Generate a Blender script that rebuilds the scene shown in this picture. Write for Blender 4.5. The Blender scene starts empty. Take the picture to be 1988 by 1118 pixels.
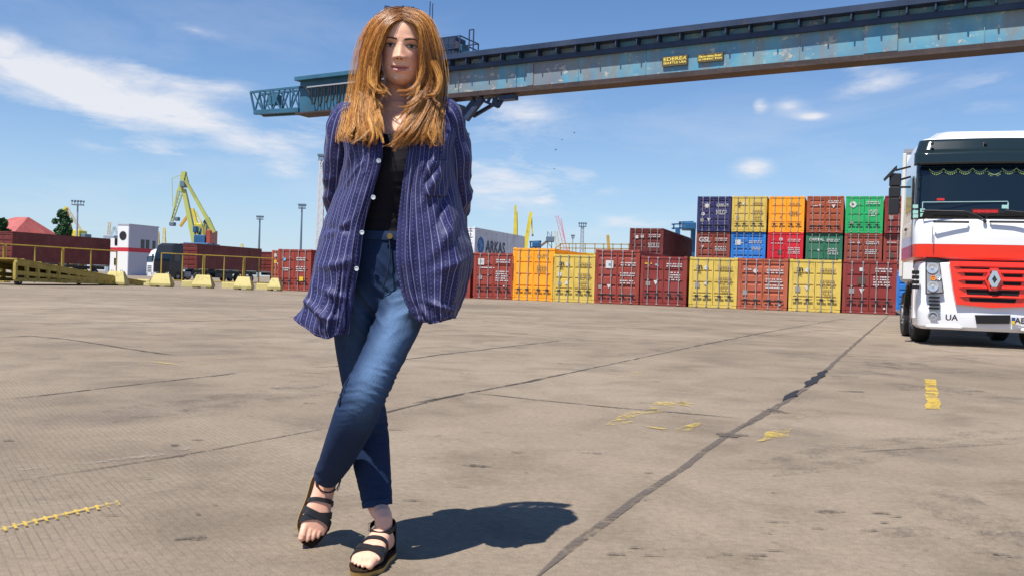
import bpy, math, random
import numpy as np
from mathutils import Vector, Matrix, noise as mnoise

random.seed(7)
rng = np.random.default_rng(7)
R = math.radians
scene = bpy.context.scene
col = scene.collection

# ------------------------------------------------------------------ camera
FPX, W_, H_ = 1760.0, 1988.0, 1118.0
CAM_H = 0.86
PITCH, ROLL = R(0.228), R(1.92)
cF = Vector((0, math.cos(PITCH), -math.sin(PITCH)))
cZ = Vector((0, math.sin(PITCH), math.cos(PITCH)))
cX = Vector((1, 0, 0))
cR = cX * math.cos(ROLL) + cZ * math.sin(ROLL)
cU = -cX * math.sin(ROLL) + cZ * math.cos(ROLL)
cam_data = bpy.data.cameras.new('camera')
cam = bpy.data.objects.new('camera', cam_data)
col.objects.link(cam)
m = Matrix((cR, cU, -cF)).transposed().to_4x4()
m.translation = Vector((0, 0, CAM_H))
cam.matrix_world = m
cam_data.sensor_width = 36.0
cam_data.sensor_fit = 'HORIZONTAL'
cam_data.lens = 36.0 * FPX / W_
cam_data.clip_start = 0.05
cam_data.clip_end = 6000.0
scene.camera = cam

# ------------------------------------------------------------------ light
SUN_EL = R(64.0)
SUN_DIR = Vector((-0.66, -0.75, 0)).normalized() * math.cos(SUN_EL) + Vector((0, 0, math.sin(SUN_EL)))
sun_data = bpy.data.lights.new('sun', 'SUN')
sun_data.energy = 5.0
sun_data.angle = R(0.5)
sun_data.color = (1.0, 0.955, 0.89)
sun = bpy.data.objects.new('sun', sun_data)
col.objects.link(sun)
sun.rotation_euler = SUN_DIR.to_track_quat('Z', 'Y').to_euler()
sun.location = (-10, -10, 30)

world = bpy.data.worlds.new('World')
scene.world = world
world.use_nodes = True
SKY_STRENGTH = 0.075

def build_world():
    nt = world.node_tree
    for n in list(nt.nodes):
        nt.nodes.remove(n)
    N = nt.nodes.new
    L = nt.links.new
    out = N('ShaderNodeOutputWorld')
    bg = N('ShaderNodeBackground')
    bg.inputs['Strength'].default_value = SKY_STRENGTH
    sky = N('ShaderNodeTexSky')
    sky.sky_type = 'NISHITA'
    sky.sun_disc = False
    sky.sun_elevation = SUN_EL
    sky.sun_rotation = math.atan2(SUN_DIR.x, SUN_DIR.y)
    sky.air_density = 1.0
    sky.dust_density = 0.0
    sky.ozone_density = 1.0
    tc = N('ShaderNodeTexCoord')
    sep = N('ShaderNodeSeparateXYZ')
    L(tc.outputs['Generated'], sep.inputs[0])

    def math_(op, a, b=None, c=None, clamp=False):
        n = N('ShaderNodeMath')
        n.operation = op
        n.use_clamp = clamp
        for i, v in enumerate((a, b, c)):
            if v is None:
                continue
            if isinstance(v, (int, float)):
                n.inputs[i].default_value = v
            else:
                L(v, n.inputs[i])
        return n.outputs[0]
    # clouds float on a flat layer: direction / height
    z = math_('MAXIMUM', sep.outputs[2], 0.02)
    zz = math_('ADD', z, 0.10)
    u = math_('DIVIDE', sep.outputs[0], zz)
    v = math_('DIVIDE', sep.outputs[1], zz)
    comb = N('ShaderNodeCombineXYZ')
    L(u, comb.inputs[0]); L(v, comb.inputs[1])

    def noise(vec, scale, detail, rough, dist=0.0, off=(0, 0, 0), sc=(1, 1, 1)):
        mp = N('ShaderNodeMapping')
        mp.inputs['Location'].default_value = off
        mp.inputs['Scale'].default_value = sc
        L(vec, mp.inputs[0])
        n = N('ShaderNodeTexNoise')
        n.inputs['Scale'].default_value = scale
        n.inputs['Detail'].default_value = detail
        n.inputs['Roughness'].default_value = rough
        n.inputs['Distortion'].default_value = dist
        L(mp.outputs[0], n.inputs['Vector'])
        return n.outputs['Fac']
    wisps = noise(comb.outputs[0], 1.3, 9, 0.62, 0.5, (3.1, 1.7, 0.3), (1.0, 0.75, 1))
    puffs = noise(comb.outputs[0], 3.0, 10, 0.66, 0.25, (8.7, 4.1, 2.2), (0.9, 0.8, 1))
    big = noise(comb.outputs[0], 0.45, 3, 0.5, 0.0, (1.0, 6.0, 0))
    # banks of cloud at their own places in the sky
    def bank(px, py, sx, sy, rot, amp):
        d = (cF + cR * ((px - W_ / 2) / FPX) + cU * ((H_ / 2 - py) / FPX)).normalized()
        az = math.atan2(d.x, d.y); el = math.asin(d.z)
        return az, el, sx / FPX, sy / FPX, R(rot), amp
    azel = N('ShaderNodeCombineXYZ')
    L(math_('ARCTAN2', sep.outputs[0], sep.outputs[1]), azel.inputs[0])
    L(math_('ARCSINE', sep.outputs[2]), azel.inputs[1])
    banks = [bank(55, 150, 95, 27, -5, 1.0), bank(170, 177, 90, 30, -8, 1.05), bank(270, 205, 78, 26, -8, 1.0), bank(365, 223, 58, 16, -4, .9), bank(259, 129, 32, 11, -5, .75), bank(349, 165, 40, 12, -8, .8), bank(436, 175, 42, 13, -3, .8),
             bank(480, 278, 58, 16, -5, .8), bank(310, 290, 60, 12, -6, .65), bank(190, 284, 30, 7, -6, .5), bank(380, 60, 50, 10, -8, .35), bank(420, 245, 60, 12, -4, .5),
             bank(10, 85, 28, 16, 0, .8), bank(600, 265, 60, 26, 0, .55),
             bank(970, 345, 110, 44, 0, .75), bank(1010, 225, 80, 26, 0, .62), bank(1120, 345, 70, 22, 0, .6),
             bank(1705, 160, 52, 14, 12, .88), bank(1462, 327, 26, 13, 0, .85), bank(1225, 434, 48, 10, 0, .75),
             bank(1580, 226, 24, 6, 0, .6), bank(1474, 206, 10, 10, 0, .7), bank(1530, 207, 30, 14, 0, .4), bank(1062, 386, 16, 7, 0, .75),
             bank(560, 328, 40, 12, 0, .55), bank(1900, 170, 90, 40, 20, .36), bank(1660, 128, 40, 10, 0, .45)]
    rs = random.Random(3)
    for k in range(8):      # the rest of the sky carries the same sort of scattered banks
        az = rs.uniform(0.75, 2 * math.pi - 0.75)
        el = rs.uniform(0.06, 0.7)
        banks.append((az if az < math.pi else az - 2 * math.pi, el, rs.uniform(.03, .14), rs.uniform(.01, .03), rs.uniform(-.2, .2), rs.uniform(.5, 1.0)))
    tot = None
    for (az, el, sx, sy, rot, amp) in banks:
        mp = N('ShaderNodeMapping')
        mp.vector_type = 'TEXTURE'
        mp.inputs['Location'].default_value = (az, el, 0)
        mp.inputs['Rotation'].default_value = (0, 0, rot)
        mp.inputs['Scale'].default_value = (sx * 2.7, sy * 2.9, 1)
        L(azel.outputs[0], mp.inputs[0])
        gt = N('ShaderNodeTexGradient'); gt.gradient_type = 'QUADRATIC_SPHERE'
        L(mp.outputs[0], gt.inputs[0])
        tot = math_('MULTIPLY', gt.outputs['Fac'], amp) if tot is None else math_('MULTIPLY_ADD', gt.outputs['Fac'], amp, tot)
    tot = math_('MINIMUM', tot, 1.25)
    nb = math_('ADD', math_('MULTIPLY', puffs, 0.75), math_('MULTIPLY', wisps, 0.55))
    dens = math_('ADD', math_('MULTIPLY', tot, 0.62), math_('MULTIPLY', math_('SUBTRACT', nb, 0.65), 2.3))
    dens = math_('MULTIPLY', math_('SUBTRACT', dens, 0.02), math_('MULTIPLY', tot, 2.6, clamp=True))
    mask = math_('MULTIPLY', dens, 1.45, clamp=True)
    thin = math_('MULTIPLY', math_('SUBTRACT', math_('ADD', math_('MULTIPLY', wisps, 0.6), math_('MULTIPLY', big, 0.5)), 0.54), 1.1, clamp=True)
    mask = math_('MAXIMUM', mask, thin)
    mask = math_('MULTIPLY', mask, 0.92, clamp=True)
    mix = N('ShaderNodeMix')
    mix.data_type = 'RGBA'
    L(mask, mix.inputs['Factor'])
    hsv = N('ShaderNodeHueSaturation')
    hsv.inputs['Saturation'].default_value = 1.16
    L(sky.outputs[0], hsv.inputs['Color'])
    tint = N('ShaderNodeMix'); tint.data_type = 'RGBA'; tint.blend_type = 'MULTIPLY'     # the camera's cool white balance
    tint.inputs['Factor'].default_value = 1.0
    tint.inputs['B'].default_value = (0.86, 1.0, 1.22, 1)
    L(hsv.outputs[0], tint.inputs['A'])
    low = math_('EXPONENT', math_('MULTIPLY', z, -9.0))
    hz = N('ShaderNodeMix'); hz.data_type = 'RGBA'
    L(math_('MULTIPLY', low, 0.85), hz.inputs['Factor'])
    L(tint.outputs['Result'], hz.inputs['A'])
    hz.inputs['B'].default_value = (5.0, 6.6, 8.6, 1)
    L(hz.outputs['Result'], mix.inputs['A'])
    mix.inputs['B'].default_value = (8.1, 8.2, 8.7, 1)
    L(mix.outputs['Result'], bg.inputs['Color'])
    L(bg.outputs[0], out.inputs[0])
build_world()

scene.view_settings.view_transform = 'Standard'
scene.view_settings.look = 'None'
scene.view_settings.exposure = 0.48
scene.view_settings.gamma = 1.0
scene.view_settings.use_curve_mapping = False
scene.render.engine = 'CYCLES'
scene.cycles.max_bounces = 6
scene.cycles.diffuse_bounces = 3
scene.cycles.use_denoising = True

# ------------------------------------------------------------------ pixel helpers (1988 x 1118 photograph pixels)
CAM = Vector((0, 0, CAM_H))
def ray(px, py):
    return cF + cR * ((px - W_ / 2) / FPX) + cU * ((H_ / 2 - py) / FPX)
def at(px, py, Y):
    d = ray(px, py)
    return CAM + d * (Y / d.y)
def gnd(px, py, z=0.0):
    d = ray(px, py)
    return CAM + d * ((z - CAM_H) / d.z)
def atz(px, Y):
    """ground point seen in picture column px at depth Y (column taken at the horizon)"""
    hy = 552 + 0.0336 * (px - 994)
    p = at(px, hy, Y)
    return Vector((p.x, p.y, 0))
def zat(py, px, Y):
    return at(px, py, Y).z

YA = math.atan((1660 - 994) / FPX)           # the yard's axis, right of the view axis
UV = Vector((math.cos(YA), -math.sin(YA), 0))   # along a row of containers
VV = Vector((math.sin(YA), math.cos(YA), 0))    # along a container
YROT = -YA                                   # z rotation that takes local x,y to UV,VV

# ------------------------------------------------------------------ mesh builder
class MB:
    def __init__(self):
        self.v = []; self.f = []; self.mi = []; self.cur = 0
    def quad_box(self, lo, hi, mat=None):
        x0, y0, z0 = lo; x1, y1, z1 = hi
        b = len(self.v)
        pts = [(x0, y0, z0), (x1, y0, z0), (x1, y1, z0), (x0, y1, z0), (x0, y0, z1), (x1, y0, z1), (x1, y1, z1), (x0, y1, z1)]
        if mat is not None:
            pts = [tuple(mat @ Vector(p)) for p in pts]
        self.v += pts
        for f in ((0, 3, 2, 1), (4, 5, 6, 7), (0, 1, 5, 4), (1, 2, 6, 5), (2, 3, 7, 6), (3, 0, 4, 7)):
            self.f.append(tuple(b + i for i in f)); self.mi.append(self.cur)
        return self
    def box(self, c, s, mat=None):
        return self.quad_box((c[0] - s[0] / 2, c[1] - s[1] / 2, c[2] - s[2] / 2), (c[0] + s[0] / 2, c[1] + s[1] / 2, c[2] + s[2] / 2), mat)
    def bevbox(self, c, s, b=0.02):
        """box with chamfered edges"""
        hx, hy, hz = s[0] / 2, s[1] / 2, s[2] / 2
        b = min(b, hx * .9, hy * .9, hz * .9)
        rings = [(-hz, b), (-hz + b, 0), (hz - b, 0), (hz, b)]
        base = len(self.v)
        for (z, ins) in rings:
            x, y = hx - ins, hy - ins
            cb = b
            for (sx, sy, o) in ((1, -1, 0), (1, -1, 1), (1, 1, 0), (1, 1, 1), (-1, 1, 0), (-1, 1, 1), (-1, -1, 0), (-1, -1, 1)):
                if (sx, sy) == (1, -1): p = (x - cb, -y) if o == 0 else (x, -y + cb)
                elif (sx, sy) == (1, 1): p = (x, y - cb) if o == 0 else (x - cb, y)
                elif (sx, sy) == (-1, 1): p = (-x + cb, y) if o == 0 else (-x, y - cb)
                else: p = (-x, -y + cb) if o == 0 else (-x + cb, -y)
                self.v.append((c[0] + p[0], c[1] + p[1], c[2] + z))
        for r in range(3):
            for i in range(8):
                j = (i + 1) % 8
                self.f.append((base + r * 8 + i, base + r * 8 + j, base + (r + 1) * 8 + j, base + (r + 1) * 8 + i)); self.mi.append(self.cur)
        self.f.append(tuple(base + i for i in reversed(range(8)))); self.mi.append(self.cur)
        self.f.append(tuple(base + 24 + i for i in range(8))); self.mi.append(self.cur)
        return self
    def bar(self, a, b, w, h=None, up=(0, 0, 1)):
        """square bar from a to b"""
        a = Vector(a); b = Vector(b)
        h = w if h is None else h
        d = (b - a)
        if d.length < 1e-6: return self
        d.normalize()
        upv = Vector(up)
        if abs(d.dot(upv)) > 0.98: upv = Vector((1, 0, 0)) if abs(d.x) < .9 else Vector((0, 1, 0))
        s = d.cross(upv).normalized(); t = s.cross(d).normalized()
        base = len(self.v)
        for p in (a, b):
            for (i, j) in ((-1, -1), (1, -1), (1, 1), (-1, 1)):
                self.v.append(tuple(p + s * (i * w / 2) + t * (j * h / 2)))
        for f in ((0, 1, 2, 3), (7, 6, 5, 4), (0, 4, 5, 1), (1, 5, 6, 2), (2, 6, 7, 3), (3, 7, 4, 0)):
            self.f.append(tuple(base + i for i in f)); self.mi.append(self.cur)
        return self
    def tube(self, pts, r, n=8, cap=True):
        pts = [Vector(p) for p in pts]
        k = len(pts)
        rr = r if isinstance(r, (list, tuple)) else [r] * k
        base = len(self.v)
        prev = None
        for i, p in enumerate(pts):
            d = (pts[min(i + 1, k - 1)] - pts[max(i - 1, 0)])
            d = d.normalized() if d.length > 1e-9 else Vector((0, 0, 1))
            if prev is None:
                a = Vector((0, 0, 1)) if abs(d.z) < .9 else Vector((1, 0, 0))
                s = d.cross(a).normalized()
            else:
                s = (prev - d * prev.dot(d))
                s = s.normalized() if s.length > 1e-6 else d.orthogonal().normalized()
            prev = s
            t = d.cross(s)
            for j in range(n):
                an = 2 * math.pi * j / n
                self.v.append(tuple(p + s * (math.cos(an) * rr[i]) + t * (math.sin(an) * rr[i])))
        for i in range(k - 1):
            for j in range(n):
                j2 = (j + 1) % n
                self.f.append((base + i * n + j, base + i * n + j2, base + (i + 1) * n + j2, base + (i + 1) * n + j)); self.mi.append(self.cur)
        if cap:
            self.f.append(tuple(base + j for j in reversed(range(n)))); self.mi.append(self.cur)
            self.f.append(tuple(base + (k - 1) * n + j for j in range(n))); self.mi.append(self.cur)
        return self
    def rings(self, rings, closed=True, cap=True):
        """loft through rings (lists of points with equal count)"""
        n = len(rings[0]); base = len(self.v)
        for rg in rings:
            self.v += [tuple(p) for p in rg]
        for i in range(len(rings) - 1):
            for j in range(n if closed else n - 1):
                j2 = (j + 1) % n
                self.f.append((base + i * n + j, base + i * n + j2, base + (i + 1) * n + j2, base + (i + 1) * n + j)); self.mi.append(self.cur)
        if cap:
            self.f.append(tuple(base + j for j in reversed(range(n)))); self.mi.append(self.cur)
            self.f.append(tuple(base + (len(rings) - 1) * n + j for j in range(n))); self.mi.append(self.cur)
        return self
    def prism(self, poly, vec):
        """polygon (3d points, planar) pushed along vec"""
        vec = Vector(vec); base = len(self.v); n = len(poly)
        self.v += [tuple(Vector(p)) for p in poly] + [tuple(Vector(p) + vec) for p in poly]
        self.f.append(tuple(base + i for i in range(n))); self.mi.append(self.cur)
        self.f.append(tuple(base + n + i for i in reversed(range(n)))); self.mi.append(self.cur)
        for i in range(n):
            j = (i + 1) % n
            self.f.append((base + i, base + n + i, base + n + j, base + j)); self.mi.append(self.cur)
        return self
    def poly(self, pts):
        base = len(self.v)
        self.v += [tuple(p) for p in pts]
        self.f.append(tuple(base + i for i in range(len(pts)))); self.mi.append(self.cur)
        return self
    def mesh(self, name, mats, smooth=False, fixn=True):
        me = bpy.data.meshes.new(name)
        me.from_pydata(self.v, [], self.f)
        if not isinstance(mats, (list, tuple)): mats = [mats]
        for mt in mats: me.materials.append(mt)
        if len(mats) > 1:
            me.polygons.foreach_set('material_index', self.mi)
        if fixn:
            import bmesh
            bm = bmesh.new(); bm.from_mesh(me)
            bmesh.ops.recalc_face_normals(bm, faces=bm.faces)
            bm.to_mesh(me); bm.free()
        if smooth:
            me.polygons.foreach_set('use_smooth', [True] * len(me.polygons))
            if smooth is not True:
                me.set_sharp_from_angle(angle=R(smooth))
        me.update()
        return me
    def build(self, name, mats, parent=None, smooth=False, loc=None, rotz=0.0):
        return link(name, self.mesh(name, mats, smooth), parent, loc, rotz)

def link(name, me, parent=None, loc=None, rotz=0.0):
    o = bpy.data.objects.new(name, me)
    col.objects.link(o)
    if parent is not None: o.parent = parent
    if loc is not None: o.location = loc
    if rotz: o.rotation_euler = (0, 0, rotz)
    return o
def tag(o, label, cat, group=None, kind=None):
    if label: o['label'] = label
    if cat: o['category'] = cat
    if group: o['group'] = group
    if kind: o['kind'] = kind
    return o
def empty(name, loc=(0, 0, 0), rotz=0.0, label=None, cat=None, group=None):
    o = bpy.data.objects.new(name, None)
    col.objects.link(o)
    o.location = loc; o.rotation_euler = (0, 0, rotz)
    o.empty_display_size = 0.2
    return tag(o, label, cat, group)
def copy_tree(o, parent=None):
    c = o.copy(); col.objects.link(c); c.parent = parent
    for ch in [x for x in o.children]:
        copy_tree(ch, c)
    return c

def text_mesh(txt, size, mat, align='CENTER', bold=0.0, depth=0.0, sx=1.0):
    """lettering as a mesh lying in the local xz plane, facing -y"""
    cu = bpy.data.curves.new('lettering', 'FONT')
    cu.body = txt; cu.size = size; cu.align_x = align; cu.align_y = 'CENTER'
    cu.offset = bold; cu.extrude = depth; cu.resolution_u = 3
    cu.space_line = 0.8
    ob = bpy.data.objects.new('lettering', cu)
    me = bpy.data.meshes.new_from_object(ob)
    bpy.data.objects.remove(ob); bpy.data.curves.remove(cu)
    me.transform(Matrix.Rotation(R(90), 4, 'X') @ Matrix.Diagonal((sx, 1, 1, 1)))
    me.materials.clear(); me.materials.append(mat)
    me.name = 'lettering'
    return me
# ------------------------------------------------------------------ materials
def new_mat(name):
    mt = bpy.data.materials.new(name); mt.use_nodes = True
    nt = mt.node_tree
    b = nt.nodes['Principled BSDF']
    return mt, nt, b
def simple(name, c, rough=0.5, metal=0.0, spec=0.5, **kw):
    mt, nt, b = new_mat(name)
    b.inputs['Base Color'].default_value = (*c, 1)
    b.inputs['Roughness'].default_value = rough
    b.inputs['Metallic'].default_value = metal
    b.inputs['Specular IOR Level'].default_value = spec
    for k, v in kw.items(): b.inputs[k].default_value = v
    return mt
def nnoise(nt, vec, scale, detail=4, rough=.6, dist=0.0):
    n = nt.nodes.new('ShaderNodeTexNoise')
    n.inputs['Scale'].default_value = scale; n.inputs['Detail'].default_value = detail
    n.inputs['Roughness'].default_value = rough; n.inputs['Distortion'].default_value = dist
    if vec is not None: nt.links.new(vec, n.inputs['Vector'])
    return n.outputs['Fac']
def nmap(nt, vec, sc, loc=(0, 0, 0), rot=(0, 0, 0)):
    mp = nt.nodes.new('ShaderNodeMapping')
    mp.inputs['Scale'].default_value = sc; mp.inputs['Location'].default_value = loc; mp.inputs['Rotation'].default_value = rot
    nt.links.new(vec, mp.inputs[0]); return mp.outputs[0]
def nramp(nt, fac, stops):
    r = nt.nodes.new('ShaderNodeValToRGB')
    while len(r.color_ramp.elements) < len(stops): r.color_ramp.elements.new(0.5)
    for e, (p, c) in zip(r.color_ramp.elements, stops):
        e.position = p; e.color = (*c, 1) if len(c) == 3 else c
    nt.links.new(fac, r.inputs[0]); return r.outputs[0]
def nmix(nt, fac, a, b, mode='MIX'):
    n = nt.nodes.new('ShaderNodeMix'); n.data_type = 'RGBA'; n.blend_type = mode
    if isinstance(fac, (int, float)): n.inputs['Factor'].default_value = fac
    else: nt.links.new(fac, n.inputs['Factor'])
    for k, v in (('A', a), ('B', b)):
        if isinstance(v, (tuple, list)): n.inputs[k].default_value = (*v, 1) if len(v) == 3 else v
        else: nt.links.new(v, n.inputs[k])
    return n.outputs['Result']
def nmath(nt, op, a, b=None, clamp=False):
    n = nt.nodes.new('ShaderNodeMath'); n.operation = op; n.use_clamp = clamp
    for i, v in enumerate((a, b)):
        if v is None: continue
        if isinstance(v, (int, float)): n.inputs[i].default_value = v
        else: nt.links.new(v, n.inputs[i])
    return n.outputs[0]
def nbump(nt, b, h, strength=.3, dist=.01):
    n = nt.nodes.new('ShaderNodeBump'); n.inputs['Strength'].default_value = strength; n.inputs['Distance'].default_value = dist
    nt.links.new(h, n.inputs['Height']); nt.links.new(n.outputs[0], b.inputs['Normal'])
    return n
def ncoord(nt, which='Object'):
    for n in nt.nodes:
        if n.type == 'TEX_COORD': return n.outputs[which]
    return nt.nodes.new('ShaderNodeTexCoord').outputs[which]
def nattr(nt, name, out='Color'):
    n = nt.nodes.new('ShaderNodeAttribute'); n.attribute_name = name; return n.outputs[out]

def painted_steel(name, c, rust=(0.16, 0.07, 0.035), amount=0.35, rough=.45, scale=1.5, fade=.25):
    """paint with soft fading, rust freckles and streaks running down"""
    mt, nt, b = new_mat(name)
    oi = nt.nodes.new('ShaderNodeObjectInfo')
    va = nt.nodes.new('ShaderNodeVectorMath'); va.operation = 'ADD'
    cb = nt.nodes.new('ShaderNodeCombineXYZ')
    nt.links.new(nmath(nt, 'MULTIPLY', oi.outputs['Random'], 91), cb.inputs[0])
    nt.links.new(nmath(nt, 'MULTIPLY', oi.outputs['Random'], 57), cb.inputs[1])
    nt.links.new(ncoord(nt), va.inputs[0]); nt.links.new(cb.outputs[0], va.inputs[1])
    co = va.outputs[0]
    n1 = nnoise(nt, co, scale * .7, 6, .6)
    n2 = nnoise(nt, nmap(nt, co, (4, 4, .5)), scale * 1.1, 6, .65, .3)
    n3 = nnoise(nt, co, scale * 7, 8, .7)
    pale = tuple(min(1, x * .75 + .09) for x in c); dark = tuple(x * .72 for x in c)
    base = nramp(nt, n1, [(.3, dark), (.5, c), (.72, tuple(x * (1 - fade) + y * fade for x, y in zip(c, pale)))])
    m = nmath(nt, 'ADD', nmath(nt, 'MULTIPLY', n2, .6), nmath(nt, 'MULTIPLY', n3, .5))
    rm = nramp(nt, m, [(.70 - amount * .28, (0, 0, 0)), (.86 - amount * .28, (1, 1, 1))])
    base2 = nmix(nt, nmath(nt, 'MULTIPLY', rm, .75), base, rust)
    nt.links.new(base2, b.inputs['Base Color'])
    b.inputs['Roughness'].default_value = rough
    nt.links.new(nmath(nt, 'ADD', nmath(nt, 'MULTIPLY', rm, .35), rough), b.inputs['Roughness'])
    b.inputs['Specular IOR Level'].default_value = .35
    nbump(nt, b, n3, .12, .01)
    return mt

M = {}
M['white_mark'] = simple('white_lettering', (.58, .57, .56), .6)
M['black_mark'] = simple('black_lettering', (.02, .02, .025), .6)
M['blue_mark'] = simple('blue_lettering', (.01, .04, .22), .5)
M['navy_mark'] = simple('navy_lettering', (.01, .015, .07), .5)
M['yellow_mark'] = simple('yellow_lettering', (.75, .48, .02), .5)
M['red_mark'] = simple('red_lettering', (.6, .02, .02), .5)
M['galv'] = simple('galvanised_bar', (.46, .44, .43), .45, .5)
M['dark'] = simple('dark_rubber', (.012, .012, .013), .75)
M['dark_steel'] = painted_steel('dark_steel', (.035, .036, .04), amount=.2)
M['glass_dark'] = simple('dark_glass', (.006, .012, .018), .06, 0, .6)
M['chrome'] = simple('chrome', (.75, .76, .78), .12, 1.0)

def ground_material():
    mt, nt, b = new_mat('worn_concrete')
    co = ncoord(nt)
    big = nnoise(nt, co, .16, 5, .6, .4)
    mid = nnoise(nt, co, 1.3, 7, .65, .5)
    fine = nnoise(nt, co, 30, 6, .7)
    grit = nnoise(nt, co, 170, 3, .7)
    base = nramp(nt, big, [(.3, (.178, .140, .101)), (.5, (.246, .197, .144)), (.68, (.300, .245, .184))])
    base = nmix(nt, .75, base, nramp(nt, mid, [(.28, (.56, .54, .52)), (.5, (.96, .95, .94)), (.75, (1.2, 1.18, 1.15))]), 'MULTIPLY')
    base = nmix(nt, .75, base, nramp(nt, fine, [(.3, (.7, .69, .68)), (.55, (1, 1, 1)), (.75, (1.2, 1.2, 1.2))]), 'MULTIPLY')
    base = nmix(nt, .5, base, nramp(nt, grit, [(.3, (.5, .48, .47)), (.5, (1, 1, 1)), (.72, (1.5, 1.5, 1.5))]), 'MULTIPLY')
    # oil and tyre stains
    st = nnoise(nt, nmap(nt, co, (1, .8, 1)), .75, 7, .66, .6)
    base = nmix(nt, nmath(nt, 'MULTIPLY', nramp(nt, st, [(.55, (0, 0, 0)), (.74, (1, 1, 1))]), .55), base, (.11, .088, .07))
    sp = nnoise(nt, co, 6.0, 4, .6)
    base = nmix(nt, nmath(nt, 'MULTIPLY', nramp(nt, sp, [(.67, (0, 0, 0)), (.73, (1, 1, 1))]), .5), base, (.09, .072, .06))
    # raked grooves in the concrete, run along the yard
    def rake(rot, period):
        c = nmap(nt, co, (1, 1, 1), rot=(0, 0, rot))
        w = nt.nodes.new('ShaderNodeTexWave'); w.wave_type = 'BANDS'; w.bands_direction = 'X'; w.wave_profile = 'SIN'
        w.inputs['Scale'].default_value = 1.0 / period / 3.1831
        w.inputs['Distortion'].default_value = .15; w.inputs['Detail'].default_value = 1; w.inputs['Detail Scale'].default_value = .4
        nt.links.new(c, w.inputs['Vector'])
        return w.outputs['Fac']
    g = rake(-.607, .029)
    gm = nramp(nt, g, [(.02, (0, 0, 0)), (.22, (1, 1, 1))])
    patch = nnoise(nt, nmap(nt, co, (.35, .35, 1)), 1.0, 3, .5)
    sx = nt.nodes.new('ShaderNodeSeparateXYZ'); nt.links.new(co, sx.inputs[0])
    left = nmath(nt, 'MULTIPLY', nmath(nt, 'SUBTRACT', .35, sx.outputs[0]), .55, clamp=True)
    near = nmath(nt, 'MULTIPLY', nmath(nt, 'SUBTRACT', 9.5, sx.outputs[1]), .3, clamp=True)
    left = nmath(nt, 'MULTIPLY', left, near)
    broken = nramp(nt, nnoise(nt, nmap(nt, co, (1, 1, 1)), 7, 4, .7), [(.35, (.15, .15, .15)), (.62, (1, 1, 1))])
    rough_area = nmath(nt, 'MULTIPLY', nmath(nt, 'MULTIPLY', left, nmath(nt, 'MULTIPLY', patch, 1.9, clamp=True), clamp=True), broken)
    groove = nmath(nt, 'MULTIPLY', nmath(nt, 'SUBTRACT', 1, gm), rough_area)
    base = nmix(nt, nmath(nt, 'MULTIPLY', groove, .5), base, (.12, .098, .082))
    nt.links.new(base, b.inputs['Base Color'])
    b.inputs['Roughness'].default_value = .88
    b.inputs['Specular IOR Level'].default_value = .25
    h = nmath(nt, 'SUBTRACT', nmath(nt, 'ADD', nmath(nt, 'MULTIPLY', fine, .5), nmath(nt, 'MULTIPLY', grit, .4)), nmath(nt, 'MULTIPLY', groove, .5))
    nbump(nt, b, h, .35, .008)
    return mt
M['ground'] = ground_material()

def worn_paint(name, c, keep=.5, alpha=.8):
    """paint worn through to the concrete below: the gaps are transparent"""
    mt, nt, b = new_mat(name)
    co = ncoord(nt)
    n = nmath(nt, 'ADD', nmath(nt, 'MULTIPLY', nnoise(nt, co, 5, 5, .65), .65), nmath(nt, 'MULTIPLY', nnoise(nt, co, 40, 6, .8), .55))
    b.inputs['Base Color'].default_value = (*c, 1); b.inputs['Roughness'].default_value = .8
    a = nramp(nt, n, [(.66 - keep * .34, (0, 0, 0)), (.80 - keep * .30, (1, 1, 1))])
    nt.links.new(nmath(nt, 'MULTIPLY', a, alpha), b.inputs['Alpha'])
    return mt
M['yellow_paint'] = worn_paint('worn_yellow_paint', (.58, .41, .06), .32, .68)
M['yellow_faint'] = worn_paint('faint_yellow_paint', (.55, .42, .13), .08, .5)
M['yellow_line'] = worn_paint('yellow_line_paint', (.62, .42, .05), .52, .76)
def tar_mat(name, c, keep):
    mt = worn_paint(name, c, keep); mt.node_tree.nodes['Principled BSDF'].inputs['Roughness'].default_value = .9
    return mt
M['tar'] = tar_mat('joint_filler', (.115, .092, .076), .55)
M['crack'] = tar_mat('crack_dirt', (.055, .044, .038), .58)
M['tyre_mark'] = worn_paint('tyre_mark', (.11, .088, .072), .26, .3)
M['scuff'] = tar_mat('scuff_dirt', (.10, .08, .065), .42)
M['pale_dust'] = worn_paint('pale_dust', (.40, .35, .30), .2, .5)

CC = {'red': (.30, .052, .036), 'dark_red': (.25, .038, .032), 'rust': (.40, .095, .04), 'orange': (.95, .38, .02), 'mustard': (.66, .48, .10),
      'navy': (.03, .034, .13), 'blue': (.025, .20, .60), 'scarlet': (.62, .014, .03), 'green': (.02, .42, .13), 'dark_green': (.03, .17, .095),
      'brown': (.28, .065, .042), 'terracotta': (.44, .115, .06), 'pale_grey': (.85, .86, .88), 'maroon': (.16, .03, .026)}
for k, c in CC.items():
    M['c_' + k] = painted_steel('container_paint_' + k, c, amount=.42 if k not in ('mustard', 'orange') else .32, scale=1.2)
# ------------------------------------------------------------------ the ground
def build_ground():
    xs = [-3000, -400, -120, -60, -30, -15, -6, 0, 6, 15, 30, 60, 120, 400, 3000]
    ys = [-60, -20, -5, 0, 3, 6, 10, 20, 40, 80, 160, 400, 3500]
    mb = MB()
    for y in ys:
        for x in xs: mb.v.append((x, y, 0))
    n = len(xs)
    for j in range(len(ys) - 1):
        for i in range(n - 1):
            mb.f.append((j * n + i, j * n + i + 1, (j + 1) * n + i + 1, (j + 1) * n + i)); mb.mi.append(0)
    g = mb.build('ground', M['ground'])
    g['kind'] = 'structure'
    return g
GROUND = build_ground()

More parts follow.
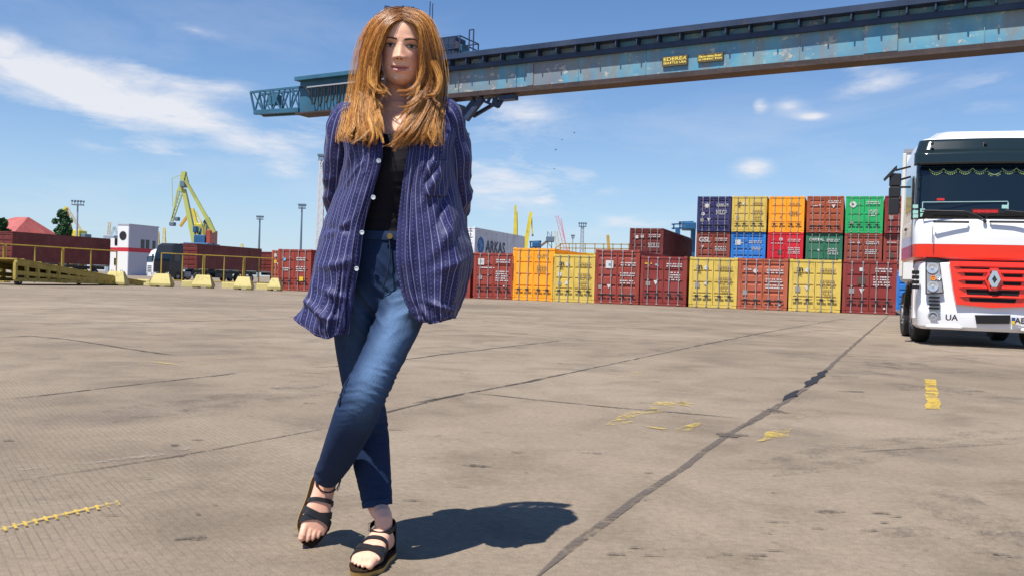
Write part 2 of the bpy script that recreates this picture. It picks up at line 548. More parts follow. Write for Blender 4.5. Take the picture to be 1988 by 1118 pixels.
def strip(name, pix, width, mat, z=.004, seed=0, wob=.25, taper=True, seg=.06, parent=GROUND):
    """irregular flat strip along a line of photograph pixels, lying on the ground"""
    r = random.Random(seed)
    P = [gnd(*p) for p in pix]
    pts = []
    for a, b in zip(P[:-1], P[1:]):
        k = max(2, int((b - a).length / seg)); k = min(k, 160)
        for i in range(k): pts.append(a.lerp(b, i / k))
    pts.append(P[-1])
    mb = MB(); n = len(pts)
    for i, p in enumerate(pts):
        d = (pts[min(i + 1, n - 1)] - pts[max(0, i - 1)]); d.z = 0; d.normalize()
        s = Vector((d.y, -d.x, 0))
        w = width(i / n) if callable(width) else width
        nz = mnoise.noise(Vector((i * .33, seed * 3.7, 0))); nz2 = mnoise.noise(Vector((i * .21, seed * 7.1, 5)))
        w1 = max(.15, 1 + wob * 2 * nz) * w / 2; w2 = max(.15, 1 + wob * 2 * nz2) * w / 2
        if taper:
            e = min(1, min(i, n - 1 - i) / 6 + .15); w1 *= e; w2 *= e
        off = s * (mnoise.noise(Vector((i * .12, seed, 9))) * w * wob * 1.2)
        mb.v.append((p.x + off.x + s.x * w1, p.y + off.y + s.y * w1, z)); mb.v.append((p.x + off.x - s.x * w2, p.y + off.y - s.y * w2, z))
    for i in range(n - 1):
        mb.f.append((2 * i, 2 * i + 1, 2 * i + 3, 2 * i + 2)); mb.mi.append(0)
    return mb.build(name, mat, parent)

def patch(name, px, py, rx, ry, mat, seed=0, z=.004, jag=.4, n=26):
    """irregular blot, sizes in metres"""
    c = gnd(px, py)
    mb = MB()
    pts = []
    for i in range(n):
        a = 2 * math.pi * i / n
        k = 1 + jag * mnoise.noise(Vector((math.cos(a) * 1.7, math.sin(a) * 1.7, seed * 5.3))) * 1.6
        pts.append((c.x + math.cos(a) * rx * k, c.y + math.sin(a) * ry * k, z))
    mb.poly(pts)
    return mb.build(name, mat, GROUND)

def build_marks():
    # the wide joint that runs away beside the lorry
    strip('joint_seam', [(1040, 1122), (1130, 1046), (1240, 965), (1330, 905), (1408, 846), (1470, 812)], .040, M['tar'], .004, 1, .12)
    strip('joint_seam', [(1440, 830), (1520, 782), (1560, 755), (1600, 722), (1635, 690), (1680, 650), (1725, 612)], .055, M['tar'], .0048, 2, .25)
    strip('joint_seam', [(1520, 778), (1552, 758)], .07, M['dark'], .0085, 21, .5)
    strip('joint_seam', [(1562, 752), (1604, 719)], .08, M['dark'], .0085, 22, .45)
    # the joints and cracks that cross the yard
    C = [([(0, 776), (130, 762), (300, 742), (460, 725)], .026, 3), ([(0, 655), (60, 652), (115, 657), (170, 664), (240, 676), (340, 690)], .05, 4),
         ([(0, 938), (160, 915), (330, 888), (470, 862), (640, 830)], .014, 5), ([(640, 830), (760, 798), (850, 775), (910, 762), (1000, 746), (1090, 727), (1190, 706), (1345, 673)], .030, 6),
         ([(905, 762), (960, 767), (1040, 776), (1150, 787), (1290, 799), (1440, 812)], .026, 7), ([(606, 714), (700, 708), (790, 697), (860, 688), (960, 676), (1090, 661)], .045, 8),
         ([(830, 640), (960, 643), (1060, 653), (1150, 661)], .05, 9), ([(100, 628), (310, 625), (580, 619)], .06, 10), ([(600, 612), (560, 616)], .04, 11),
         ([(1345, 673), (1480, 646), (1640, 618)], .05, 12), ([(1480, 684), (1620, 690), (1760, 694)], .05, 13), ([(1100, 612), (1400, 622)], .06, 14),
         ([(60, 600), (240, 597)], .06, 15), ([(1480, 800), (1560, 803)], .02, 16), ([(1640, 878), (1990, 860)], .010, 17), ([(270, 650), (330, 652)], .05, 18), ([(560, 720), (640, 727)], .02, 19),
         ([(980, 748), (1060, 735)], .06, 23), ([(800, 783), (905, 765)], .045, 24), ([(410, 731), (460, 724)], .05, 25)]
    for pts, w, s in C: strip('crack', pts, w, M['crack'], .004 if s % 2 else .0046, s, .45)
    strip('pale_streak', [(1085, 724), (1190, 707)], .16, M['pale_dust'], .0056, 31, .4)
    strip('pale_streak', [(0, 918), (300, 885), (420, 860)], .05, M['pale_dust'], .0056, 32, .5)
    # blots where the surface has broken away
    r = random.Random(5)
    spots = [(1505, 798, .09, .10), (1420, 845, .10, .07), (352, 886, .012, .012), (1195, 1077, .03, .012), (120, 578, .15, .2)]
    for i, (px, py, a, b_) in enumerate(spots): patch('surface_stain', px, py, a, b_, M['tar'] if i < 8 else M['crack'], i, .0066 + .0004 * (i % 3), .5)
    for i in range(45):
        px = r.uniform(1250, 1988); py = r.uniform(700, 1100)
        patch('scuff_mark', px, py, r.uniform(.012, .05), r.uniform(.004, .012), M['scuff'], 100 + i, .0058 + .0001 * (i % 8), .7, 12)
    for i in range(60):
        px = r.uniform(0, 1290); py = r.uniform(600, 1080)
        s = (py - 540) / 500
        patch('scuff_mark', px, py, r.uniform(.01, .05) / s ** .3, r.uniform(.004, .015) / s ** .4, M['scuff'], 300 + i, .0058 + .0001 * (i % 8), .7, 12)
    for i, (pts, w) in enumerate((([(1690, 700), (1850, 722), (1988, 734)], .9), ([(1720, 742), (1860, 762), (1988, 770)], .7), ([(1600, 735), (1760, 700), (1900, 690)], .5), ([(1480, 900), (1700, 860), (1988, 835)], .16), ([(1500, 925), (1720, 880), (1988, 850)], .16),
                                  ([(200, 800), (420, 770), (640, 745)], .18), ([(220, 820), (440, 786), (660, 760)], .18), ([(1200, 690), (1420, 660), (1600, 640)], .25), ([(860, 620), (1100, 632), (1300, 640)], .35), ([(1560, 1040), (1750, 1030), (1988, 1035)], .12), ([(1850, 950), (1988, 1118)], .35))):
        strip('tyre_mark', pts, w, M['tyre_mark'], .0024 + .0001 * i, 80 + i, .3)
    for i, (px, py, a, b_) in enumerate(((372, 1045, .04, .028), (1610, 994, .055, .022), (1660, 760, .1, .07), (1540, 960, .03, .01), (1150, 880, .05, .02), (930, 905, .04, .02))):
        patch('scuff_mark', px, py, a, b_, M['scuff'], 60 + i, .0050, .6)
    # yellow paint, most of it worn away
    strip('painted_line', [(0, 1030), (80, 1010), (160, 992), (238, 974)], .030, M['yellow_line'], .0074, 41, .1)
    for i in range(12):   # paint left on the ridges of the raked concrete
        px = 8 + i * 20; py = 1028 - i * 4.55
        a = gnd(px, py); d = gnd(px + 8, py + 14) - a; d.normalize()
        mb = MB(); s = Vector((d.y, -d.x, 0)) * .005
        q = [a - d * .03 - s, a - d * .03 + s, a + d * .04 + s, a + d * .04 - s]
        mb.poly([(p.x, p.y, .0082) for p in q]); mb.build('painted_dash', M['yellow_line'], GROUND)
    strip('painted_line', [(1806, 737), (1808, 760), (1812, 795)], .105, M['yellow_line'], .0074, 42, .12, False)
    F = [([(1180, 742), (1310, 710)], .09, 43, 'yellow_faint'), ([(1265, 795), (1330, 780), (1350, 790)], .09, 44, 'yellow_paint'), ([(1178, 826), (1235, 820)], .09, 45, 'yellow_paint'), ([(1180, 822), (1230, 803), (1300, 800)], .05, 46, 'yellow_paint'),
         ([(1235, 826), (1310, 836), (1370, 820)], .05, 47, 'yellow_paint'), ([(1470, 858), (1505, 846), (1530, 832)], .07, 48, 'yellow_paint'), ([(1520, 822), (1570, 805)], .06, 49, 'yellow_faint'), ([(1515, 684), (1610, 682)], .12, 50, 'yellow_faint'),
         ([(870, 748), (950, 740)], .08, 51, 'yellow_faint'), ([(390, 700), (440, 690), (530, 697)], .12, 52, 'yellow_faint'), ([(200, 692), (220, 694)], .1, 53, 'yellow_faint'), ([(270, 704), (300, 702), (345, 708)], .09, 54, 'yellow_paint'),
         ([(310, 690), (345, 696)], .09, 55, 'yellow_faint'), ([(370, 706), (405, 707)], .08, 56, 'yellow_paint'), ([(500, 696), (535, 694)], .09, 57, 'yellow_faint'), ([(0, 652), (30, 651)], .1, 58, 'yellow_paint'), ([(1380, 655), (1440, 652)], .12, 59, 'yellow_faint'),
         ([(1640, 690), (1680, 685)], .12, 60, 'yellow_faint'), ([(1930, 705), (1970, 703)], .12, 61, 'yellow_faint')]
    for pts, w, s, mt in F: strip('painted_mark', pts, w * 1.9, M[mt], .0074, s, .5)
build_marks()
# ------------------------------------------------------------------ shipping containers
CW, CL = 2.44, 12.19
_cm = {}
def cmesh(key, fn):
    if key not in _cm:
        _cm[key] = fn()
    return _cm[key]
def oslot(o, mat):
    o.material_slots[0].link = 'OBJECT'
    o.material_slots[0].material = mat
    return o
BLANK = simple('blank', (.5, .5, .5))

def c_frame(h, L):
    mb = MB(); p = .15
    for sx in (-1, 1):
        x = sx * (CW / 2 - p / 2)
        mb.box((x, .06, h / 2), (p, .12, h - .30))
        mb.box((x, L - .06, h / 2), (p, .12, h - .30))
        mb.box((sx * (CW / 2 - .04), L / 2, .09), (.07, L - .36, .14))
        mb.box((sx * (CW / 2 - .035), L / 2, h - .06), (.06, L - .36, .08))
    for y in (.05, L - .05):
        mb.box((0, y, .085), (CW - .36, .09, .13)); mb.box((0, y, h - .07), (CW - .36, .09, .11))
    return mb.mesh('frame', BLANK)
def c_casting():
    return MB().bevbox((0, 0, 0), (.178, .165, .125), .015).mesh('corner_casting', BLANK)
def c_side(h, L):
    """corrugated steel sheet"""
    mb = MB(); pitch = .278; n = int((L - .3) / pitch); prof = []
    y = .13
    for i in range(n):
        for (dy, dx) in ((0, 0), (.072, 0), (.14, .036), (.212, .036)):
            prof.append((y + i * (L - .26) / n + dy * (L - .26) / n / pitch, dx))
    prof.append((L - .13, 0))
    for (yy, dx) in prof:
        mb.v.append((-dx, yy, .165)); mb.v.append((-dx, yy, h - .10))
    for i in range(len(prof) - 1):
        mb.f.append((2 * i, 2 * i + 2, 2 * i + 3, 2 * i + 1)); mb.mi.append(0)
    return mb.mesh('side_panel', BLANK, fixn=False)
def c_roof(L):
    return MB().box((0, L / 2, 0), (CW - .16, L - .3, .03)).mesh('roof_panel', BLANK)
def c_end(h):
    return MB().box((0, 0, h / 2), (CW - .32, .05, h - .32)).mesh('end_panel', BLANK)
def c_door(h, style):
    mb = MB(); z0, z1 = .165, h - .135; w = (CW - .30) / 2 - .012
    H = z1 - z0
    prof = [(z0, 0)]
    if style == 'A':
        for k in (1, 2, 3):
            zc = z0 + H * k / 4
            prof += [(zc - .05, 0), (zc - .03, .045), (zc + .045, .045), (zc + .05, 0)]
    else:
        for k in range(1, 6):
            zc = z0 + H * (k - .5) / 5 + .02
            prof += [(zc - .09, 0), (zc - .06, .045), (zc + .075, .045), (zc + .08, 0)]
    prof.append((z1, 0))
    e = .06   # flat margin down both sides
    n = len(prof)
    for (z, y) in prof: mb.v += [(e, y, z), (w - e, y, z)]
    for i in range(n - 1):
        mb.f.append((2 * i, 2 * i + 1, 2 * i + 3, 2 * i + 2)); mb.mi.append(0)
    mb.box((e / 2, .027, (z0 + z1) / 2), (e, .066, H)); mb.box((w - e / 2, .027, (z0 + z1) / 2), (e, .066, H))
    for k in range(4):   # hinge blades
        mb.box((w + .03, -.012, z0 + H * (k + .5) / 4), (.10, .022, .06))
    return mb.mesh('door', BLANK, fixn=False)
def c_bar(h):
    mb = MB(); mb.tube([(0, -.055, .06), (0, -.055, h - .045)], .022, 8)
    for z in (.09, .55, h * .52, h - .5, h - .08):
        mb.box((0, -.03, z), (.10, .055, .05))
    return mb.mesh('locking_bar', M['galv'], smooth=40)
def c_handle():
    mb = MB(); mb.bar((-.04, -.085, 0), (.40, -.085, -.03), .045, .035); mb.box((.2, -.045, -.01), (.16, .07, .10))
    return mb.mesh('handle', M['dark_steel'])

def container(loc, colour, label, style='A', h=2.59, L=CL, rotz=None, marks=None, group='stacked shipping containers', detail=True, barmat=None):
    mat = M['c_' + colour]
    t = empty('shipping_container', loc, YROT if rotz is None else rotz, label, 'container', group)
    oslot(link('frame', cmesh(('f', h, L), lambda: c_frame(h, L)), t), mat)
    for sx in (-1, 1):
        for y in (.083, L - .083):
            for z in (.0625, h - .0625):
                oslot(link('corner_casting', cmesh('cc', c_casting), t, (sx * (CW / 2 - .089), y, z)), mat)
        s = oslot(link('side_panel', cmesh(('s', h, L), lambda: c_side(h, L)), t, (sx * (CW / 2 - .012), 0, 0)), mat)
        if sx < 0: s.scale = (-1, 1, 1)
    oslot(link('roof_panel', cmesh(('r', L), lambda: c_roof(L)), t, (0, 0, h - .075)), mat)
    oslot(link('end_panel', cmesh(('e', h), lambda: c_end(h)), t, (0, L - .07, 0)), mat)
    for sx in (-1, 1):
        d = oslot(link('door', cmesh(('d', h, style), lambda: c_door(h, style)), t, (sx * .012, .028, 0)), mat)
        if sx < 0: d.scale = (-1, 1, 1)
        if not detail: continue
        for bx in (.30, .80):
            b = link('locking_bar', cmesh(('b', h), lambda: c_bar(h)), d, (bx, 0, 0))
            link('handle', cmesh('h', c_handle), d, (bx - .18, 0, .62 if style == 'A' else .5))
            if barmat: oslot(b, barmat)
    if marks:
        for mk in marks: mark(t, mk, h)
    return t

def mark(t, mk, h):
    """mk: (kind, x, z, size, colour) with x from the centre line and z up the door, in metres"""
    kind, x, z, s, mt = mk[:5]
    mt = M[mt]; y = -.006
    if kind == 'text':
        o = link('lettering', text_mesh(mk[5], s, mt, bold=s * .02), t, (x, y, z)); o['kind'] = 'stuff'
    elif kind == 'code':       # lines of code too small to read
        r = random.Random(int(x * 100 + z * 1000 + s * 77)); mb = MB()
        zz = z
        for k in range(mk[5]):
            xx = x - s / 2
            while xx < x + s / 2 - .03:
                w = r.uniform(.05, .13)
                mb.quad_box((xx, y - .002, zz - .03), (min(xx + w, x + s / 2), y, zz + .03)); xx += w + r.choice((.02, .03, .08))
            zz -= .125
        mb.build('lettering', mt, t)['kind'] = 'stuff'
    elif kind == 'square':
        MB().box((x, y, z), (s, .006, s)).build('sticker', mt, t)
    elif kind == 'disc':
        MB().prism([(x + s / 2 * math.cos(a * math.pi / 10), y - .003, z + s / 2 * math.sin(a * math.pi / 10)) for a in range(20)], (0, .006, 0)).build('sticker', mt, t)
    elif kind == 'tri':
        MB().prism([(x - s / 2, y - .003, z + s / 2), (x, y - .003, z - s / 2), (x + s / 2, y - .003, z + s / 2)], (0, .006, 0)).build('sticker', mt, t)
    elif kind == 'star':
        pts = []
        for a in range(14):
            rr = s / 2 if a % 2 == 0 else s / 4.4
            pts.append((x + rr * math.sin(a * math.pi / 7), y - .006, z + rr * math.cos(a * math.pi / 7)))
        MB().prism(pts, (0, .004, 0)).build('emblem', mt, t)

M['grey_mark'] = simple('grey_sticker', (.28, .27, .25), .6)
M['skyblue_mark'] = simple('pale_blue_sticker', (.15, .42, .62), .6)
M['brown_mark'] = simple('dark_sticker', (.09, .06, .05), .6)
M['dim_mark'] = simple('faded_lettering', (.30, .20, .06), .6)

def row_place(px, py, hpx_depth=None):
    pass
# front of the near row: a vertical plane along UV through the ground point below pixel (1384, 597)
A0 = gnd(1384, 597.5)
B0 = atz(1384, 66.5)
def on_plane(px, P0):
    d = ray(px, 552 + .0336 * (px - 994)); d = Vector((d.x, d.y, 0))
    # P0 + s*UV = t*d
    M2 = Matrix(((d.x, -UV.x), (d.y, -UV.y)))
    t, s = M2.inverted() @ Vector((P0.x, P0.y))
    return P0 + UV * s
def spot(pxl, pxr, P0, push=0.0, z=0.0):
    a = on_plane(pxl, P0); b = on_plane(pxr, P0)
    c = (a + b) / 2 + VV * push
    return Vector((c.x, c.y, z))

msc = [('text', -.72, 2.1, .42, 'black_mark', 'm'), ('text', -.72, 1.86, .26, 'black_mark', 'sc'), ('disc', -.38, 2.05, .2, 'white_mark'), ('code', .6, 2.12, .7, 'dim_mark', 2), ('code', .6, 1.55, .7, 'dim_mark', 3), ('code', .6, 1.1, .6, 'dim_mark', 3)]
codeW = [('code', .58, 2.25, .85, 'white_mark', 2)]
maersk = [('square', -.72, 2.05, .34, 'skyblue_mark'), ('star', -.72, 2.05, .26, 'white_mark')]
GRP_A = 'shipping containers in the front row along the yard'
GRP_B = 'shipping containers stacked behind the front row'
NEAR = [
 (842, 908, 'red', 'A', 2.59, 'red shipping container at the front row, mostly hidden behind the woman\'s shirt', codeW),
 (920, 995, 'red', 'A', 2.59, 'brick red container left of the tall orange one, with white and blue sticker',
    [('square', -.76, 2.08, .36, 'white_mark'), ('tri', -.70, 2.06, .22, 'blue_mark'), ('code', .58, 2.2, .85, 'white_mark', 2), ('code', .52, 1.55, .75, 'white_mark', 5), ('square', -.78, 1.2, .22, 'grey_mark'), ('code', .7, .75, .2, 'white_mark', 1), ('code', -.4, 1.75, .9, 'white_mark', 1)]),
 (999, 1070, 'orange', 'A', 2.9, 'tall plain orange container between the brick red and the mustard one in the front row', [('code', .5, 2.55, .6, 'dim_mark', 2), ('code', .5, 1.9, .6, 'dim_mark', 3)]),
 (1075, 1152, 'mustard', 'A', 2.59, 'mustard yellow container with black m sc lettering right beside the tall orange one', msc + [('square', -.8, 1.0, .2, 'grey_mark'), ('square', -.38, 1.05, .18, 'white_mark'), ('square', -.8, 1.5, .2, 'white_mark')]),
 (1157, 1237, 'red', 'B', 2.9, 'tall ribbed red container with square white sticker, right of mustard one', [('square', -.42, 2.1, .42, 'white_mark'), ('square', -.40, 2.08, .14, 'skyblue_mark'), ('code', .6, 2.2, .8, 'white_mark', 2), ('code', .58, 1.65, .8, 'white_mark', 2), ('code', .58, 1.25, .8, 'white_mark', 2), ('tri', -.42, .92, .22, 'white_mark'), ('square', -.9, .9, .2, 'grey_mark')]),
 (1240, 1335, 'dark_red', 'A', 2.59, 'dark red container with yellow bar sticker and white code block in the front row', [('code', -.8, 2.2, .42, 'yellow_mark', 1), ('code', .55, 2.2, .8, 'white_mark', 2), ('code', .58, 1.75, .6, 'white_mark', 4), ('square', -.8, 1.15, .22, 'grey_mark'), ('tri', -.4, 1.2, .24, 'white_mark'), ('square', -.4, 2.15, .1, 'skyblue_mark')]),
 (1339, 1429, 'mustard', 'A', 2.59, 'mustard yellow container standing between the dark red one and the terracotta one', msc + [('square', -.8, 1.15, .24, 'grey_mark'), ('disc', -.38, 1.25, .16, 'white_mark')]),
 (1433, 1527, 'terracotta', 'B', 2.59, 'terracotta ribbed container standing between two mustard yellow ones', [('disc', -.36, 1.95, .22, 'white_mark'), ('code', -.72, 2.02, .42, 'white_mark', 1), ('code', .6, 2.0, .8, 'white_mark', 2), ('code', .58, 1.55, .85, 'white_mark', 2), ('code', .58, 1.25, .85, 'white_mark', 2), ('square', -.85, .85, .24, 'grey_mark'), ('disc', .85, .32, .14, 'white_mark')]),
 (1531, 1632, 'mustard', 'A', 2.59, 'mustard yellow container with white triangle sticker, beside the dark red one near the lorry', msc + [('square', -.8, 1.1, .24, 'grey_mark'), ('tri', -.38, 1.15, .2, 'white_mark')]),
 (1637, 1738, 'dark_red', 'A', 2.59, 'dark red container with white triangle at the end of the front row by the lorry', [('square', -.38, 2.15, .18, 'white_mark'), ('code', .62, 2.2, .75, 'white_mark', 2), ('code', .55, 1.8, .75, 'white_mark', 4), ('square', -.36, 1.62, .36, 'brown_mark'), ('square', -.8, 1.1, .24, 'grey_mark'), ('tri', -.34, 1.1, .24, 'white_mark'), ('disc', .7, .3, .1, 'white_mark')]),
]
for (a, b, c, st, h, lab, mk) in NEAR:
    container(spot(a, b, A0), c, lab, st, h, L=6.06 if a < 990 else CL, marks=mk, group=GRP_A)

# row behind: a base tier, then the two that show above the front row
FAR = [
 ((1219, 1285), ('brown', 'maroon'), None),
 ((1349, 1413), ('brown', 'brown', 'navy'), None),
 ((1417, 1482), ('red', 'blue', 'mustard'), None),
 ((1486, 1557), ('red', 'scarlet', 'orange'), None),
 ((1561, 1632), ('mustard', 'dark_green', 'rust'), None),
 ((1636, 1709), ('red', 'brown', 'green'), None),
 ((1713, 1786), ('brown', 'red', 'dark_red'), None),
]
FLAB = {
 (0, 1): ('maroon container raised on another, its long shaded side in view beside the sky', 'B', [('square', -.7, 1.95, .22, 'white_mark'), ('square', -.3, 2.0, .2, 'white_mark'), ('code', .6, 2.1, .85, 'white_mark', 2), ('code', .55, 1.5, .8, 'white_mark', 3), ('disc', -.75, .65, .28, 'white_mark'), ('square', .65, .55, .28, 'yellow_mark')]),
 (1, 1): ('brown container lettered G S L under the navy blue one', 'B', [('text', -.62, 2.0, .5, 'white_mark', 'GSL'), ('code', .6, 2.1, .85, 'white_mark', 2), ('code', .55, 1.5, .8, 'white_mark', 3), ('tri', -.75, 1.5, .2, 'white_mark')]),
 (1, 2): ('navy blue container with white marks on top of the stack beside the sky', 'B', [('star', -.52, 1.9, .5, 'white_mark'), ('code', .6, 2.0, .85, 'white_mark', 2), ('code', .55, 1.55, .8, 'white_mark', 3), ('tri', -.35, .85, .26, 'white_mark'), ('square', -.85, .85, .24, 'grey_mark'), ('disc', -.78, 1.3, .25, 'white_mark')]),
 (2, 1): ('bright blue container under a mustard yellow one', 'B', [('square', -.72, 1.85, .38, 'white_mark'), ('code', -.35, 1.82, .32, 'white_mark', 1), ('code', .5, 1.95, .9, 'white_mark', 2), ('code', .6, 1.5, .7, 'white_mark', 2), ('square', -.85, .6, .2, 'grey_mark')]),
 (2, 2): ('mustard yellow container on top of the stack between navy and orange ones', 'A', msc + [('square', -.8, 1.05, .2, 'grey_mark')]),
 (3, 1): ('bright scarlet container with a white disc, under the upper orange one', 'A', [('disc', -.3, 2.1, .24, 'white_mark'), ('code', -.55, 1.82, .85, 'white_mark', 1), ('square', -.35, 1.2, .3, 'brown_mark'), ('code', .6, 2.1, .85, 'white_mark', 2), ('code', .6, 1.5, .8, 'white_mark', 4)]),
 (3, 2): ('orange container on the top tier between mustard and rust brown ones', 'A', [('code', .5, 2.1, .6, 'dim_mark', 2), ('code', .5, 1.5, .6, 'dim_mark', 3), ('disc', -.35, 1.1, .14, 'red_mark')]),
 (4, 1): ('dark green container lettered Capital under the rust brown one', 'A', [('text', -.5, 2.12, .26, 'white_mark', 'CAPITAL'), ('disc', -.35, 1.4, .16, 'white_mark'), ('code', .6, 2.15, .85, 'white_mark', 2), ('code', .6, 1.5, .7, 'white_mark', 4)]),
 (4, 2): ('rust brown ribbed container on the top tier beside the green one', 'B', [('code', -.6, 1.9, .42, 'white_mark', 1), ('tri', -.34, 1.92, .18, 'white_mark'), ('code', .6, 2.25, .85, 'white_mark', 2), ('tri', .55, 1.85, .26, 'white_mark'), ('code', -.85, .35, .25, 'white_mark', 1)]),
 (5, 1): ('brown ribbed container under the bright green one', 'B', [('code', -.7, 1.95, .35, 'white_mark', 1), ('code', .6, 2.0, .85, 'white_mark', 2), ('code', .55, 1.45, .8, 'white_mark', 3), ('disc', -.3, 1.95, .16, 'white_mark')]),
 (5, 2): ('bright green container with a round white badge on the top tier', 'A', [('disc', -.74, 2.0, .44, 'white_mark'), ('disc', -.74, 2.0, .12, 'black_mark'), ('code', .58, 2.2, .9, 'white_mark', 2), ('code', .58, 1.6, .6, 'white_mark', 4), ('square', -.8, .7, .22, 'grey_mark')]),
 (6, 1): ('red container on the second tier partly hidden by the lorry cab', 'B', [('code', -.7, 2.0, .6, 'white_mark', 1), ('square', -.7, 1.1, .3, 'brown_mark')]),
 (6, 2): ('dark red container on the top tier partly hidden by the lorry mirrors', 'B', [('square', -.72, 2.05, .42, 'yellow_mark'), ('square', -.72, 2.05, .22, 'blue_mark'), ('square', -.8, 1.1, .26, 'grey_mark')]),
}
BASELAB = ['brown container at the bottom of the stack carrying the maroon one', 'brown container at the bottom of the stack under the G S L one', 'red container at the bottom of the stack under the bright blue one',
           'red container at the bottom of the stack under the scarlet one', 'mustard container at the bottom of the stack under the dark green one', 'red container at the bottom of the stack under the brown ribbed one', 'brown container at the bottom of the stack beside the lorry']
for i, ((a, b), cols, _) in enumerate(FAR):
    P0 = B0 if i else atz(1250, 65.0)
    for k, c in enumerate(cols):
        p = spot(a, b, P0, push=(0.12, -.05, .06, 0, -.08, .1, 0)[(i + k) % 7], z=k * 2.602)
        if k == 0:
            container(p, c, BASELAB[i], 'B', marks=None, group=GRP_B, detail=False)
        else:
            lab, st, mk = FLAB[(i, k)]
            container(p, c, lab, st, marks=mk, group=GRP_B)
# left end of the front row, and one further back
AL = gnd(570, 564.5)
container(spot(544, 597, AL), 'red', 'red container with orange warning sticker at the left end of the front row', 'A', marks=[('disc', -.72, 1.95, .2, 'skyblue_mark'), ('code', .5, 2.05, .7, 'white_mark', 2), ('code', .5, 1.5, .7, 'white_mark', 3), ('square', .55, .75, .28, 'yellow_mark'), ('code', -.6, 1.4, .4, 'white_mark', 2)], group=GRP_A, h=2.59)
container(spot(601, 654, AL, push=.5), 'rust', 'orange red container next to the left end of the row, partly hidden by the shirt', 'A', marks=codeW, group=GRP_A)
BL = atz(560, 70.5)
container(spot(526, 578, BL), 'rust', 'rust coloured container set back behind the red one at the left end', 'B', h=2.9, marks=[('square', -.85, 2.5, .25, 'white_mark'), ('square', -.85, 2.0, .25, 'yellow_mark'), ('tri', -.6, 1.8, .25, 'white_mark')], group=GRP_B)
# pale grey container on its side of the yard, on top of a plain one
far_end = atz(1016, 87.0)
pa = far_end - VV * CL - UV * (CW / 2)
container((pa.x, pa.y, 0), 'brown', 'brown container beneath the pale grey lettered container', 'B', h=2.59, group=GRP_B, detail=False)
ark = container((pa.x, pa.y, 2.602), 'pale_grey', 'pale grey container lettered with a blue globe and company name on its long side', 'B', h=2.9, group=GRP_B)
me = text_mesh('ARKAS', 1.5, M['navy_mark'], bold=.03)
o = link('lettering', me, ark, (CW / 2 + .012, 4.75, 1.35)); o['kind'] = 'stuff'; o.rotation_euler = (0, 0, R(90))
mb = MB()
for k in range(24):
    pass
mb.prism([(CW / 2 + .006, 1.35 + .7 * math.cos(a * math.pi / 14), 1.45 + .7 * math.sin(a * math.pi / 14)) for a in range(28)], (.008, 0, 0))
mb.build('emblem', simple('globe_blue', (.02, .12, .42), .5), ark)
mb = MB()
for (yy, zz, s) in ((1.1, 1.72, .2), (1.45, 1.45, .26), (1.2, 1.15, .17)):
    mb.prism([(CW / 2 + .016, yy + s * (1 + .3 * math.sin(3 * a)) * math.cos(a * math.pi / 6), zz + s * .7 * math.sin(a * math.pi / 6)) for a in range(12)], (.003, 0, 0))
mb.build('emblem', simple('globe_light_blue', (.10, .33, .62), .5), ark)
# blue one that peeps out between the last red container and the lorry
pb = spot(1742, 1815, atz(1770, 60))
container(pb, 'blue', 'blue container glimpsed between the end of the front row and the lorry', 'B', group=GRP_B, detail=False)
# ------------------------------------------------------------------ gantry crane over the yard
M['crane_blue'] = painted_steel('crane_blue_paint', (.07, .25, .34), (.24, .12, .06), .42, .5, .35, .9)
M['crane_navy'] = painted_steel('crane_navy_paint', (.022, .04, .085), (.10, .06, .05), .25, .5, .6)
M['crane_dark'] = painted_steel('crane_brown_steel', (.05, .034, .032), (.12, .07, .05), .45, .6, .6)
M['crane_teal'] = painted_steel('crane_teal_paint', (.035, .125, .20), (.12, .07, .05), .28, .5, .6)
def crane_web_mat():
    mt, nt, b = new_mat('weathered_crane_blue')
    co = ncoord(nt)
    n1 = nnoise(nt, co, .35, 6, .6, .3)
    n2 = nnoise(nt, nmap(nt, co, (.9, 1, .22)), .8, 7, .65, .6)
    n3 = nnoise(nt, nmap(nt, co, (1, 1, 1.6)), 1.2, 8, .68, .4)
    n4 = nnoise(nt, co, 4.5, 6, .7)
    base = nramp(nt, n1, [(.3, (.055, .205, .36)), (.5, (.09, .29, .41)), (.7, (.18, .37, .41))])
    sx = nt.nodes.new('ShaderNodeSeparateXYZ'); nt.links.new(co, sx.inputs[0])
    worn = nmath(nt, 'MULTIPLY', nmath(nt, 'SUBTRACT', 22, sx.outputs[0]), .03, clamp=True)     # rustier towards the trolley end
    rust = nramp(nt, nmath(nt, 'ADD', n2, nmath(nt, 'MULTIPLY', worn, .10)), [(.46, (0, 0, 0)), (.62, (1, 1, 1))])
    base = nmix(nt, nmath(nt, 'MULTIPLY', rust, .52), base, (.26, .155, .085))
    pale = nramp(nt, nmath(nt, 'ADD', nmath(nt, 'MULTIPLY', n3, .8), nmath(nt, 'MULTIPLY', n4, .3)), [(.615, (0, 0, 0)), (.66, (1, 1, 1))])
    base = nmix(nt, nmath(nt, 'MULTIPLY', pale, .8), base, (.52, .47, .37))
    nt.links.new(base, b.inputs['Base Color'])
    b.inputs['Roughness'].default_value = .55
    nbump(nt, b, n4, .2, .02)
    return mt
M['crane_web'] = crane_web_mat()

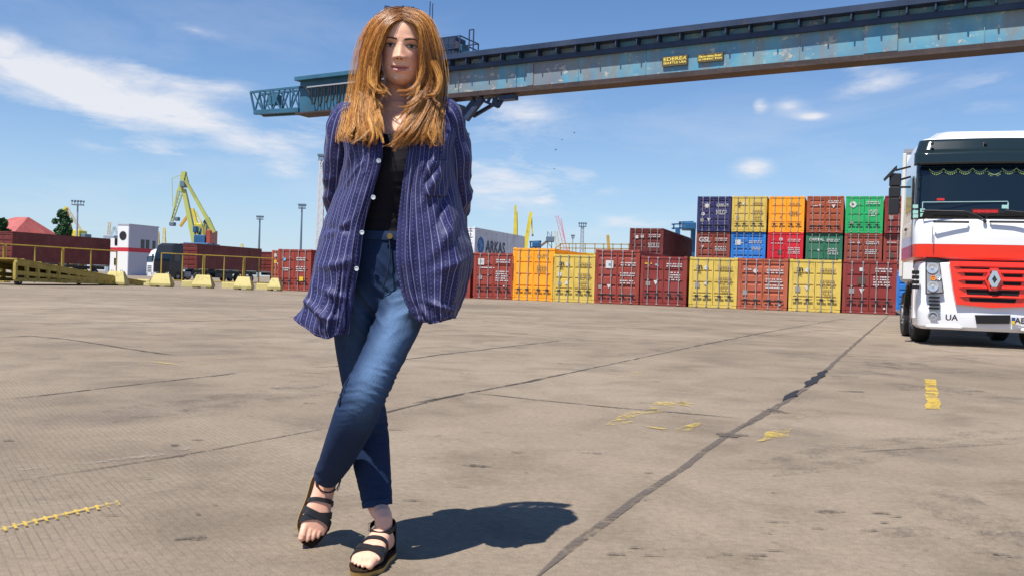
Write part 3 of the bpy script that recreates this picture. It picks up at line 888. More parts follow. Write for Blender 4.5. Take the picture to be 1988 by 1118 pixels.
def build_gantry():
    Y0 = 60.0
    P0 = atz(1000, Y0)
    gdir = math.atan((994 + 1990) / FPX)            # left of the view axis
    G = Vector((math.sin(gdir), -math.cos(gdir), 0))   # along the girder, to the right and nearer
    rot = math.atan2(G.y, G.x)
    def s_of(px, py=None):
        d = ray(px, 150 if py is None else py); d2 = Vector((d.x, d.y))
        t, s = Matrix(((d2.x, -G.x), (d2.y, -G.y))).inverted() @ Vector((P0.x, P0.y))
        return s, t
    def sz(px, py):
        """local (x along the girder, z) of a pixel on the girder's near face"""
        d = ray(px, py)
        t, s = Matrix(((d.x, -G.x), (d.y, -G.y))).inverted() @ Vector((P0.x, P0.y))
        return s, CAM_H + d.z * t
    t = empty('gantry_crane', P0, rot, 'long rusty blue gantry crane girder spanning high over the container yard', 'gantry crane')
    z0 = sz(1000, 183)[1]; z1 = sz(1000, 97)[1]
    H = z1 - z0
    sL = sz(868, 150)[0]; sR = 52.0
    j1 = sz(1037, 150)[0]; j2 = sz(1744, 80)[0]
    Wd = .95      # girder thickness, away from the camera
    MB().quad_box((sL, 0.0, z0 + .42), (j1, Wd, z1 - .1)).build('web_panel', M['crane_web'], t)
    MB().quad_box((j1, -.06, z0 + .42), (j2, Wd, z1 - .1)).build('web_panel', M['crane_web'], t)
    MB().quad_box((j2, -.02, z0 + .42), (sR, Wd, z1 - .1)).build('web_panel', M['crane_web'], t)
    MB().quad_box((j2 - 1.7, -.12, z0 + .45), (j2 - .02, -.065, z1 - .72)).build('splice_plate', M['crane_web'], t)
    MB().quad_box((j1 - .5, -.10, z0 + .45), (j1 - .02, -.005, z1 - 1.0)).build('splice_plate', M['crane_web'], t)
    MB().quad_box((sL, -.28, z0 + .05), (sR, Wd + .1, z0 + .16)).build('bottom_flange', M['crane_dark'], t)
    MB().quad_box((sL, -.10, z0 + .165), (sR, -.03, z0 + .41)).build('bottom_flange', M['crane_dark'], t)
    MB().quad_box((sL, -.75, z1 - .34), (sR, Wd + .4, z1)).build('top_flange', M['crane_navy'], t)
    MB().quad_box((sL, -.34, z1 - 1.02), (sR, -.07, z1 - .72)).build('stringer', M['crane_navy'], t)
    x = sL + .6
    while x < sR:
        MB().quad_box((x - .04, -.70, z1 - .72), (x + .04, -.065, z1 - .345)).build('bracket', M['crane_navy'], t); x += 1.38
    x = sL + 1.0
    while x < sR:
        MB().quad_box((x - .02, -.085, z0 + .43), (x + .02, -.065, z1 - 1.03)).build('stiffener', M['crane_web'], t); x += 4.6
    # maker's plates
    signm = simple('sign_brown', (.10, .075, .03), .5); signy = simple('sign_yellow', (.78, .60, .10), .5)
    for (a, b, c, d, lines) in ((1288, 108, 1337, 132, (('EDERER', 1.0, .62), ('SEATTLE USA', .62, -.62))), (1356, 103, 1406, 124, (('Storstacker', .80, .55), ('35 METRIC TON', .62, -.6)))):
        xa, za = sz(a, d); xb, zb = sz(b if False else c, b)
        p = MB().quad_box((xa, -.20, za), (xb, -.10, zb)).build('sign_plate', signm, t)
        
        cx, cz, hh = (xa + xb) / 2, (za + zb) / 2, (zb - za) / 2
        for (txt, sc, off) in lines:
            me = text_mesh(txt, hh * .98 * sc, signy, bold=.006)
            w = max(v.co.x for v in me.vertices) - min(v.co.x for v in me.vertices)
            k = (xb - xa - .12) / w
            me.transform(Matrix.Diagonal((k, 1, 1, 1)))
            o = link('lettering', me, p, (cx, -.211, cz + off * hh * .62)); o['kind'] = 'stuff'
    # leg head, leg and braces
    sl = sz(888, 200)[0]
    MB().quad_box((sL - 2.2, -.5, z0 - .15), (sL - .01, Wd + .2, z1 - .35)).build('leg_head', M['crane_dark'], t)  # this block's shade is put into its dark brown colour
    for (dy, dxx) in ((.2, 0), (1.2, 0)):
        MB().rings([[(sL - 1.9, dy - .45, z0 - .16), (sL + .5, dy - .45, z0 - .16), (sL + .5, dy + .45, z0 - .16), (sL - 1.9, dy + .45, z0 - .16)],
                    [(sL - 1.5, dy - .4 + (dy - .7) * 5, 0), (sL - .3, dy - .4 + (dy - .7) * 5, 0), (sL - .3, dy + .4 + (dy - .7) * 5, 0), (sL - 1.5, dy + .4 + (dy - .7) * 5, 0)]]).build('leg', M['crane_navy'], t)
        MB().rings([[(sR - 1.2, dy - .45, z0), (sR, dy - .45, z0), (sR, dy + .45, z0), (sR - 1.2, dy + .45, z0)],
                    [(sR - 1.2, dy - .4 + (dy - .7) * 5, 0), (sR, dy - .4 + (dy - .7) * 5, 0), (sR, dy + .4 + (dy - .7) * 5, 0), (sR - 1.2, dy + .4 + (dy - .7) * 5, 0)]]).build('leg', M['crane_navy'], t)
    def pz(px, py, y): s, z = sz(px, py); return (s, y, z)
    for (a, b, w, y) in (((902, 232), (934, 190), .34, .2), ((892, 222), (915, 193), .34, .5), ((905, 222), (962, 188), .22, .9)):
        MB().bar(pz(*a, y), pz(*b, y), w).build('brace', M['crane_navy'], t)
    for (a, b) in (((932, 194), (964, 208)), ((964, 208), (976, 189)), ((944, 198), (948, 190)), ((954, 202), (957, 190)), ((962, 206), (960, 189))):
        MB().bar(pz(*a, .2), pz(*b, .2), .16).build('hanger', M['crane_navy'], t)
    MB().box((sz(984, 190)[0], .2, sz(984, 190)[1]), (1.2, .6, .3)).build('bumper_stop', M['crane_navy'], t)
    # small platform rail half way up the leg
    for (a, b) in (((905, 262), (914, 262)), ((905, 272), (914, 272)), ((914, 260), (914, 282)), ((908, 262), (908, 282))):
        MB().bar(pz(*a, -.3), pz(*b, -.3), .1).build('platform_rail', M['crane_navy'], t)
    # cantilever with the festoon cables
    ca = sz(582, 190)[0]; zt = sz(582, 160)[1]; zb = sz(582, 221)[1]
    zt2 = z1 - .35
    MB().quad_box((ca, 0, zb), (sL - 2.21, Wd, zt)).build('cantilever_web', M['crane_teal'], t)
    MB().quad_box((ca - .1, -.55, zt), (sL - 2.21, Wd + .3, zt + .28)).build('cantilever_flange', M['crane_teal'], t)
    MB().quad_box((ca - .1, -.35, zb - .12), (sL - 2.21, Wd + .2, zb)).build('cantilever_flange', M['crane_dark'], t)
    MB().bar((ca + 1, -.28, zt - .55), (sL - 2.3, -.28, zt - .55), .10).build('festoon_rail', M['galv'], t)
    x = ca + 1.5; k = 0
    while x < sL - 2.6:
        w = .42; dep = 1.25 + .2 * math.sin(k * 1.7)
        pts = [(x + w * .5 * (1 - math.cos(math.pi * i / 8)) * (1 if True else 1), -.26, zt - .62 - dep * math.sin(math.pi * i / 8) ** .6) for i in range(9)]
        MB().tube(pts, .055, 6).build('festoon_cable', M['dark'], t); x += .62; k += 1
    pts = [(ca + .35 + .9 * math.sin(a * .17), -.24, zt - .5 - 1.35 * (1 - math.cos(a * .17)) * .6) for a in range(10)]
    MB().tube(pts, .06, 6).build('festoon_cable', M['dark'], t)
    # truss at the tip
    tip = sz(486, 200)[0]
    top = lambda f: (tip + (ca - tip) * f, 0, sz(486, 180)[1] + (sz(582, 170)[1] - sz(486, 180)[1]) * f)
    bot = lambda f: (tip + (ca - tip) * (.10 + .90 * f), 0, sz(497, 219)[1] + (sz(582, 214)[1] - sz(497, 219)[1]) * f)
    for dy in (0, Wd):
        def o(p): return (p[0], p[1] + dy, p[2])
        MB().bar(o(top(0)), o(top(1)), .16).build('truss_chord', M['crane_teal'], t)
        MB().bar(o(bot(0)), o(bot(1)), .30, .34).build('truss_chord', M['crane_teal'], t)
        MB().bar(o(top(0)), o(bot(0)), .13).build('truss_web', M['crane_teal'], t)
        for i in range(5):
            f0, f1 = i / 5, (i + 1) / 5
            a, b = (top(f0 + .1), bot(f0)) if i % 2 else (top(f1), bot(f0))
            MB().bar(o(a), o(b), .10).build('truss_web', M['crane_teal'], t)
            MB().bar(o(top(f1 if i % 2 else f0 + .05)), o(bot(f1)), .08).build('truss_web', M['crane_teal'], t)
    MB().quad_box((bot(0)[0], .1, bot(0)[2] - .1), (bot(1)[0], Wd - .1, bot(0)[2] - .04)).build('truss_deck', M['crane_dark'], t)
    c = top(.45); MB().box((c[0], .3, c[2] - .75), (1.0, .5, .75)).build('cable_reel_box', M['crane_teal'], t)
    # machinery platform on top
    xa = sz(842, 90)[0]; xb = sz(906, 105)[0]; zp = sz(880, 108)[1]
    MB().quad_box((xa - 4, .1, z1 + .01), (xb, 2.6, z1 + .22)).build('platform_deck', M['crane_navy'], t)
    for (fx, hgt) in ((.0, 1.0),):
        MB().bevbox(((xa + xb) / 2 - .9, 1.2, z1 + .95), (1.9, 1.4, 1.4), .06).build('winch_housing', M['crane_navy'], t)
        MB().bevbox(((xa + xb) / 2 + .1, 1.0, z1 + .62), (.9, .8, .8), .06).build('motor', M['crane_teal'], t)
        MB().tube([((xa + xb) / 2 - .2, .55, z1 + .8), ((xa + xb) / 2 - .2, 1.9, z1 + .8)], .55, 16).build('winch_drum', M['crane_dark'], t)
    zt3 = sz(880, 70)[1] + .1
    xr = xb - .7
    for yy in (.15, 2.5):
        for zz in (zt3 - .12, zt3 - .62, z1 + .65):
            MB().bar((xa - 4, yy, zz), (xr, yy, zz), .07).build('guard_rail', M['crane_navy'], t)
        xx = xa - 4
        while xx < xr + .05:
            MB().bar((xx, yy, z1 + .2), (xx, yy, zt3 - .1), .07).build('rail_post', M['crane_navy'], t); xx += (xr - xa + 4) / 6
    for zz in (zt3 - .12, zt3 - .62): MB().bar((xr, .15, zz), (xr, 2.5, zz), .07).build('guard_rail', M['crane_navy'], t)
    for xx in (xb + .1, xb + .45): MB().bar((xx, .1, z1 + .02), (xx, .1, z1 + 1.75), .07).build('ladder_post', M['crane_navy'], t)
    MB().bar((xb + .1, .1, z1 + 1.75), (xb + .45, .1, z1 + 1.75), .07).build('ladder_post', M['crane_navy'], t)
    MB().quad_box((xb - .2, -.2, z1 + .01), (xb + 3.2, 1.0, z1 + .2)).build('walkway_cover', M['crane_teal'], t)
    # beam and aerials above the trolley
    p = pz(729, 8, 1.2); q = pz(802, 24, 1.2)
    MB().bar(p, q, .36, .36).build('upper_beam', M['crane_navy'], t)
    MB().bar((q[0], 1.2, q[2] + .1), (q[0], 1.2, z1 + .2), .4).build('mast_post', M['crane_navy'], t)
    for (px, py) in ((816, -6), (821, -2)):
        a = pz(px, py, 1.2); MB().bar(a, (a[0], 1.2, z1 + .2), .05).build('aerial', M['crane_navy'], t)
    return t
build_gantry()
# ------------------------------------------------------------------ the white lorry
M['truck_white'] = simple('lorry_white_paint', (.80, .80, .81), .25, 0, .5, **{'Coat Weight': .5, 'Coat Roughness': .08})
M['truck_red'] = simple('lorry_red_paint', (.78, .030, .008), .28, 0, .5, **{'Coat Weight': .5, 'Coat Roughness': .08})
M['black_plastic'] = simple('black_plastic', (.014, .014, .016), .5)
M['slot_dark'] = simple('slot_dark', (.006, .006, .007), .9)
M['visor'] = simple('smoked_visor', (.012, .022, .024), .12, 0, .6)
M['trim_grey'] = simple('grey_trim', (.30, .30, .32), .4)
M['lens'] = simple('lamp_lens', (.62, .65, .68), .08, .55)
M['amber'] = simple('amber_lens', (.75, .25, .03), .2)
def tyre_mat():
    mt, nt, b = new_mat('tyre_rubber'); co = ncoord(nt)
    nt.links.new(nramp(nt, nnoise(nt, co, 6, 5), [(.3, (.013, .012, .012)), (.7, (.035, .032, .03))]), b.inputs['Base Color']); b.inputs['Roughness'].default_value = .85
    return mt
M['tyre'] = tyre_mat()

def wheel_mesh(r=.5, w=.3):
    mb = MB(); prof = [(r * .56, -w / 2), (r * .92, -w / 2), (r * .985, -w / 2 + .03), (r, -w * .3), (r, w * .3), (r * .985, w / 2 - .03), (r * .92, w / 2), (r * .56, w / 2)]
    n = 36; rg = []
    for i in range(n):
        a = 2 * math.pi * i / n
        rg.append([(x, p * math.cos(a), p * math.sin(a)) for (p, x) in prof])
    rg.append(rg[0])
    mb.rings(rg, closed=True, cap=False)
    return mb.mesh('tyre', M['tyre'], smooth=35)
def rim_mesh(r=.5, w=.3):
    mb = MB(); n = 24
    for (rr, x0, x1) in ((r * .575, -w / 2 + .02, w / 2 - .02), (r * .25, -w / 2 - .02, w / 2 - .05)):
        mb.prism([(x0, rr * math.cos(2 * math.pi * i / n), rr * math.sin(2 * math.pi * i / n)) for i in range(n)], (x1 - x0, 0, 0))
    for i in range(10):
        a = 2 * math.pi * i / 10; mb.box((-w / 2 + .01, r * .4 * math.cos(a), r * .4 * math.sin(a)), (.05, .03, .03))
    return mb.mesh('rim', M['trim_grey'])
WHEEL = wheel_mesh(); RIM = rim_mesh()
def add_wheel(parent, x, y, r=.5):
    o = link('wheel', WHEEL, parent, (x, y, r)); o.scale = (1 if x < 0 else -1, r / .5, r / .5)
    link('rim', RIM, o)
    return o

def build_truck():
    TA = R(17.0)
    T0 = atz(1925, 16.4)
    tu = Vector((math.cos(TA), -math.sin(TA), 0)); tv = Vector((math.sin(TA), math.cos(TA), 0))
    t = empty('lorry', T0, -TA, 'white lorry with red band and red grille parked on the concrete yard', 'lorry')
    def L(px, py, y=0.0):
        """local (x, z) of the point of the plane local-y = y that the pixel shows"""
        P = T0 + tv * y
        d = ray(px, py)
        tt, s = Matrix(((d.x, -tu.x), (d.y, -tu.y))).inverted() @ Vector((P.x, P.y))
        return s, CAM_H + d.z * tt
    white, red = M['truck_white'], M['truck_red']
    def plan(w, y0, bulge, rear, corner=.22, n=6):
        """outline seen from above, counter-clockwise from the rear left"""
        p = [(-w, rear), (-w, y0 + corner + .25)]
        for i in range(n + 1):
            a = math.pi * .5 * i / n
            p.append((-w + corner * (1 - math.cos(a)), y0 + corner * (1 - math.sin(a)) + bulge * 1.0))
        for f in (-.6, -.3, 0, .3, .6):
            p.append(((w - corner) * f / .75 * .72, y0 + bulge * abs(f) ** 2 * 1.2))
        return p + [(-x, y) for (x, y) in reversed(p[:n + 3])]
    def shell(name, levels, mat, smooth=30):
        rg = [[(x, y, z) for (x, y) in plan(*a)] for (z, a) in levels]
        return MB().rings(rg).build(name, mat, t, smooth=smooth)
    # upper cab: red band, white waist panel, window storey, roof
    shell('red_band', [(1.58, (1.25, .05, .10, 2.15)), (1.62, (1.295, .0, .10, 2.2)), (1.86, (1.30, -.01, .10, 2.2))], red)
    shell('waist_panel', [(1.863, (1.30, -.01, .10, 2.2)), (2.0, (1.30, -.012, .10, 2.2)), (2.28, (1.30, .0, .10, 2.2)), (2.32, (1.29, .02, .10, 2.2))], white)
    shell('cab_body', [(2.322, (1.285, .045, .10, 2.2)), (3.26, (1.265, .17, .10, 2.2)), (3.63, (1.25, .24, .10, 2.2)), (3.88, (1.16, .40, .10, 2.15)), (3.95, (1.0, .60, .10, 2.1))], white)
    # windscreen, one curved pane set just proud of the body
    def wrap(name, mat, za, zb, wa, wb, ya, yb, off, rows=6, cut=(4, -4), smooth=40, thick=.02):
        rg = []
        for k in range(rows + 1):
            f = k / rows
            p = plan(wa + (wb - wa) * f + off * .6, ya + (yb - ya) * f - off, .10, 2.2)[cut[0]:cut[1]]
            z = za + (zb - za) * f
            rg.append([(x, y, z) for (x, y) in p])
        mb = MB(); mb.rings(rg, closed=False, cap=False)
        o = mb.build(name, mat, t, smooth=smooth)
        md = o.modifiers.new('thickness', 'SOLIDIFY'); md.thickness = thick; md.offset = -1
        return o
    wrap('windscreen', M['glass_dark'], 2.335, 3.37, 1.288, 1.262, .035, .185, .014, cut=(2, -2))
    # sun visor of smoked plastic, two mouldings
    wrap('sun_visor', M['visor'], 3.345, 3.59, 1.27, 1.26, .16, .22, .10, 4, (2, -2), 30, .03)
    wrap('sun_visor', M['visor'], 3.595, 3.84, 1.255, 1.18, .235, .36, .075, 5, (2, -2), 30, .03)
    # roof deflector
    mb = MB(); rg = []
    for (y, hw, z) in ((.62, .50, 3.955), (.75, .78, 4.04), (1.1, .86, 4.10), (1.9, .9, 4.13)):
        rg.append([(-hw - .16, y, 3.91), (-hw, y, z - .03), (-hw * .8, y, z), (hw * .8, y, z), (hw, y, z - .03), (hw + .16, y, 3.91)])
    mb.rings(rg).build('roof_deflector', white, t, smooth=35)
    for px in (1810, 1913):
        x, z = L(px, 279, .2); MB().bevbox((x, .22, z), (.05, .08, .05), .01).build('marker_lamp', M['black_plastic'], t)
    # lower front: bumper shell
    shell('bumper', [(.30, (1.13, .06, .06, 1.0, .18)), (.36, (1.19, .0, .06, .95, .2)), (.60, (1.215, -.03, .06, .9, .2)), (.66, (1.225, -.02, .06, .9, .2)), (.95, (1.225, .0, .06, .9, .2)), (1.50, (1.20, .04, .06, .9, .2)), (1.545, (1.17, .07, .06, .9, .2))], white)
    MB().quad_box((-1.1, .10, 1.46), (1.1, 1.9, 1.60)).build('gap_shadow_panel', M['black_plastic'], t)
    def plate(name, poly_px, y, depth, mat, parent=None, inset=0.0):
        pts = [L(px, py, y) for (px, py) in poly_px]
        o = MB().prism([(x, y, z) for (x, z) in pts], (0, depth, 0)).build(name, mat, parent or t)
        return o
    def mir(poly):      # mirror a pixel outline about the emblem by local x
        return poly
    # grille, symmetric about x = 0
    def sym(name, pts, y, depth, mat, parent=None):
        return MB().prism([(x, y, z) for (x, z) in pts], (0, depth, 0)).build(name, mat, parent or t)
    gl = [L(1843, 507, -.06), L(1850, 560, -.06), L(1856, 590, -.06)]; gb = (0, L(1925, 597, -.06)[1])
    gp = gl + [gb] + [(-x, z) for (x, z) in reversed(gl)]
    gr = sym('grille', gp, -.075, .10, red)
    # raised louvre blades and dark slots between them
    def slot(xa, xb, ya, yb, parent, name='grille_slot', bl=.05):
        (x0, z1_), (x1, z0_) = L(xa, ya, -.06), L(xb, yb, -.06)
        pts = [(x0 - bl, z1_), (x1 + bl * (1 if x1 > .2 else 0), z1_), (x1, z0_), (x0, z0_)]
        return sym(name, pts, -.079, .02, M['slot_dark'], parent)
    def slot2(x0, x1, z0_, z1_, bl=.05):
        sym('grille_slot', [(x0 - bl, z1_), (x1 + bl, z1_), (x1, z0_), (x0, z0_)], -.079, .02, M['slot_dark'], gr)
    zz = lambda py: L(1900, py, -.06)[1]
    xx = lambda px: L(px, 550, -.06)[0]
    slot2(-.52, .52, zz(522.5), zz(520), .04)
    for (pa, pb, qa, qb) in ((531, 536.5, 1873, 1909), (546, 552.5, 1875, 1909)):
        x0, x1 = xx(qa), xx(qb)
        slot2(x0, x1 - .02, zz(pb), zz(pa), .02); slot2(-x1 + .02, -x0, zz(pb), zz(pa), .02)
    slot2(xx(1878), -xx(1878), zz(572), zz(562), .02)
    slot2(xx(1884), -xx(1884), zz(585.5), zz(578), .02)
    for (za, zb_, hw) in ((zz(519), zz(508.5), .66), (zz(530.3), zz(523.2), .60), (zz(545.3), zz(537.5), .585), (zz(560.5), zz(553.5), .565), (zz(577), zz(573), .545)):
        MB().rings([[(-hw, -.078, za), (-hw, -.078, zb_), (-hw + .05, -.078, zb_)] + [(hw - .05, -.078, zb_), (hw, -.078, zb_), (hw, -.078, za)],
                    [(-hw + .08, -.115, za + .012), (-hw + .08, -.10, zb_ - .006), (-hw + .1, -.10, zb_ - .006)] + [(hw - .1, -.10, zb_ - .006), (hw - .08, -.10, zb_ - .006), (hw - .08, -.115, za + .012)]]).build('louvre', red, gr)
    ez = (zz(524) + zz(560)) / 2; eh = (zz(524) - zz(560)) / 2; ew = .125
    def dia(k): return [(-ew * k * .42, ez + eh * k), (ew * k * .42, ez + eh * k), (ew * k, ez), (ew * k * .42, ez - eh * k), (-ew * k * .42, ez - eh * k), (-ew * k, ez)]
    em = sym('emblem_mount', dia(1.22), -.135, .05, red, gr)
    MB().rings([[(x, -.14, z) for (x, z) in dia(1.0)], [(x, -.185, z) for (x, z) in dia(.80)], [(x, -.185, z) for (x, z) in [(0, ez + eh * .45), (ew * .22, ez + .1 * eh), (ew * .36, ez), (0, ez - eh * .45), (-ew * .22, ez - .1 * eh), (-ew * .36, ez)]]], cap=False).build('emblem', M['chrome'], em)
    sym('emblem_hollow', [(0, ez + eh * .5), (ew * .4, ez), (0, ez - eh * .5), (-ew * .4, ez)], -.150, .02, simple('emblem_dark', (.12, .12, .13), .3, .8), em)
    # headlights both sides
    hpx = [(1799, 510), (1823, 511), (1830, 567), (1799, 569)]
    for sgn in (1, -1):
        pts = [L(a, b, -.03) for a, b in hpx]
        if sgn < 0: pts = [(-x, z) for x, z in reversed(pts)]
        cx_ = sum(x for x, z in pts) / 4; cz_ = sum(z for x, z in pts) / 4
        sym('headlight_frame', [(cx_ + (x - cx_) * 1.14, cz_ + (z - cz_) * 1.07) for x, z in pts], -.040, .05, M['black_plastic'])
        hb = sym('headlight', pts, -.045, .05, M['trim_grey'])
        for (px, py, r, mt) in ((1810, 521, 10.5, 'lens'), (1812, 540, 5, 'amber'), (1811, 556, 10, 'lens'), (1822, 538, 6, 'lens')):
            x, z = L(px, py, -.05); rr = r / 106
            mb = MB(); n = 20
            mb.rings([[(sgn * x + rr * k * math.cos(2 * math.pi * i / n), -.047 - dep, z + rr * k * math.sin(2 * math.pi * i / n)) for i in range(n)] for (k, dep) in ((1, 0), (1, .012), (.8, .014), (.55, .004), (.3, .004), (.12, .02))])
            mb.build('lamp', M[mt], hb, smooth=30)
        # corner vent and slots
        for k in range(4):
            x, z = L(1777, 529 + k * 9.4, .05); MB().bevbox((sgn * x, .02, z), (.12, .08, .07), .01).build('corner_vent', M['slot_dark'], t)
        for k in range(4):
            x, z = L(1813.5, 577 + k * 7.0, -.03); MB().box((sgn * x, -.03, z), (.18, .05, .036)).build('bumper_slot', M['slot_dark'], t)
        x, z = L(1811, 613, -.03)
        mb = MB(); n = 20
        mb.rings([[(sgn * x + .088 * k * math.cos(2 * math.pi * i / n), -.03 - d, z + .088 * k * math.sin(2 * math.pi * i / n)) for i in range(n)] for (k, d) in ((1, 0), (1, .02), (.75, .022), (.7, .0), (.2, .01))])
        mb.build('fog_lamp', M['trim_grey'], t, smooth=30)
    x, z = L(1847, 616.5, -.05); o = link('lettering', text_mesh('UA', .15, M['black_mark'], bold=.004), t, (x, -.058, z)); o['kind'] = 'stuff'
    plate('bumper_opening', [(1893, 611), (1962, 611), (1960, 628), (1896, 628)], -.054, .03, M['slot_dark'])
    pl = plate('number_plate', [(1964, 615), (2012, 617), (2012, 631), (1964, 628.5)], -.066, .012, M['white_mark'])
    x0, z0 = L(1967.5, 622, -.07); MB().box((x0, -.069, z0 + .028), (.055, .004, .055)).build('plate_flag', M['blue_mark'], pl); MB().box((x0, -.069, z0 - .03), (.055, .004, .055)).build('plate_flag', M['yellow_mark'], pl)
    x, z = L(1980, 622.3, -.07); o = link('lettering', text_mesh('AE', .14, M['black_mark'], bold=.003), pl, (x, -.071, z)); o['kind'] = 'stuff'
    # lower step bar across the bumper
    for sgn in (1, -1):
        MB().bevbox((sgn * .78, -.085, .36), (.62, .09, .09), .03).build('bumper_lip', white, t)
    # handles under the windscreen, panel line
    for (a, b) in ((1813, 1880), (1922, 2000)):
        (x0, z0), (x1, _) = L(a, 431, -.02), L(b, 431, -.02)
        h = MB(); h.tube([(x0, -.02, z0), (x0 + .02, -.045, z0), (x1 - .02, -.045, z0), (x1, -.02, z0)], .021, 8); h.build('grab_handle', M['black_plastic'], t, smooth=40)
    (x, za), (_, zb) = L(1811, 440, 0), L(1811, 472, 0); MB().box((x, -.002, (za + zb) / 2), (.008, .03, za - zb)).build('panel_seam', M['black_plastic'], t)
    # wipers
    for (pts) in (((1912, 428), (1895, 418), (1872, 411), (1790, 409)), ((2010, 428), (1995, 418), (1985, 413), (1950, 409))):
        P = [(L(a, b, .03)[0], .015 - .02 * (i == 0), L(a, b, .03)[1]) for i, (a, b) in enumerate(pts)]
        MB().tube(P, .014, 6).build('wiper', M['black_plastic'], t)
    x, z = L(1912, 430, -.03); MB().bevbox((x, -.03, z), (.06, .05, .06), .015).build('wiper_pivot', M['black_plastic'], t)
    # pieces seen through the glass: fringe, tray, name board, permits
    mb = MB(); fr = simple('fringe_green', (.30, .42, .16), .8)
    n = 9
    for k in range(n):
        x0 = -1.08 + k * 2.16 / n; w = 2.16 / n
        dz = .05 if k == 4 else 0
        pts = [(x0 + w * i / 8, .1, 3.265 - .07 * math.sin(math.pi * i / 8) - dz) for i in range(9)]
        MB().tube([(p[0], .142 + .10 * abs(p[0] / 1.1) ** 2, p[2]) for p in pts], .008, 4).build('fringe_scallop', fr, t)
        for i in range(1, 8):
            p = pts[i]; mb.box((p[0], .139 + .10 * abs(p[0] / 1.1) ** 2, p[2] - .035), (.012, .006, .024))
    o = mb.build('fringe_tassels', fr, t); o['kind'] = 'stuff'
    tr = simple('tray_line', (.35, .52, .52), .4)
    (x0, z0), (x1, z1_) = L(1791, 393, .06), L(1957, 387, .06)
    MB().bar((x0, .052, z0), (x1, .052, z0 + .02), .014).build('dashboard_rail', tr, t); MB().bar((x0, .052, z0), (x0, .046, z0 - .18), .014).build('dashboard_rail', tr, t); MB().bar((x1, .052, z0), (x1, .047, z0 - .12), .02).build('dashboard_rail', tr, t)
    perm = simple('permit_green', (.35, .62, .54), .5)
    for (px, py) in ((1779, 400), (1779, 411), (1779, 419), (1793, 408), (1793, 417), (1950, 402)):
        x, z = L(px, py, .06); MB().box((x, .047 + .10 * abs(x / 1.1) ** 2, z), (.09, .006, .065)).build('permit_card', perm, t)
    x, z = L(1912, 411, .06)
    MB().box((x, .040, z), (.46, .006, .10)).build('name_board', simple('board_dark', (.05, .006, .006), .5), t)
    mb = MB(); r = random.Random(4); q = x - .2
    while q < x + .2:
        w = r.uniform(.022, .04); mb.box((q + w / 2, .036, z), (w * .8, .004, r.uniform(.045, .06))); q += w
    mb.build('lettering', M['red_mark'], t)['kind'] = 'stuff'
    x, z = L(1826, 388, .06); MB().bevbox((x, .043, z), (.13, .006, .04), .002).build('red_cap', M['red_mark'], t)
    # mirrors
    for sgn in (1, -1):
        for (pa, pb, qa, qb) in ((337, 362, 1727, 1750), (363, 384, 1726, 1749), (384.5, 417, 1725, 1747)):
            (x0, z0), (x1, z1_) = L(qa, pb, .15), L(qb, pa, .15)
            MB().bevbox((sgn * (x0 + x1) / 2, .2, (z0 + z1_) / 2), (x1 - x0, .16, z1_ - z0), .018).build('mirror_housing', M['black_plastic'], t, smooth=30)
        P = [L(a, b, .15) for a, b in ((1716, 347), (1735, 327), (1741, 322), (1741, 330), (1719, 351))]
        MB().prism([(sgn * x, .10, z) for x, z in P], (0, .2, 0)).build('kerb_mirror', M['black_plastic'], t)
        for (a, b, c, d) in ((1740, 331, 1766, 322), (1746, 350, 1766, 342), (1744, 364, 1766, 362)):
            (x0, z0), (x1, z1_) = L(a, b, .2), L(c, d, .2)
            MB().bar((sgn * x0, .2, z0), (sgn * (x1 + .03), .35, z1_), .035).build('mirror_arm', M['black_plastic'], t)
        MB().quad_box((sgn * 1.283 - .012, .75, 2.55), (sgn * 1.283 + .012, 1.75, 3.2)).build('side_window', simple('side_glass', (.10, .20, .17), .08), t)
        MB().bevbox((sgn * 1.30, .62, 2.75), (.03, .14, .8), .01).build('window_pillar', M['black_plastic'], t)
        MB().box((sgn * 1.302, .55, 1.98), (.01, .012, .7)).build('door_seam', M['black_plastic'], t)
        MB().bevbox((sgn * 1.31, 1.5, 2.22), (.03, .2, .05), .01).build('door_handle', M['black_plastic'], t)
        # wheel arch, steps, wheel
        mb = MB(); n = 10; rg = []
        for i in range(n + 1):
            a = math.pi * i / n
            rg.append([(sgn * 1.23, 1.42 - .62 * math.cos(a), .5 + .62 * math.sin(a)), (sgn * .82, 1.42 - .62 * math.cos(a), .5 + .62 * math.sin(a)), (sgn * .82, 1.42 - .68 * math.cos(a), .5 + .68 * math.sin(a)), (sgn * 1.24, 1.42 - .68 * math.cos(a), .5 + .68 * math.sin(a))])
        mb.rings(rg).build('mudguard', M['black_plastic'], t)
        MB().bevbox((sgn * 1.17, .66, .92), (.14, .30, .95), .04).build('step_panel', white, t, smooth=30)
        add_wheel(t, sgn * 1.0, 1.42, .5)
        for y in (3.9,): add_wheel(t, sgn * .9, y, .5)
        MB().bevbox((sgn * .8, 2.7, .75), (.5, 1.1, .6), .08).build('fuel_tank', M['black_plastic'], t)
    MB().quad_box((-.45, .5, .62), (.45, 4.6, .95)).build('chassis', M['black_plastic'], t)
    MB().tube([(-1.0, 1.42, .5), (1.0, 1.42, .5)], .08, 8).build('axle', M['black_plastic'], t)
    MB().quad_box((-1.0, .35, .5), (1.0, 1.9, 1.45)).build('engine_block', M['black_plastic'], t)
    # trailer box behind
    TRA = R(24.5)
    c = atz(1745, 19.9)
    p = c + Vector((math.cos(TRA), -math.sin(TRA), 0)) * 1.28 + Vector((math.sin(TRA), math.cos(TRA), 0)) * 1.1
    tl = empty('box_trailer', (p.x, p.y, 0), -TRA, 'white box trailer with blue lettering standing behind the lorry cab', 'trailer')
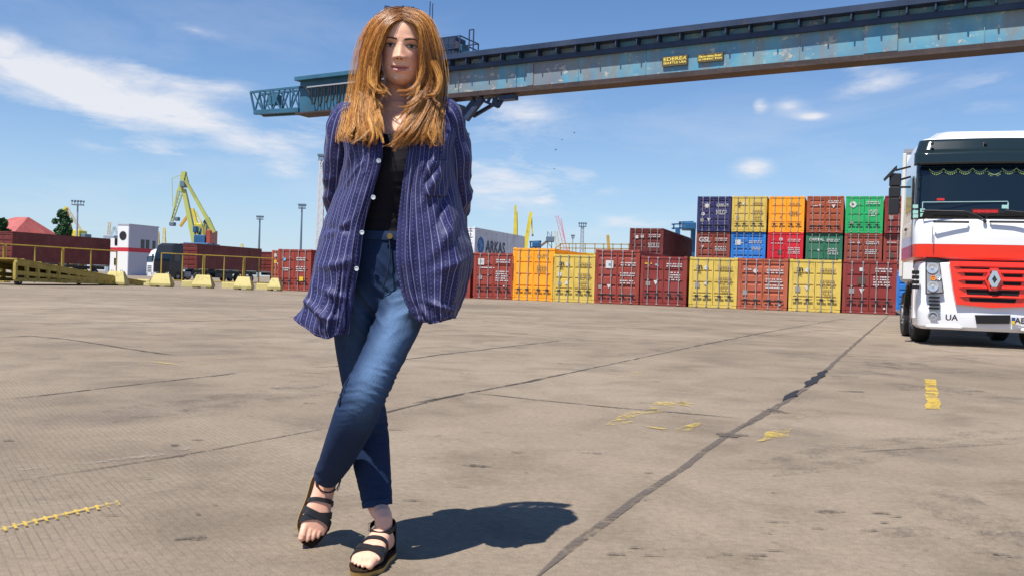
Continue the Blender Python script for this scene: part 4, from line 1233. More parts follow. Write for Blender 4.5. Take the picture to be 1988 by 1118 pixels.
    MB().bevbox((0, 5.6, 2.66), (2.55, 13.4, 2.86), .03).build('box_body', simple('trailer_white', (.76, .77, .77), .35), tl)
    MB().quad_box((-1.285, -1.12, 4.02), (1.285, 12.3, 4.10)).build('roof_rail', M['trim_grey'], tl)
    for sx in (-1, 1): MB().bevbox((sx * 1.26, -1.11, 2.66), (.07, .06, 2.7), .01).build('corner_post', simple('post_cream', (.7, .68, .6), .4), tl)
    o = link('lettering', text_mesh('FR', .20, M['blue_mark'], bold=.003, align='LEFT'), tl, (-1.16, -1.116, 3.66)); o['kind'] = 'stuff'
    MB().quad_box((-.5, -.6, 1.0), (.5, 12.2, 1.225)).build('chassis', M['black_plastic'], tl)
    for y in (8.4, 9.7, 11.0):
        for sx in (-1, 1): add_wheel(tl, sx * 1.08, y, .5)
    for sx in (-1, 1): MB().bevbox((sx * .7, 2.2, .6), (.12, .12, 1.2), .01).build('landing_leg', M['dark_steel'], tl)
    for y in (8.4, 9.7, 11.0): MB().tube([(-1.0, y, .5), (1.0, y, .5)], .07, 8).build('axle', M['black_plastic'], tl)
    return t
build_truck()
# ------------------------------------------------------------------ left side of the yard
M['barrier_yellow'] = painted_steel('faded_yellow_paint', (.52, .44, .17), (.16, .12, .05), .38, .75, 1.6)
M['fence_yellow'] = painted_steel('fence_yellow_paint', (.45, .31, .05), (.16, .09, .04), .35, .6, 2)
M['ramp_yellow'] = painted_steel('ramp_yellow_paint', (.42, .32, .07), (.10, .075, .04), .5, .7, .9)

def barrier(px, py, wpx, label, hgt=.85):
    """concrete block with sloping sides"""
    c = gnd(px, py); ln = wpx / FPX * c.y
    t = empty('concrete_barrier', (c.x, c.y, 0), 0.06, label, 'barrier', 'yellow concrete barrier blocks along the fence')
    def sec(x, k=0):
        return [(x, 0, .09), (x + k * .0, 0, .22), (x + k * .18, .26, hgt - .05), (x + k * .2, .30, hgt), (x + k * .2, .52, hgt), (x + k * .18, .56, hgt - .05), (x, .82, .22), (x, .82, .09)]
    MB().rings([sec(-ln / 2, 1), sec(-ln / 2 + .25, 0), sec(ln / 2 - .25, 0), sec(ln / 2, -1)]).build('body', M['barrier_yellow'], t, smooth=20)
    for s in (-1, 1): MB().bevbox((s * ln * .34, .41, .045), (ln * .26, .74, .09), .01).build('foot', M['barrier_yellow'], t)
    for s in (-1, 1): MB().tube([(s * ln * .22 - .06, .41, hgt - .03), (s * ln * .22 - .05, .41, hgt + .07), (s * ln * .22 + .05, .41, hgt + .07), (s * ln * .22 + .06, .41, hgt - .03)], .014, 6).build('lifting_eye', M['dark_steel'], t)
    return t
barrier(221, 554.5, 40, 'yellow concrete barrier next to the low end of the yellow ramp')
barrier(310, 557.5, 40, 'yellow concrete barrier standing in front of the black lorry cab', .8)
barrier(391, 559.5, 38, 'yellow concrete barrier right of the black lorry cab', .8)
barrier(470, 562.5, 35, 'yellow concrete barrier in front of the brown trailer container', .78)
barrier(531, 564.5, 26, 'yellow concrete barrier beside the red container at the end of the row', .76)
for (px, py, w, lab) in ((265, 553.5, 34, 'low yellow kerb block in the gateway left of the black cab'), (358, 556.5, 26, 'low yellow kerb block between the two barriers at the black cab'), (438, 559.5, 28, 'low yellow kerb block under the fence at the brown trailer'), (505, 561.5, 26, 'low yellow kerb block beside the last barrier')):
    c = gnd(px, py); ln = w / FPX * c.y
    k = tag(MB().rings([[(x, 0, 0), (x, .05, .34), (x, .1, .38), (x, .4, .38), (x, .45, .34), (x, .5, 0)] for x in (-ln / 2, ln / 2)]).build('kerb_block', M['barrier_yellow'], None, loc=(c.x, c.y + .6, 0)), lab, 'kerb block', 'low yellow kerb blocks under the fence')
barrier(1752, 600, 26, 'small yellow barrier at the foot of the containers beside the lorry', .9)

FPTS = [(9, 52), (121, 56), (227, 60), (311, 62), (395, 64), (473, 66), (531, 68)]
def fence_panel(a, b, lab):
    A = atz(*a); B = atz(*b); d = B - A; ln = d.length - .12; rz = math.atan2(d.y, d.x)
    t = empty('fence_panel', A + d.normalized() * .06, rz, lab, 'fence', 'yellow tubular fence panels along the yard')
    h = 2.2
    for x in (0, ln / 2, ln): MB().tube([(x, 0, 0), (x, 0, h)], .045, 6).build('post', M['fence_yellow'], t)
    for z in (h - .02, .35): MB().tube([(0, 0, z), (ln, 0, z)], .04, 6).build('rail', M['fence_yellow'], t)
    for x in (0, ln): MB().bevbox((x, 0, .04), (.3, .5, .08), .01).build('foot_plate', M['fence_yellow'], t)
    return t
fence_panel((-95, 49), (8, 52), 'yellow tubular fence panel running out of view behind the yellow ramp')
fence_panel(FPTS[0], FPTS[1], 'yellow tubular fence panel in front of the brown container, above the ramp')
fence_panel(FPTS[1], FPTS[2], 'yellow tubular fence panel ending at the gateway by the white building')
fence_panel(FPTS[3], FPTS[4], 'yellow tubular fence panel in front of the black lorry')
fence_panel(FPTS[4], FPTS[5], 'yellow tubular fence panel in front of the second brown trailer')
fence_panel(FPTS[5], FPTS[6], 'yellow tubular fence panel ending at the red containers')

def ramp():
    A = atz(206, 57.0); B = atz(-60, 44.5); d = B - A; ln = d.length; rz = math.atan2(d.y, d.x)
    t = empty('loading_ramp', (A.x, A.y, 0), rz, 'yellow steel loading ramp rising to the left in front of the fence', 'ramp')
    zt = lambda x: .10 + (x / ln) * 1.02
    zb = lambda x: .12 + (x / ln) * .16
    zm = lambda x: .10 + (x / ln) * .52
    for y in (-.1, 2.4):
        MB().bar((0, y, zt(0)), (ln, y, zt(ln)), .16, .26).build('top_chord', M['ramp_yellow'], t)
        MB().bar((1.2, y, zm(1.2)), (ln, y, zm(ln)), .12, .20).build('middle_chord', M['ramp_yellow'], t)
        MB().bar((.2, y, zb(.2)), (ln, y, zb(ln)), .14, .18).build('bottom_chord', M['ramp_yellow'], t)
        n = 14
        for i in range(1, n + 1):
            x = ln * i / n
            MB().bar((x, y, zb(x)), (x, y, zt(x)), .14, .16, up=(1, 0, 0)).build('upright', M['ramp_yellow'], t)
    MB().rings([[(x, -.15, zt(x) + .14), (x, 2.45, zt(x) + .14), (x, 2.45, zt(x) + .20), (x, -.15, zt(x) + .20)] for x in (-.35, ln)]).build('deck', M['ramp_yellow'], t)
    for i in range(9):
        x = ln * (i + .5) / 9; MB().bar((x, -.12, zt(x) + .22), (x, 2.4, zt(x) + .22), .05).build('tread_bar', M['ramp_yellow'], t)
    for x in (3.0, ln - .4):
        for y in (0, 2.3): add_wheel(t, y - 1.15, 0).location = (x, y, .25) if False else (x, y, .24)
    for o in [c for c in t.children if c.name.startswith('wheel')]:
        o.rotation_euler = (0, 0, R(90)); o.scale = (.6, .48, .48)
    return t
ramp()

# ------------------------------------------------------------------ container trailers and their tractors
def tractor(loc, rz, paint, label, far_h=3.6):
    """plain cab-over tractor, front at local y = 0 facing -y"""
    t = empty('tractor_unit', loc, rz, label, 'lorry', 'lorries parked behind the fence')
    def ring(z, w, y0, y1): return [(-w, y0 + .12, z), (-w + .15, y0, z), (w - .15, y0, z), (w, y0 + .12, z), (w, y1, z), (-w, y1, z)]
    MB().rings([ring(.35, 1.2, .05, 2.1), ring(1.2, 1.23, .0, 2.1), ring(2.1, 1.23, .02, 2.1)]).build('cab_lower', paint, t)
    MB().rings([ring(2.11, 1.22, .03, 2.1), ring(3.0, 1.19, .22, 2.1), ring(far_h - .25, 1.1, .5, 2.1), ring(far_h, .95, .9, 2.1)]).build('cab_upper', paint, t)
    MB().prism([(-1.08, .045, 2.15), (1.08, .045, 2.15), (1.05, .205, 2.95), (-1.05, .205, 2.95)], (0, -.02, 0)).build('windscreen', M['glass_dark'], t)
    for s in (-1, 1):
        MB().quad_box((s * 1.222 - .01, .6, 2.2), (s * 1.222 + .01, 1.5, 2.9)).build('side_window', M['glass_dark'], t)
        MB().bevbox((s * 1.4, .2, 2.5), (.2, .12, .75), .03).build('mirror', M['black_plastic'], t)
        MB().bevbox((s * .85, -.0, .75), (.4, .1, .25), .02).build('headlight', M['lens'], t)
        for y in (1.3, 4.6): add_wheel(t, s * 1.08, y)
        MB().bevbox((s * .95, 2.95, .75), (.55, 1.1, .65), .08).build('fuel_tank', M['trim_grey'], t)
    for k in range(4): MB().box((0, -.012, 1.0 + k * .22), (1.5, .03, .10)).build('grille_bar', M['black_plastic'], t)
    MB().quad_box((-.45, .6, .7), (.45, 5.4, .98)).build('chassis', M['black_plastic'], t)
    return t
def skeletal(loc, rz, label, L=12.3):
    t = empty('skeletal_trailer', loc, rz, label, 'trailer', 'container trailers parked behind the fence')
    for s in (-1, 1): MB().quad_box((s * .5 - .08, .2, .95), (s * .5 + .08, L - .2, 1.28)).build('beam', M['dark_steel'], t)
    for y in (.4, 3.5, 6.5, 9.0, L - .4): MB().quad_box((-1.2, y - .1, 1.29), (1.2, y + .1, 1.40)).build('bolster', M['dark_steel'], t)
    for y in (7.6, 8.9, 10.2):
        for s in (-1, 1): add_wheel(t, s * 1.07, y)
        MB().tube([(-1.0, y, .5), (1.0, y, .5)], .07, 8).build('axle', M['dark_steel'], t)
    for s in (-1, 1):
        MB().bevbox((s * .8, 2.6, .55), (.12, .12, 1.1), .01).build('landing_leg', M['dark_steel'], t)
        MB().quad_box((s * 1.15 - .02, 3.4, .45), (s * 1.15 + .02, 6.6, 1.0)).build('side_guard', M['dark_steel'], t)
    return t
end1 = atz(213, 98.0)
p1 = end1 - VV * CL - UV * (CW / 2)
skeletal((p1.x, p1.y, 0), YROT, 'container trailer under the long maroon container behind the ramp')
container((p1.x, p1.y, 1.41), 'maroon', 'long maroon container on a trailer behind the yellow ramp, below the red roof', 'B', h=2.9, group='containers carried on trailers', detail=False)
p0 = p1 - VV * 14.5
skeletal((p0.x, p0.y, 0), YROT, 'container trailer running out of view behind the ramp')
container((p0.x, p0.y, 1.41), 'maroon', 'maroon trailer container running out of view past the ramp', 'B', h=2.75, group='containers carried on trailers', detail=False)
near2 = atz(381, 104.5)
p2 = near2 - UV * (CW / 2)
skeletal((p2.x, p2.y, 0), YROT, 'container trailer hitched behind the black tractor unit')
container((p2.x, p2.y, 1.41), 'maroon', 'long maroon container on the trailer behind the black tractor unit', 'B', h=2.9, group='containers carried on trailers', detail=False)
q2 = p2 + VV * 14.0 + UV * .3
skeletal((q2.x, q2.y, 0), YROT, 'container trailer parked beyond the black tractor unit and its trailer')
container((q2.x, q2.y, 1.41), 'maroon', 'lower maroon container beyond the one behind the black tractor unit', 'B', h=2.59, group='containers carried on trailers', detail=False)
M['truck_black'] = simple('lorry_black_paint', (.018, .018, .02), .3, 0, .5)
tp = p2 - VV * 4.3
tractor((tp.x, tp.y, 0), YROT, M['truck_black'], 'black tractor unit parked in front of a maroon container', 4.15)
wp = atz(290, 118)
tractor((wp.x, wp.y, 0), YROT - .5, M['truck_white'], 'white tractor unit standing by the office building', 3.9)

# ------------------------------------------------------------------ buildings on the left
def red_roof_house():
    c = atz(-43, 185)
    t = empty('red_roof_building', (c.x, c.y, 0), YROT, 'long low building with a red hipped roof behind the maroon container', 'building')
    wl = simple('plaster_wall', (.45, .40, .34), .8)
    hw, dp, hz, rz = 9.0, 13.0, 7.3, 11.4
    MB().quad_box((-hw + .6, .6, 0), (hw - .6, dp - .6, hz)).build('wall', wl, t)
    mt, nt, b = new_mat('red_sheet_roof'); co = ncoord(nt)
    nt.links.new(nramp(nt, nnoise(nt, co, .6, 5), [(.3, (.33, .075, .065)), (.7, (.44, .12, .10))]), b.inputs['Base Color']); b.inputs['Roughness'].default_value = .55
    rf = MB().rings([[(-hw, 0, hz), (hw, 0, hz), (hw, dp, hz), (-hw, dp, hz)], [(hw - 6.5, dp / 2 - .1, rz), (hw - 3, dp / 2 - .1, rz), (hw - 3, dp / 2 + .1, rz), (hw - 6.5, dp / 2 + .1, rz)]]).build('roof', mt, t)
    MB().prism([(7.6, 6.0, hz + .5), (9.3, 6.0, hz + .5), (8.4, 6.0, hz + 1.6)], (0, 2.0, 0)).build('dormer', mt, rf)
    for i in range(5): MB().box((-hw + 2.5 + i * 3.2, .58, 4.5), (1.4, .08, 1.6)).build('window', M['glass_dark'], t)
red_roof_house()
def logo_building():
    e = atz(247, 200)      # its near right-hand corner
    t = empty('office_building', (e.x, e.y, 0), YROT, 'white office block with a shade-grey side, a red stripe and round black logo', 'building')
    wmat = simple('white_render', (.78, .78, .77), .7); gmat = simple('shaded_grey_wall', (.48, .48, .56), .6); rmat = simple('red_stripe', (.55, .03, .05), .6)  # side wall is white too; its shade is put into the lilac grey
    Ht = zat(437, 247, 200); zr1 = zat(481, 247, 200); zr0 = zat(489, 247, 200)
    ww, dp = 3.0, 9.0
    for (z0, z1, m1, m2) in ((0, zr0, wmat, gmat), (zr0 + .004, zr1, rmat, rmat), (zr1 + .004, Ht, wmat, gmat)):
        MB().quad_box((-ww, 0, z0), (-.02, dp - .02, z1)).build('front_wall', m1, t)
        MB().quad_box((-.015, 0.02, z0), (.15, dp, z1)).build('side_wall', m2, t)
    MB().quad_box((-ww - 3.5, 1.5, 0), (-ww - .01, dp, zat(462, 225, 200))).build('front_wall', wmat, t)
    MB().quad_box((-ww - 3.52, 1.45, zr0), (-ww - .01, 1.49, zr1)).build('stripe', rmat, t)
    MB().quad_box((-ww - .1, -.1, Ht), (.25, dp + .1, Ht + .25)).build('roof_edge', gmat, t)
    n = 16
    MB().prism([(-1.5 + 1.0 * math.cos(2 * math.pi * i / n), -.05, Ht - 2.4 + 1.0 * math.sin(2 * math.pi * i / n)) for i in range(n)], (0, .04, 0)).build('logo_disc', M['black_mark'], t)
    MB().prism([(-2.6, -.07, Ht - 2.2), (-1.2, -.07, Ht - 1.7), (-1.6, -.07, Ht - 2.5)], (0, .015, 0)).build('logo_bird', M['black_mark'], t)
    for (x, y, z) in ((-ww - 1.6, 1.42, zr1 + 1.3), (-ww - 1.6, 1.42, zr0 - 2.2)):
        MB().box((x, y, z), (1.2, .06, 1.5)).build('window', M['glass_dark'], t)
    for k in range(2): MB().box((.17, 4.2 + k * 1.5, zr1 + 1.0), (.06, 1.1, 2.0)).build('window', M['glass_dark'], t)
    for k in range(1): MB().box((.17, 7.7 + k * 2.4, zr1 + 1.0), (.06, .9, 1.8)).build('window', M['glass_dark'], t)
logo_building()

# ------------------------------------------------------------------ trees
def leaf_material():
    mt, nt, b = new_mat('foliage'); co = ncoord(nt)
    nt.links.new(nramp(nt, nnoise(nt, co, .9, 4), [(.3, (.012, .05, .018)), (.55, (.03, .10, .03)), (.75, (.06, .15, .05))]), b.inputs['Base Color'])
    b.inputs['Roughness'].default_value = .6
    return mt
LEAF = leaf_material(); BARK = simple('bark', (.06, .045, .03), .9)
def tree(px, Y, top_py, wpx, label, seed):
    r = random.Random(seed); g = atz(px, Y); Ht = zat(top_py, px, Y); w = wpx / FPX * Y / 2
    t = empty('tree', (g.x, g.y, 0), 0, label, 'tree')
    mb = MB(); mb.tube([(0, 0, 0), (.1, 0, Ht * .35), (-.05, .1, Ht * .7), (0, 0, Ht * .93)], [.32, .26, .15, .04], 8)
    for k in range(9):
        a = r.uniform(0, 6.28); z = Ht * r.uniform(.35, .8)
        mb.tube([(0, 0, z), (math.cos(a) * w * .6, math.sin(a) * w * .6, z + w * .7)], [.1, .03], 5)
    mb.build('trunk', BARK, t)
    mb = MB()
    clumps = [(r.gauss(0, w * .36), r.gauss(0, w * .36), Ht * r.uniform(.35, .97), r.uniform(.18, .42) * w) for _ in range(60)]
    for (cx, cy, cz, cr) in clumps:
        sh = 1 - max(0, (cz / Ht - .7)) * 1.6
        cx *= sh; cy *= sh
        for _ in range(110):
            d = Vector((r.gauss(0, 1), r.gauss(0, 1), r.gauss(0, 1))).normalized() * cr * r.uniform(.5, 1.05)
            p = Vector((cx, cy, cz)) + d
            n = Vector((r.gauss(0, 1), r.gauss(0, 1), r.gauss(0, 1))).normalized(); u = n.orthogonal().normalized(); v = n.cross(u); s = r.uniform(.2, .42)
            mb.poly([p + u * s, p + v * s * .6, p - u * s, p - v * s * .6])
    o = link('crown', mb.mesh('crown', LEAF, fixn=False), t)
    return t
tree(119, 190, 409, 36, 'dark green poplar beside the red roof', 1)
tree(2, 120, 424, 26, 'dark green tree at the left edge by the red roof', 2)
tree(131, 200, 440, 18, 'low green tree under the yellow crane jib near the red roof', 3)
# ------------------------------------------------------------------ cranes, masts and birds in the distance
def cmat(name, c, a=.25): return painted_steel(name, c, amount=a, scale=.15)
M['port_yellow'] = cmat('port_crane_yellow_green', (.48, .50, .13))
M['jib_yellow'] = cmat('jib_yellow', (.72, .58, .06))
M['jib_orange'] = cmat('jib_orange', (.60, .36, .07))
M['jib_pink'] = cmat('jib_pink', (.70, .22, .26))
M['port_blue'] = cmat('port_crane_blue', (.025, .11, .24))
M['port_red'] = cmat('port_crane_red', (.42, .08, .05))
M['mast_grey'] = simple('mast_grey', (.30, .36, .42), .6)
M['mast_dark'] = simple('mast_blue_grey', (.12, .18, .24), .6)
M['mast_pale'] = simple('mast_pale', (.62, .60, .60), .6)

def light_mast(px, Y, top, label, mat, wpx=7, lattice=False, headw=18):
    g = atz(px, Y); x = px
    Ht = zat(top, px, Y); k = Y / FPX
    t = empty('light_mast', (g.x, g.y, 0), 0, label, 'light mast', 'floodlight masts of the port')
    w = wpx * k / 2
    if lattice:
        for (sx, sy) in ((-1, -1), (1, -1), (1, 1), (-1, 1)): MB().bar((sx * w * 1.5, sy * w * 1.5, 0), (sx * w * .8, sy * w * .8, Ht - 1.5), .22).build('mast_leg', mat, t)
        n = 15
        for i in range(n):
            z0, z1 = (Ht - 1.5) * i / n, (Ht - 1.5) * (i + 1) / n
            a, b = w * (1.5 - .7 * i / n), w * (1.5 - .7 * (i + 1) / n)
            for s in (-1, 1):
                MB().bar((-a, s * a, z0), (b, s * b, z1), .13).build('lattice_bar', mat, t); MB().bar((a, s * a, z0), (-b, s * b, z1), .13).build('lattice_bar', mat, t)
            MB().bar((-b, -b, z1), (b, -b, z1), .14).build('lattice_bar', mat, t)
    else:
        MB().tube([(0, 0, 0), (0, 0, Ht * .5), (0, 0, Ht - 1)], [w, w * .8, w * .55], 10).build('pole', mat, t)
    hw = headw * k / 2
    MB().quad_box((-hw, -hw * .6, Ht - 1.7), (hw, hw * .6, Ht - 1.4)).build('head_platform', M['mast_dark'], t)
    for i in range(4):
        for s in (-1, 1):
            MB().bevbox((-hw * .85 + hw * 1.7 * i / 3, s * hw * .55, Ht - .35), (.62, .5, .62), .08).build('floodlight', M['mast_dark'], t)
            MB().bar((-hw * .85 + hw * 1.7 * i / 3, s * hw * .55, Ht - 1.4), (-hw * .85 + hw * 1.7 * i / 3, s * hw * .55, Ht - .6), .12).build('lamp_bracket', M['mast_dark'], t)
    return t
light_mast(147, 300, 389, 'grey floodlight mast behind the red roofed building', M['mast_grey'], 5, False, 20)
light_mast(501, 380, 419, 'thin dark floodlight pole above the maroon trailer container', M['mast_dark'], 5, False, 12)
light_mast(582, 310, 396, 'taller dark floodlight pole above the red containers', M['mast_dark'], 5, False, 13)
light_mast(618, 220, 299, 'tall pale lattice floodlight mast beside the woman', M['mast_pale'], 9, True, 14)
light_mast(1127, 350, 432, 'grey lattice floodlight mast behind the front row containers', M['mast_grey'], 6, True, 15)
light_mast(1109, 420, 456, 'thin far floodlight pole next to the pink jib', M['mast_grey'], 3, False, 6)

class FarCrane:
    def __init__(s, name, px, Y, label, cat='crane', group='port cranes in the distance'):
        s.Y = Y; s.g = atz(px, Y); s.t = empty(name, (s.g.x, s.g.y, 0), 0, label, cat, group)
    def P(s, px, py, dy=0.0):
        p = at(px, py, s.Y + dy); return Vector((p.x - s.g.x, p.y - s.g.y, p.z))
    def member(s, name, a, b, wpx, mat, dy=0.0, lattice=False, taper=1.0):
        A, B = s.P(*a, dy), s.P(*b, dy); w = wpx * s.Y / FPX
        if not lattice:
            d = (B - A).normalized(); side = d.cross(Vector((0, 1, 0))).normalized(); th = Vector((0, 1, 0)) * w * .6
            def ring(p, k): return [p + side * w * k / 2 - th * k, p - side * w * k / 2 - th * k, p - side * w * k / 2 + th * k, p + side * w * k / 2 + th * k]
            MB().rings([ring(A, 1), ring(B, taper)]).build(name, mat, s.t)
        else:
            d = (B - A).normalized(); side = d.cross(Vector((0, 1, 0))).normalized() * w / 2
            r = w * .14
            for q in (1, -1):
                for y in (-1, 1): MB().bar(A + side * q + Vector((0, y * w * .4, 0)), B + side * q * taper + Vector((0, y * w * .4 * taper, 0)), r).build(name, mat, s.t)
            n = max(4, int((B - A).length / w / 1.1))
            for i in range(n):
                f0, f1 = i / n, (i + 1) / n; q = 1 if i % 2 else -1
                k0 = 1 + (taper - 1) * f0; k1 = 1 + (taper - 1) * f1
                MB().bar(A.lerp(B, f0) + side * q * k0, A.lerp(B, f1) - side * q * k1, r * .8).build('lacing', mat, s.t)
    def block(s, name, x0, y0, x1, y1, mat, depth=4, dy=0):
        a, b = s.P(x0, y1, dy), s.P(x1, y0, dy)
        MB().bevbox(((a.x + b.x) / 2, (a.y + b.y) / 2, (a.z + b.z) / 2), (abs(b.x - a.x), depth, abs(b.z - a.z)), .15).build(name, mat, s.t)
    def legs(s, xs, ytop, mat, w=1.2):
        for x in xs:
            a = s.P(x, ytop); MB().bar(a, (a.x, a.y, 0), w).build('portal_leg', mat, s.t)

# the big double-link crane
c = FarCrane('portal_crane', 395, 300, 'big yellow green double link portal crane with blue cabin house')
c.member('boom', (357, 368), (379, 474), 7, M['port_yellow'], 0, False, 1.3)
c.member('tie_beam', (361, 352), (402, 425), 5, M['port_yellow'], -2, False, 1.2)
c.member('counter_arm', (402, 424), (416, 452), 8, M['port_yellow'], -2, False, .8)
c.member('jib_head', (358, 334), (350, 372), 8, M['port_yellow'], 0, False, .9)
c.member('jib_head', (358, 334), (364, 356), 5, M['port_yellow'])
c.member('jib', (353, 370), (333, 432), 6.5, M['port_yellow'], 0, True, .55)
c.member('jib_stay', (345, 368), (334, 425), 2.2, M['port_yellow'])
c.member('jib_stay', (334, 348), (335, 402), 1.0, M['port_yellow'])
c.member('jib_stay', (333, 348), (356, 338), 1.0, M['port_yellow'])
c.block('hook_block', 330, 432, 340, 439, M['mast_dark'], 2)
c.block('hook_block', 340, 422, 348, 429, M['mast_dark'], 2)
for (a, b) in (((383, 470), (398, 428)), ((402, 470), (400, 428)), ((383, 452), (404, 470)), ((404, 450), (386, 470))): c.member('frame_bar', a, b, 3.0, M['port_blue'])
c.block('machine_house', 384, 458, 406, 476, M['port_blue'], 8)
for k in range(4): c.member('stay', (392 + k * 4, 430 + k * 3), (384 + k * 7, 458), 1.4, M['port_yellow'], -1)
for k in range(5): c.member('ladder_rail', (404 - k * 6, 452 - k * 3), (404 - k * 6, 446 - k * 3), 1.0, M['port_yellow'], -3)
c.block('counterweight', 406, 448, 416, 480, M['port_red'], 7)
c.block('cab', 378, 440, 386, 452, M['port_blue'], 4)
c.block('pivot_gear', 352, 352, 362, 364, M['mast_dark'], 3)
c.legs((372, 412), 474, M['port_blue'], 1.6); c.block('portal_deck', 368, 474, 416, 482, M['port_blue'], 12)
c = FarCrane('portal_crane', 390, 380, 'orange yellow crane half hidden behind the big yellow green crane')
c.member('boom', (374, 406), (390, 470), 5, M['jib_yellow']); c.member('jib', (374, 406), (350, 440), 4.5, M['jib_orange']); c.member('stay', (376, 412), (392, 440), 7, M['jib_yellow'], 0, True)
c.block('machine_house', 382, 436, 402, 470, M['jib_yellow'], 8); c.legs((384, 400), 470, M['jib_yellow'])
c = FarCrane('portal_crane', 150, 340, 'orange yellow luffing crane behind the poplar and red roof')
c.member('tie', (129, 403), (160, 452), 4, M['jib_orange'], 0, True, .8); c.member('boom', (129, 403), (119, 412), 4, M['jib_yellow']); c.member('boom', (128, 404), (140, 458), 4, M['jib_orange'], 1, False, 1.3)
c.block('machine_house', 148, 448, 162, 462, M['jib_yellow'], 6); c.block('counterweight', 160, 455, 172, 464, M['mast_dark'], 5); c.legs((142, 160), 460, M['jib_orange'])
c = FarCrane('portal_crane', 218, 380, 'small ochre crane beside the white office block')
c.member('boom', (213, 432), (210, 462), 4, M['jib_orange'], 0, True); c.member('jib', (222, 441), (213, 464), 3, M['mast_grey'], 0, True); c.member('jib', (222, 441), (229, 458), 3, M['mast_grey'], 0, True); c.block('machine_house', 206, 458, 228, 474, M['mast_grey'], 6); c.legs((210, 224), 472, M['mast_grey'])
for (px, top, lab) in ((319, 443, 'short yellow crane jib left of the black tractor unit'), (307, 450, 'short orange crane jib beside the shaded office wall'), (418, 460, 'low orange crane post right of the big crane'), (470, 474, 'low yellow crane frame above the maroon trailer container')):
    c = FarCrane('crane_jib', px, 420, lab); c.member('jib', (px, top), (px - 2, 500), 4, M['jib_yellow'] if px != 307 else M['jib_orange'], 0, True, 1.5); c.member('stay', (px, top), (px + 6, 500), 1.5, M['jib_yellow']); c.legs((px - 3, px + 5), 498, M['jib_orange'])
# right of the woman
c = FarCrane('crane_jib', 1001, 330, 'upright bright yellow crane jib behind the pale grey container')
c.member('jib', (1001, 399), (1000, 466), 4, M['jib_yellow'], 0, False, 2.0); c.member('jib', (1004, 412), (1004, 470), 2.4, M['jib_yellow']); c.legs((998, 1004), 466, M['jib_yellow'])
c = FarCrane('crane_jib', 1026, 290, 'leaning bright yellow crane jib over the orange container')
c.member('jib', (1031, 412), (1018, 490), 6, M['jib_yellow'], 0, False, 1.6); c.member('jib', (1031, 412), (1034, 456), 2.4, M['jib_yellow']); c.block('hook_block', 1032, 455, 1036, 459, M['mast_dark'], 2); c.legs((1016, 1022), 488, M['jib_yellow'])
c = FarCrane('crane_jib', 1090, 420, 'slanting pink crane jib behind the mustard container')
c.member('jib', (1081, 419), (1099, 488), 5, M['jib_pink'], 0, True, 1.2); c.member('jib', (1089, 425), (1101, 488), 1.5, M['jib_pink']); c.legs((1096, 1104), 486, M['jib_pink'])
c = FarCrane('grab_crane', 1066, 300, 'dark grab crane with a brown slanting arm behind the mustard container')
c.member('mast', (1067, 450), (1067, 492), 8, M['mast_dark'], 0, True); c.member('arm', (1068, 464), (1045, 482), 4.5, simple('arm_brown', (.20, .14, .12), .7)); c.block('cab', 1060, 460, 1076, 470, M['mast_dark'], 4); c.legs((1062, 1072), 488, M['mast_dark'])
c = FarCrane('crane_jib', 1080, 350, 'ochre lattice crane jib between the grab crane and the pink jib')
c.member('jib', (1079, 449), (1085, 492), 5, M['jib_orange'], 0, True, 1.4); c.legs((1080, 1088), 490, M['jib_orange'])
c = FarCrane('crane_jib', 1181, 350, 'short orange crane jib left of the raised maroon container')
c.member('jib', (1180, 457), (1183, 496), 5, M['jib_orange'], 0, False, 1.1); c.legs((1181, 1185), 494, M['jib_orange'])
c = FarCrane('blue_gantry_crane', 1040, 200, 'small blue gantry crane seen past the pale grey container')
for (a, b) in (((1028, 470), (1051, 469)), ((1028, 486), (1051, 485)), ((1030, 470), (1030, 486)), ((1040, 470), (1040, 486)), ((1049, 469), (1049, 485)), ((1030, 486), (1040, 470))): c.member('beam', a, b, 3, M['port_blue'])
c.block('machine_house', 1033, 471, 1047, 481, M['port_blue'], 4); c.legs((1030, 1049), 485, M['port_blue'], .8)
c = FarCrane('blue_gantry_crane', 1328, 130, 'small blue gantry crane seen between the raised maroon and the navy container')
for (a, b) in (((1304, 436), (1350, 434)), ((1304, 444), (1350, 442)), ((1308, 436), (1308, 446)), ((1320, 432), (1320, 446)), ((1334, 432), (1334, 446)), ((1318, 432), (1346, 431))): c.member('beam', a, b, 2.6, M['port_blue'])
c.block('machine_house', 1326, 433, 1348, 447, M['port_blue'], 3); c.legs((1316, 1346), 443, M['port_blue'], .6)

# yellow platform with hand rails behind the front row
def platform():
    Y = 72; g = atz(1150, Y)
    t = empty('loading_platform', (g.x, g.y, 0), 0, 'yellow loading platform with hand rails behind the front row of containers', 'platform')
    def P(px, py, dy=0):
        p = at(px, py, Y + dy); return Vector((p.x - g.x, p.y - g.y, p.z))
    for dy in (0, 2.2):
        for py in (473.5, 482): MB().bar(P(1088, py, dy), P(1222, py + 1.5, dy), .07).build('hand_rail', M['fence_yellow'], t)
        for px in (1088, 1105, 1118, 1136, 1155, 1172, 1190, 1206, 1221): MB().bar(P(px, 473.5, dy), P(px, 494, dy), .07).build('rail_post', M['fence_yellow'], t)
        for px in (1090, 1150, 1219): a = P(px, 494, dy); MB().bar(a, (a.x, a.y, 0), .25).build('leg', M['fence_yellow'], t)
    a, b = P(1070, 495), P(1222, 492)
    MB().quad_box((a.x, a.y, a.z), (b.x, a.y + 2.3, a.z + .25)).build('deck', M['jib_yellow'], t)
    MB().bar(P(1090, 474), P(1064, 492), .07).build('stair_rail', M['fence_yellow'], t)
platform()

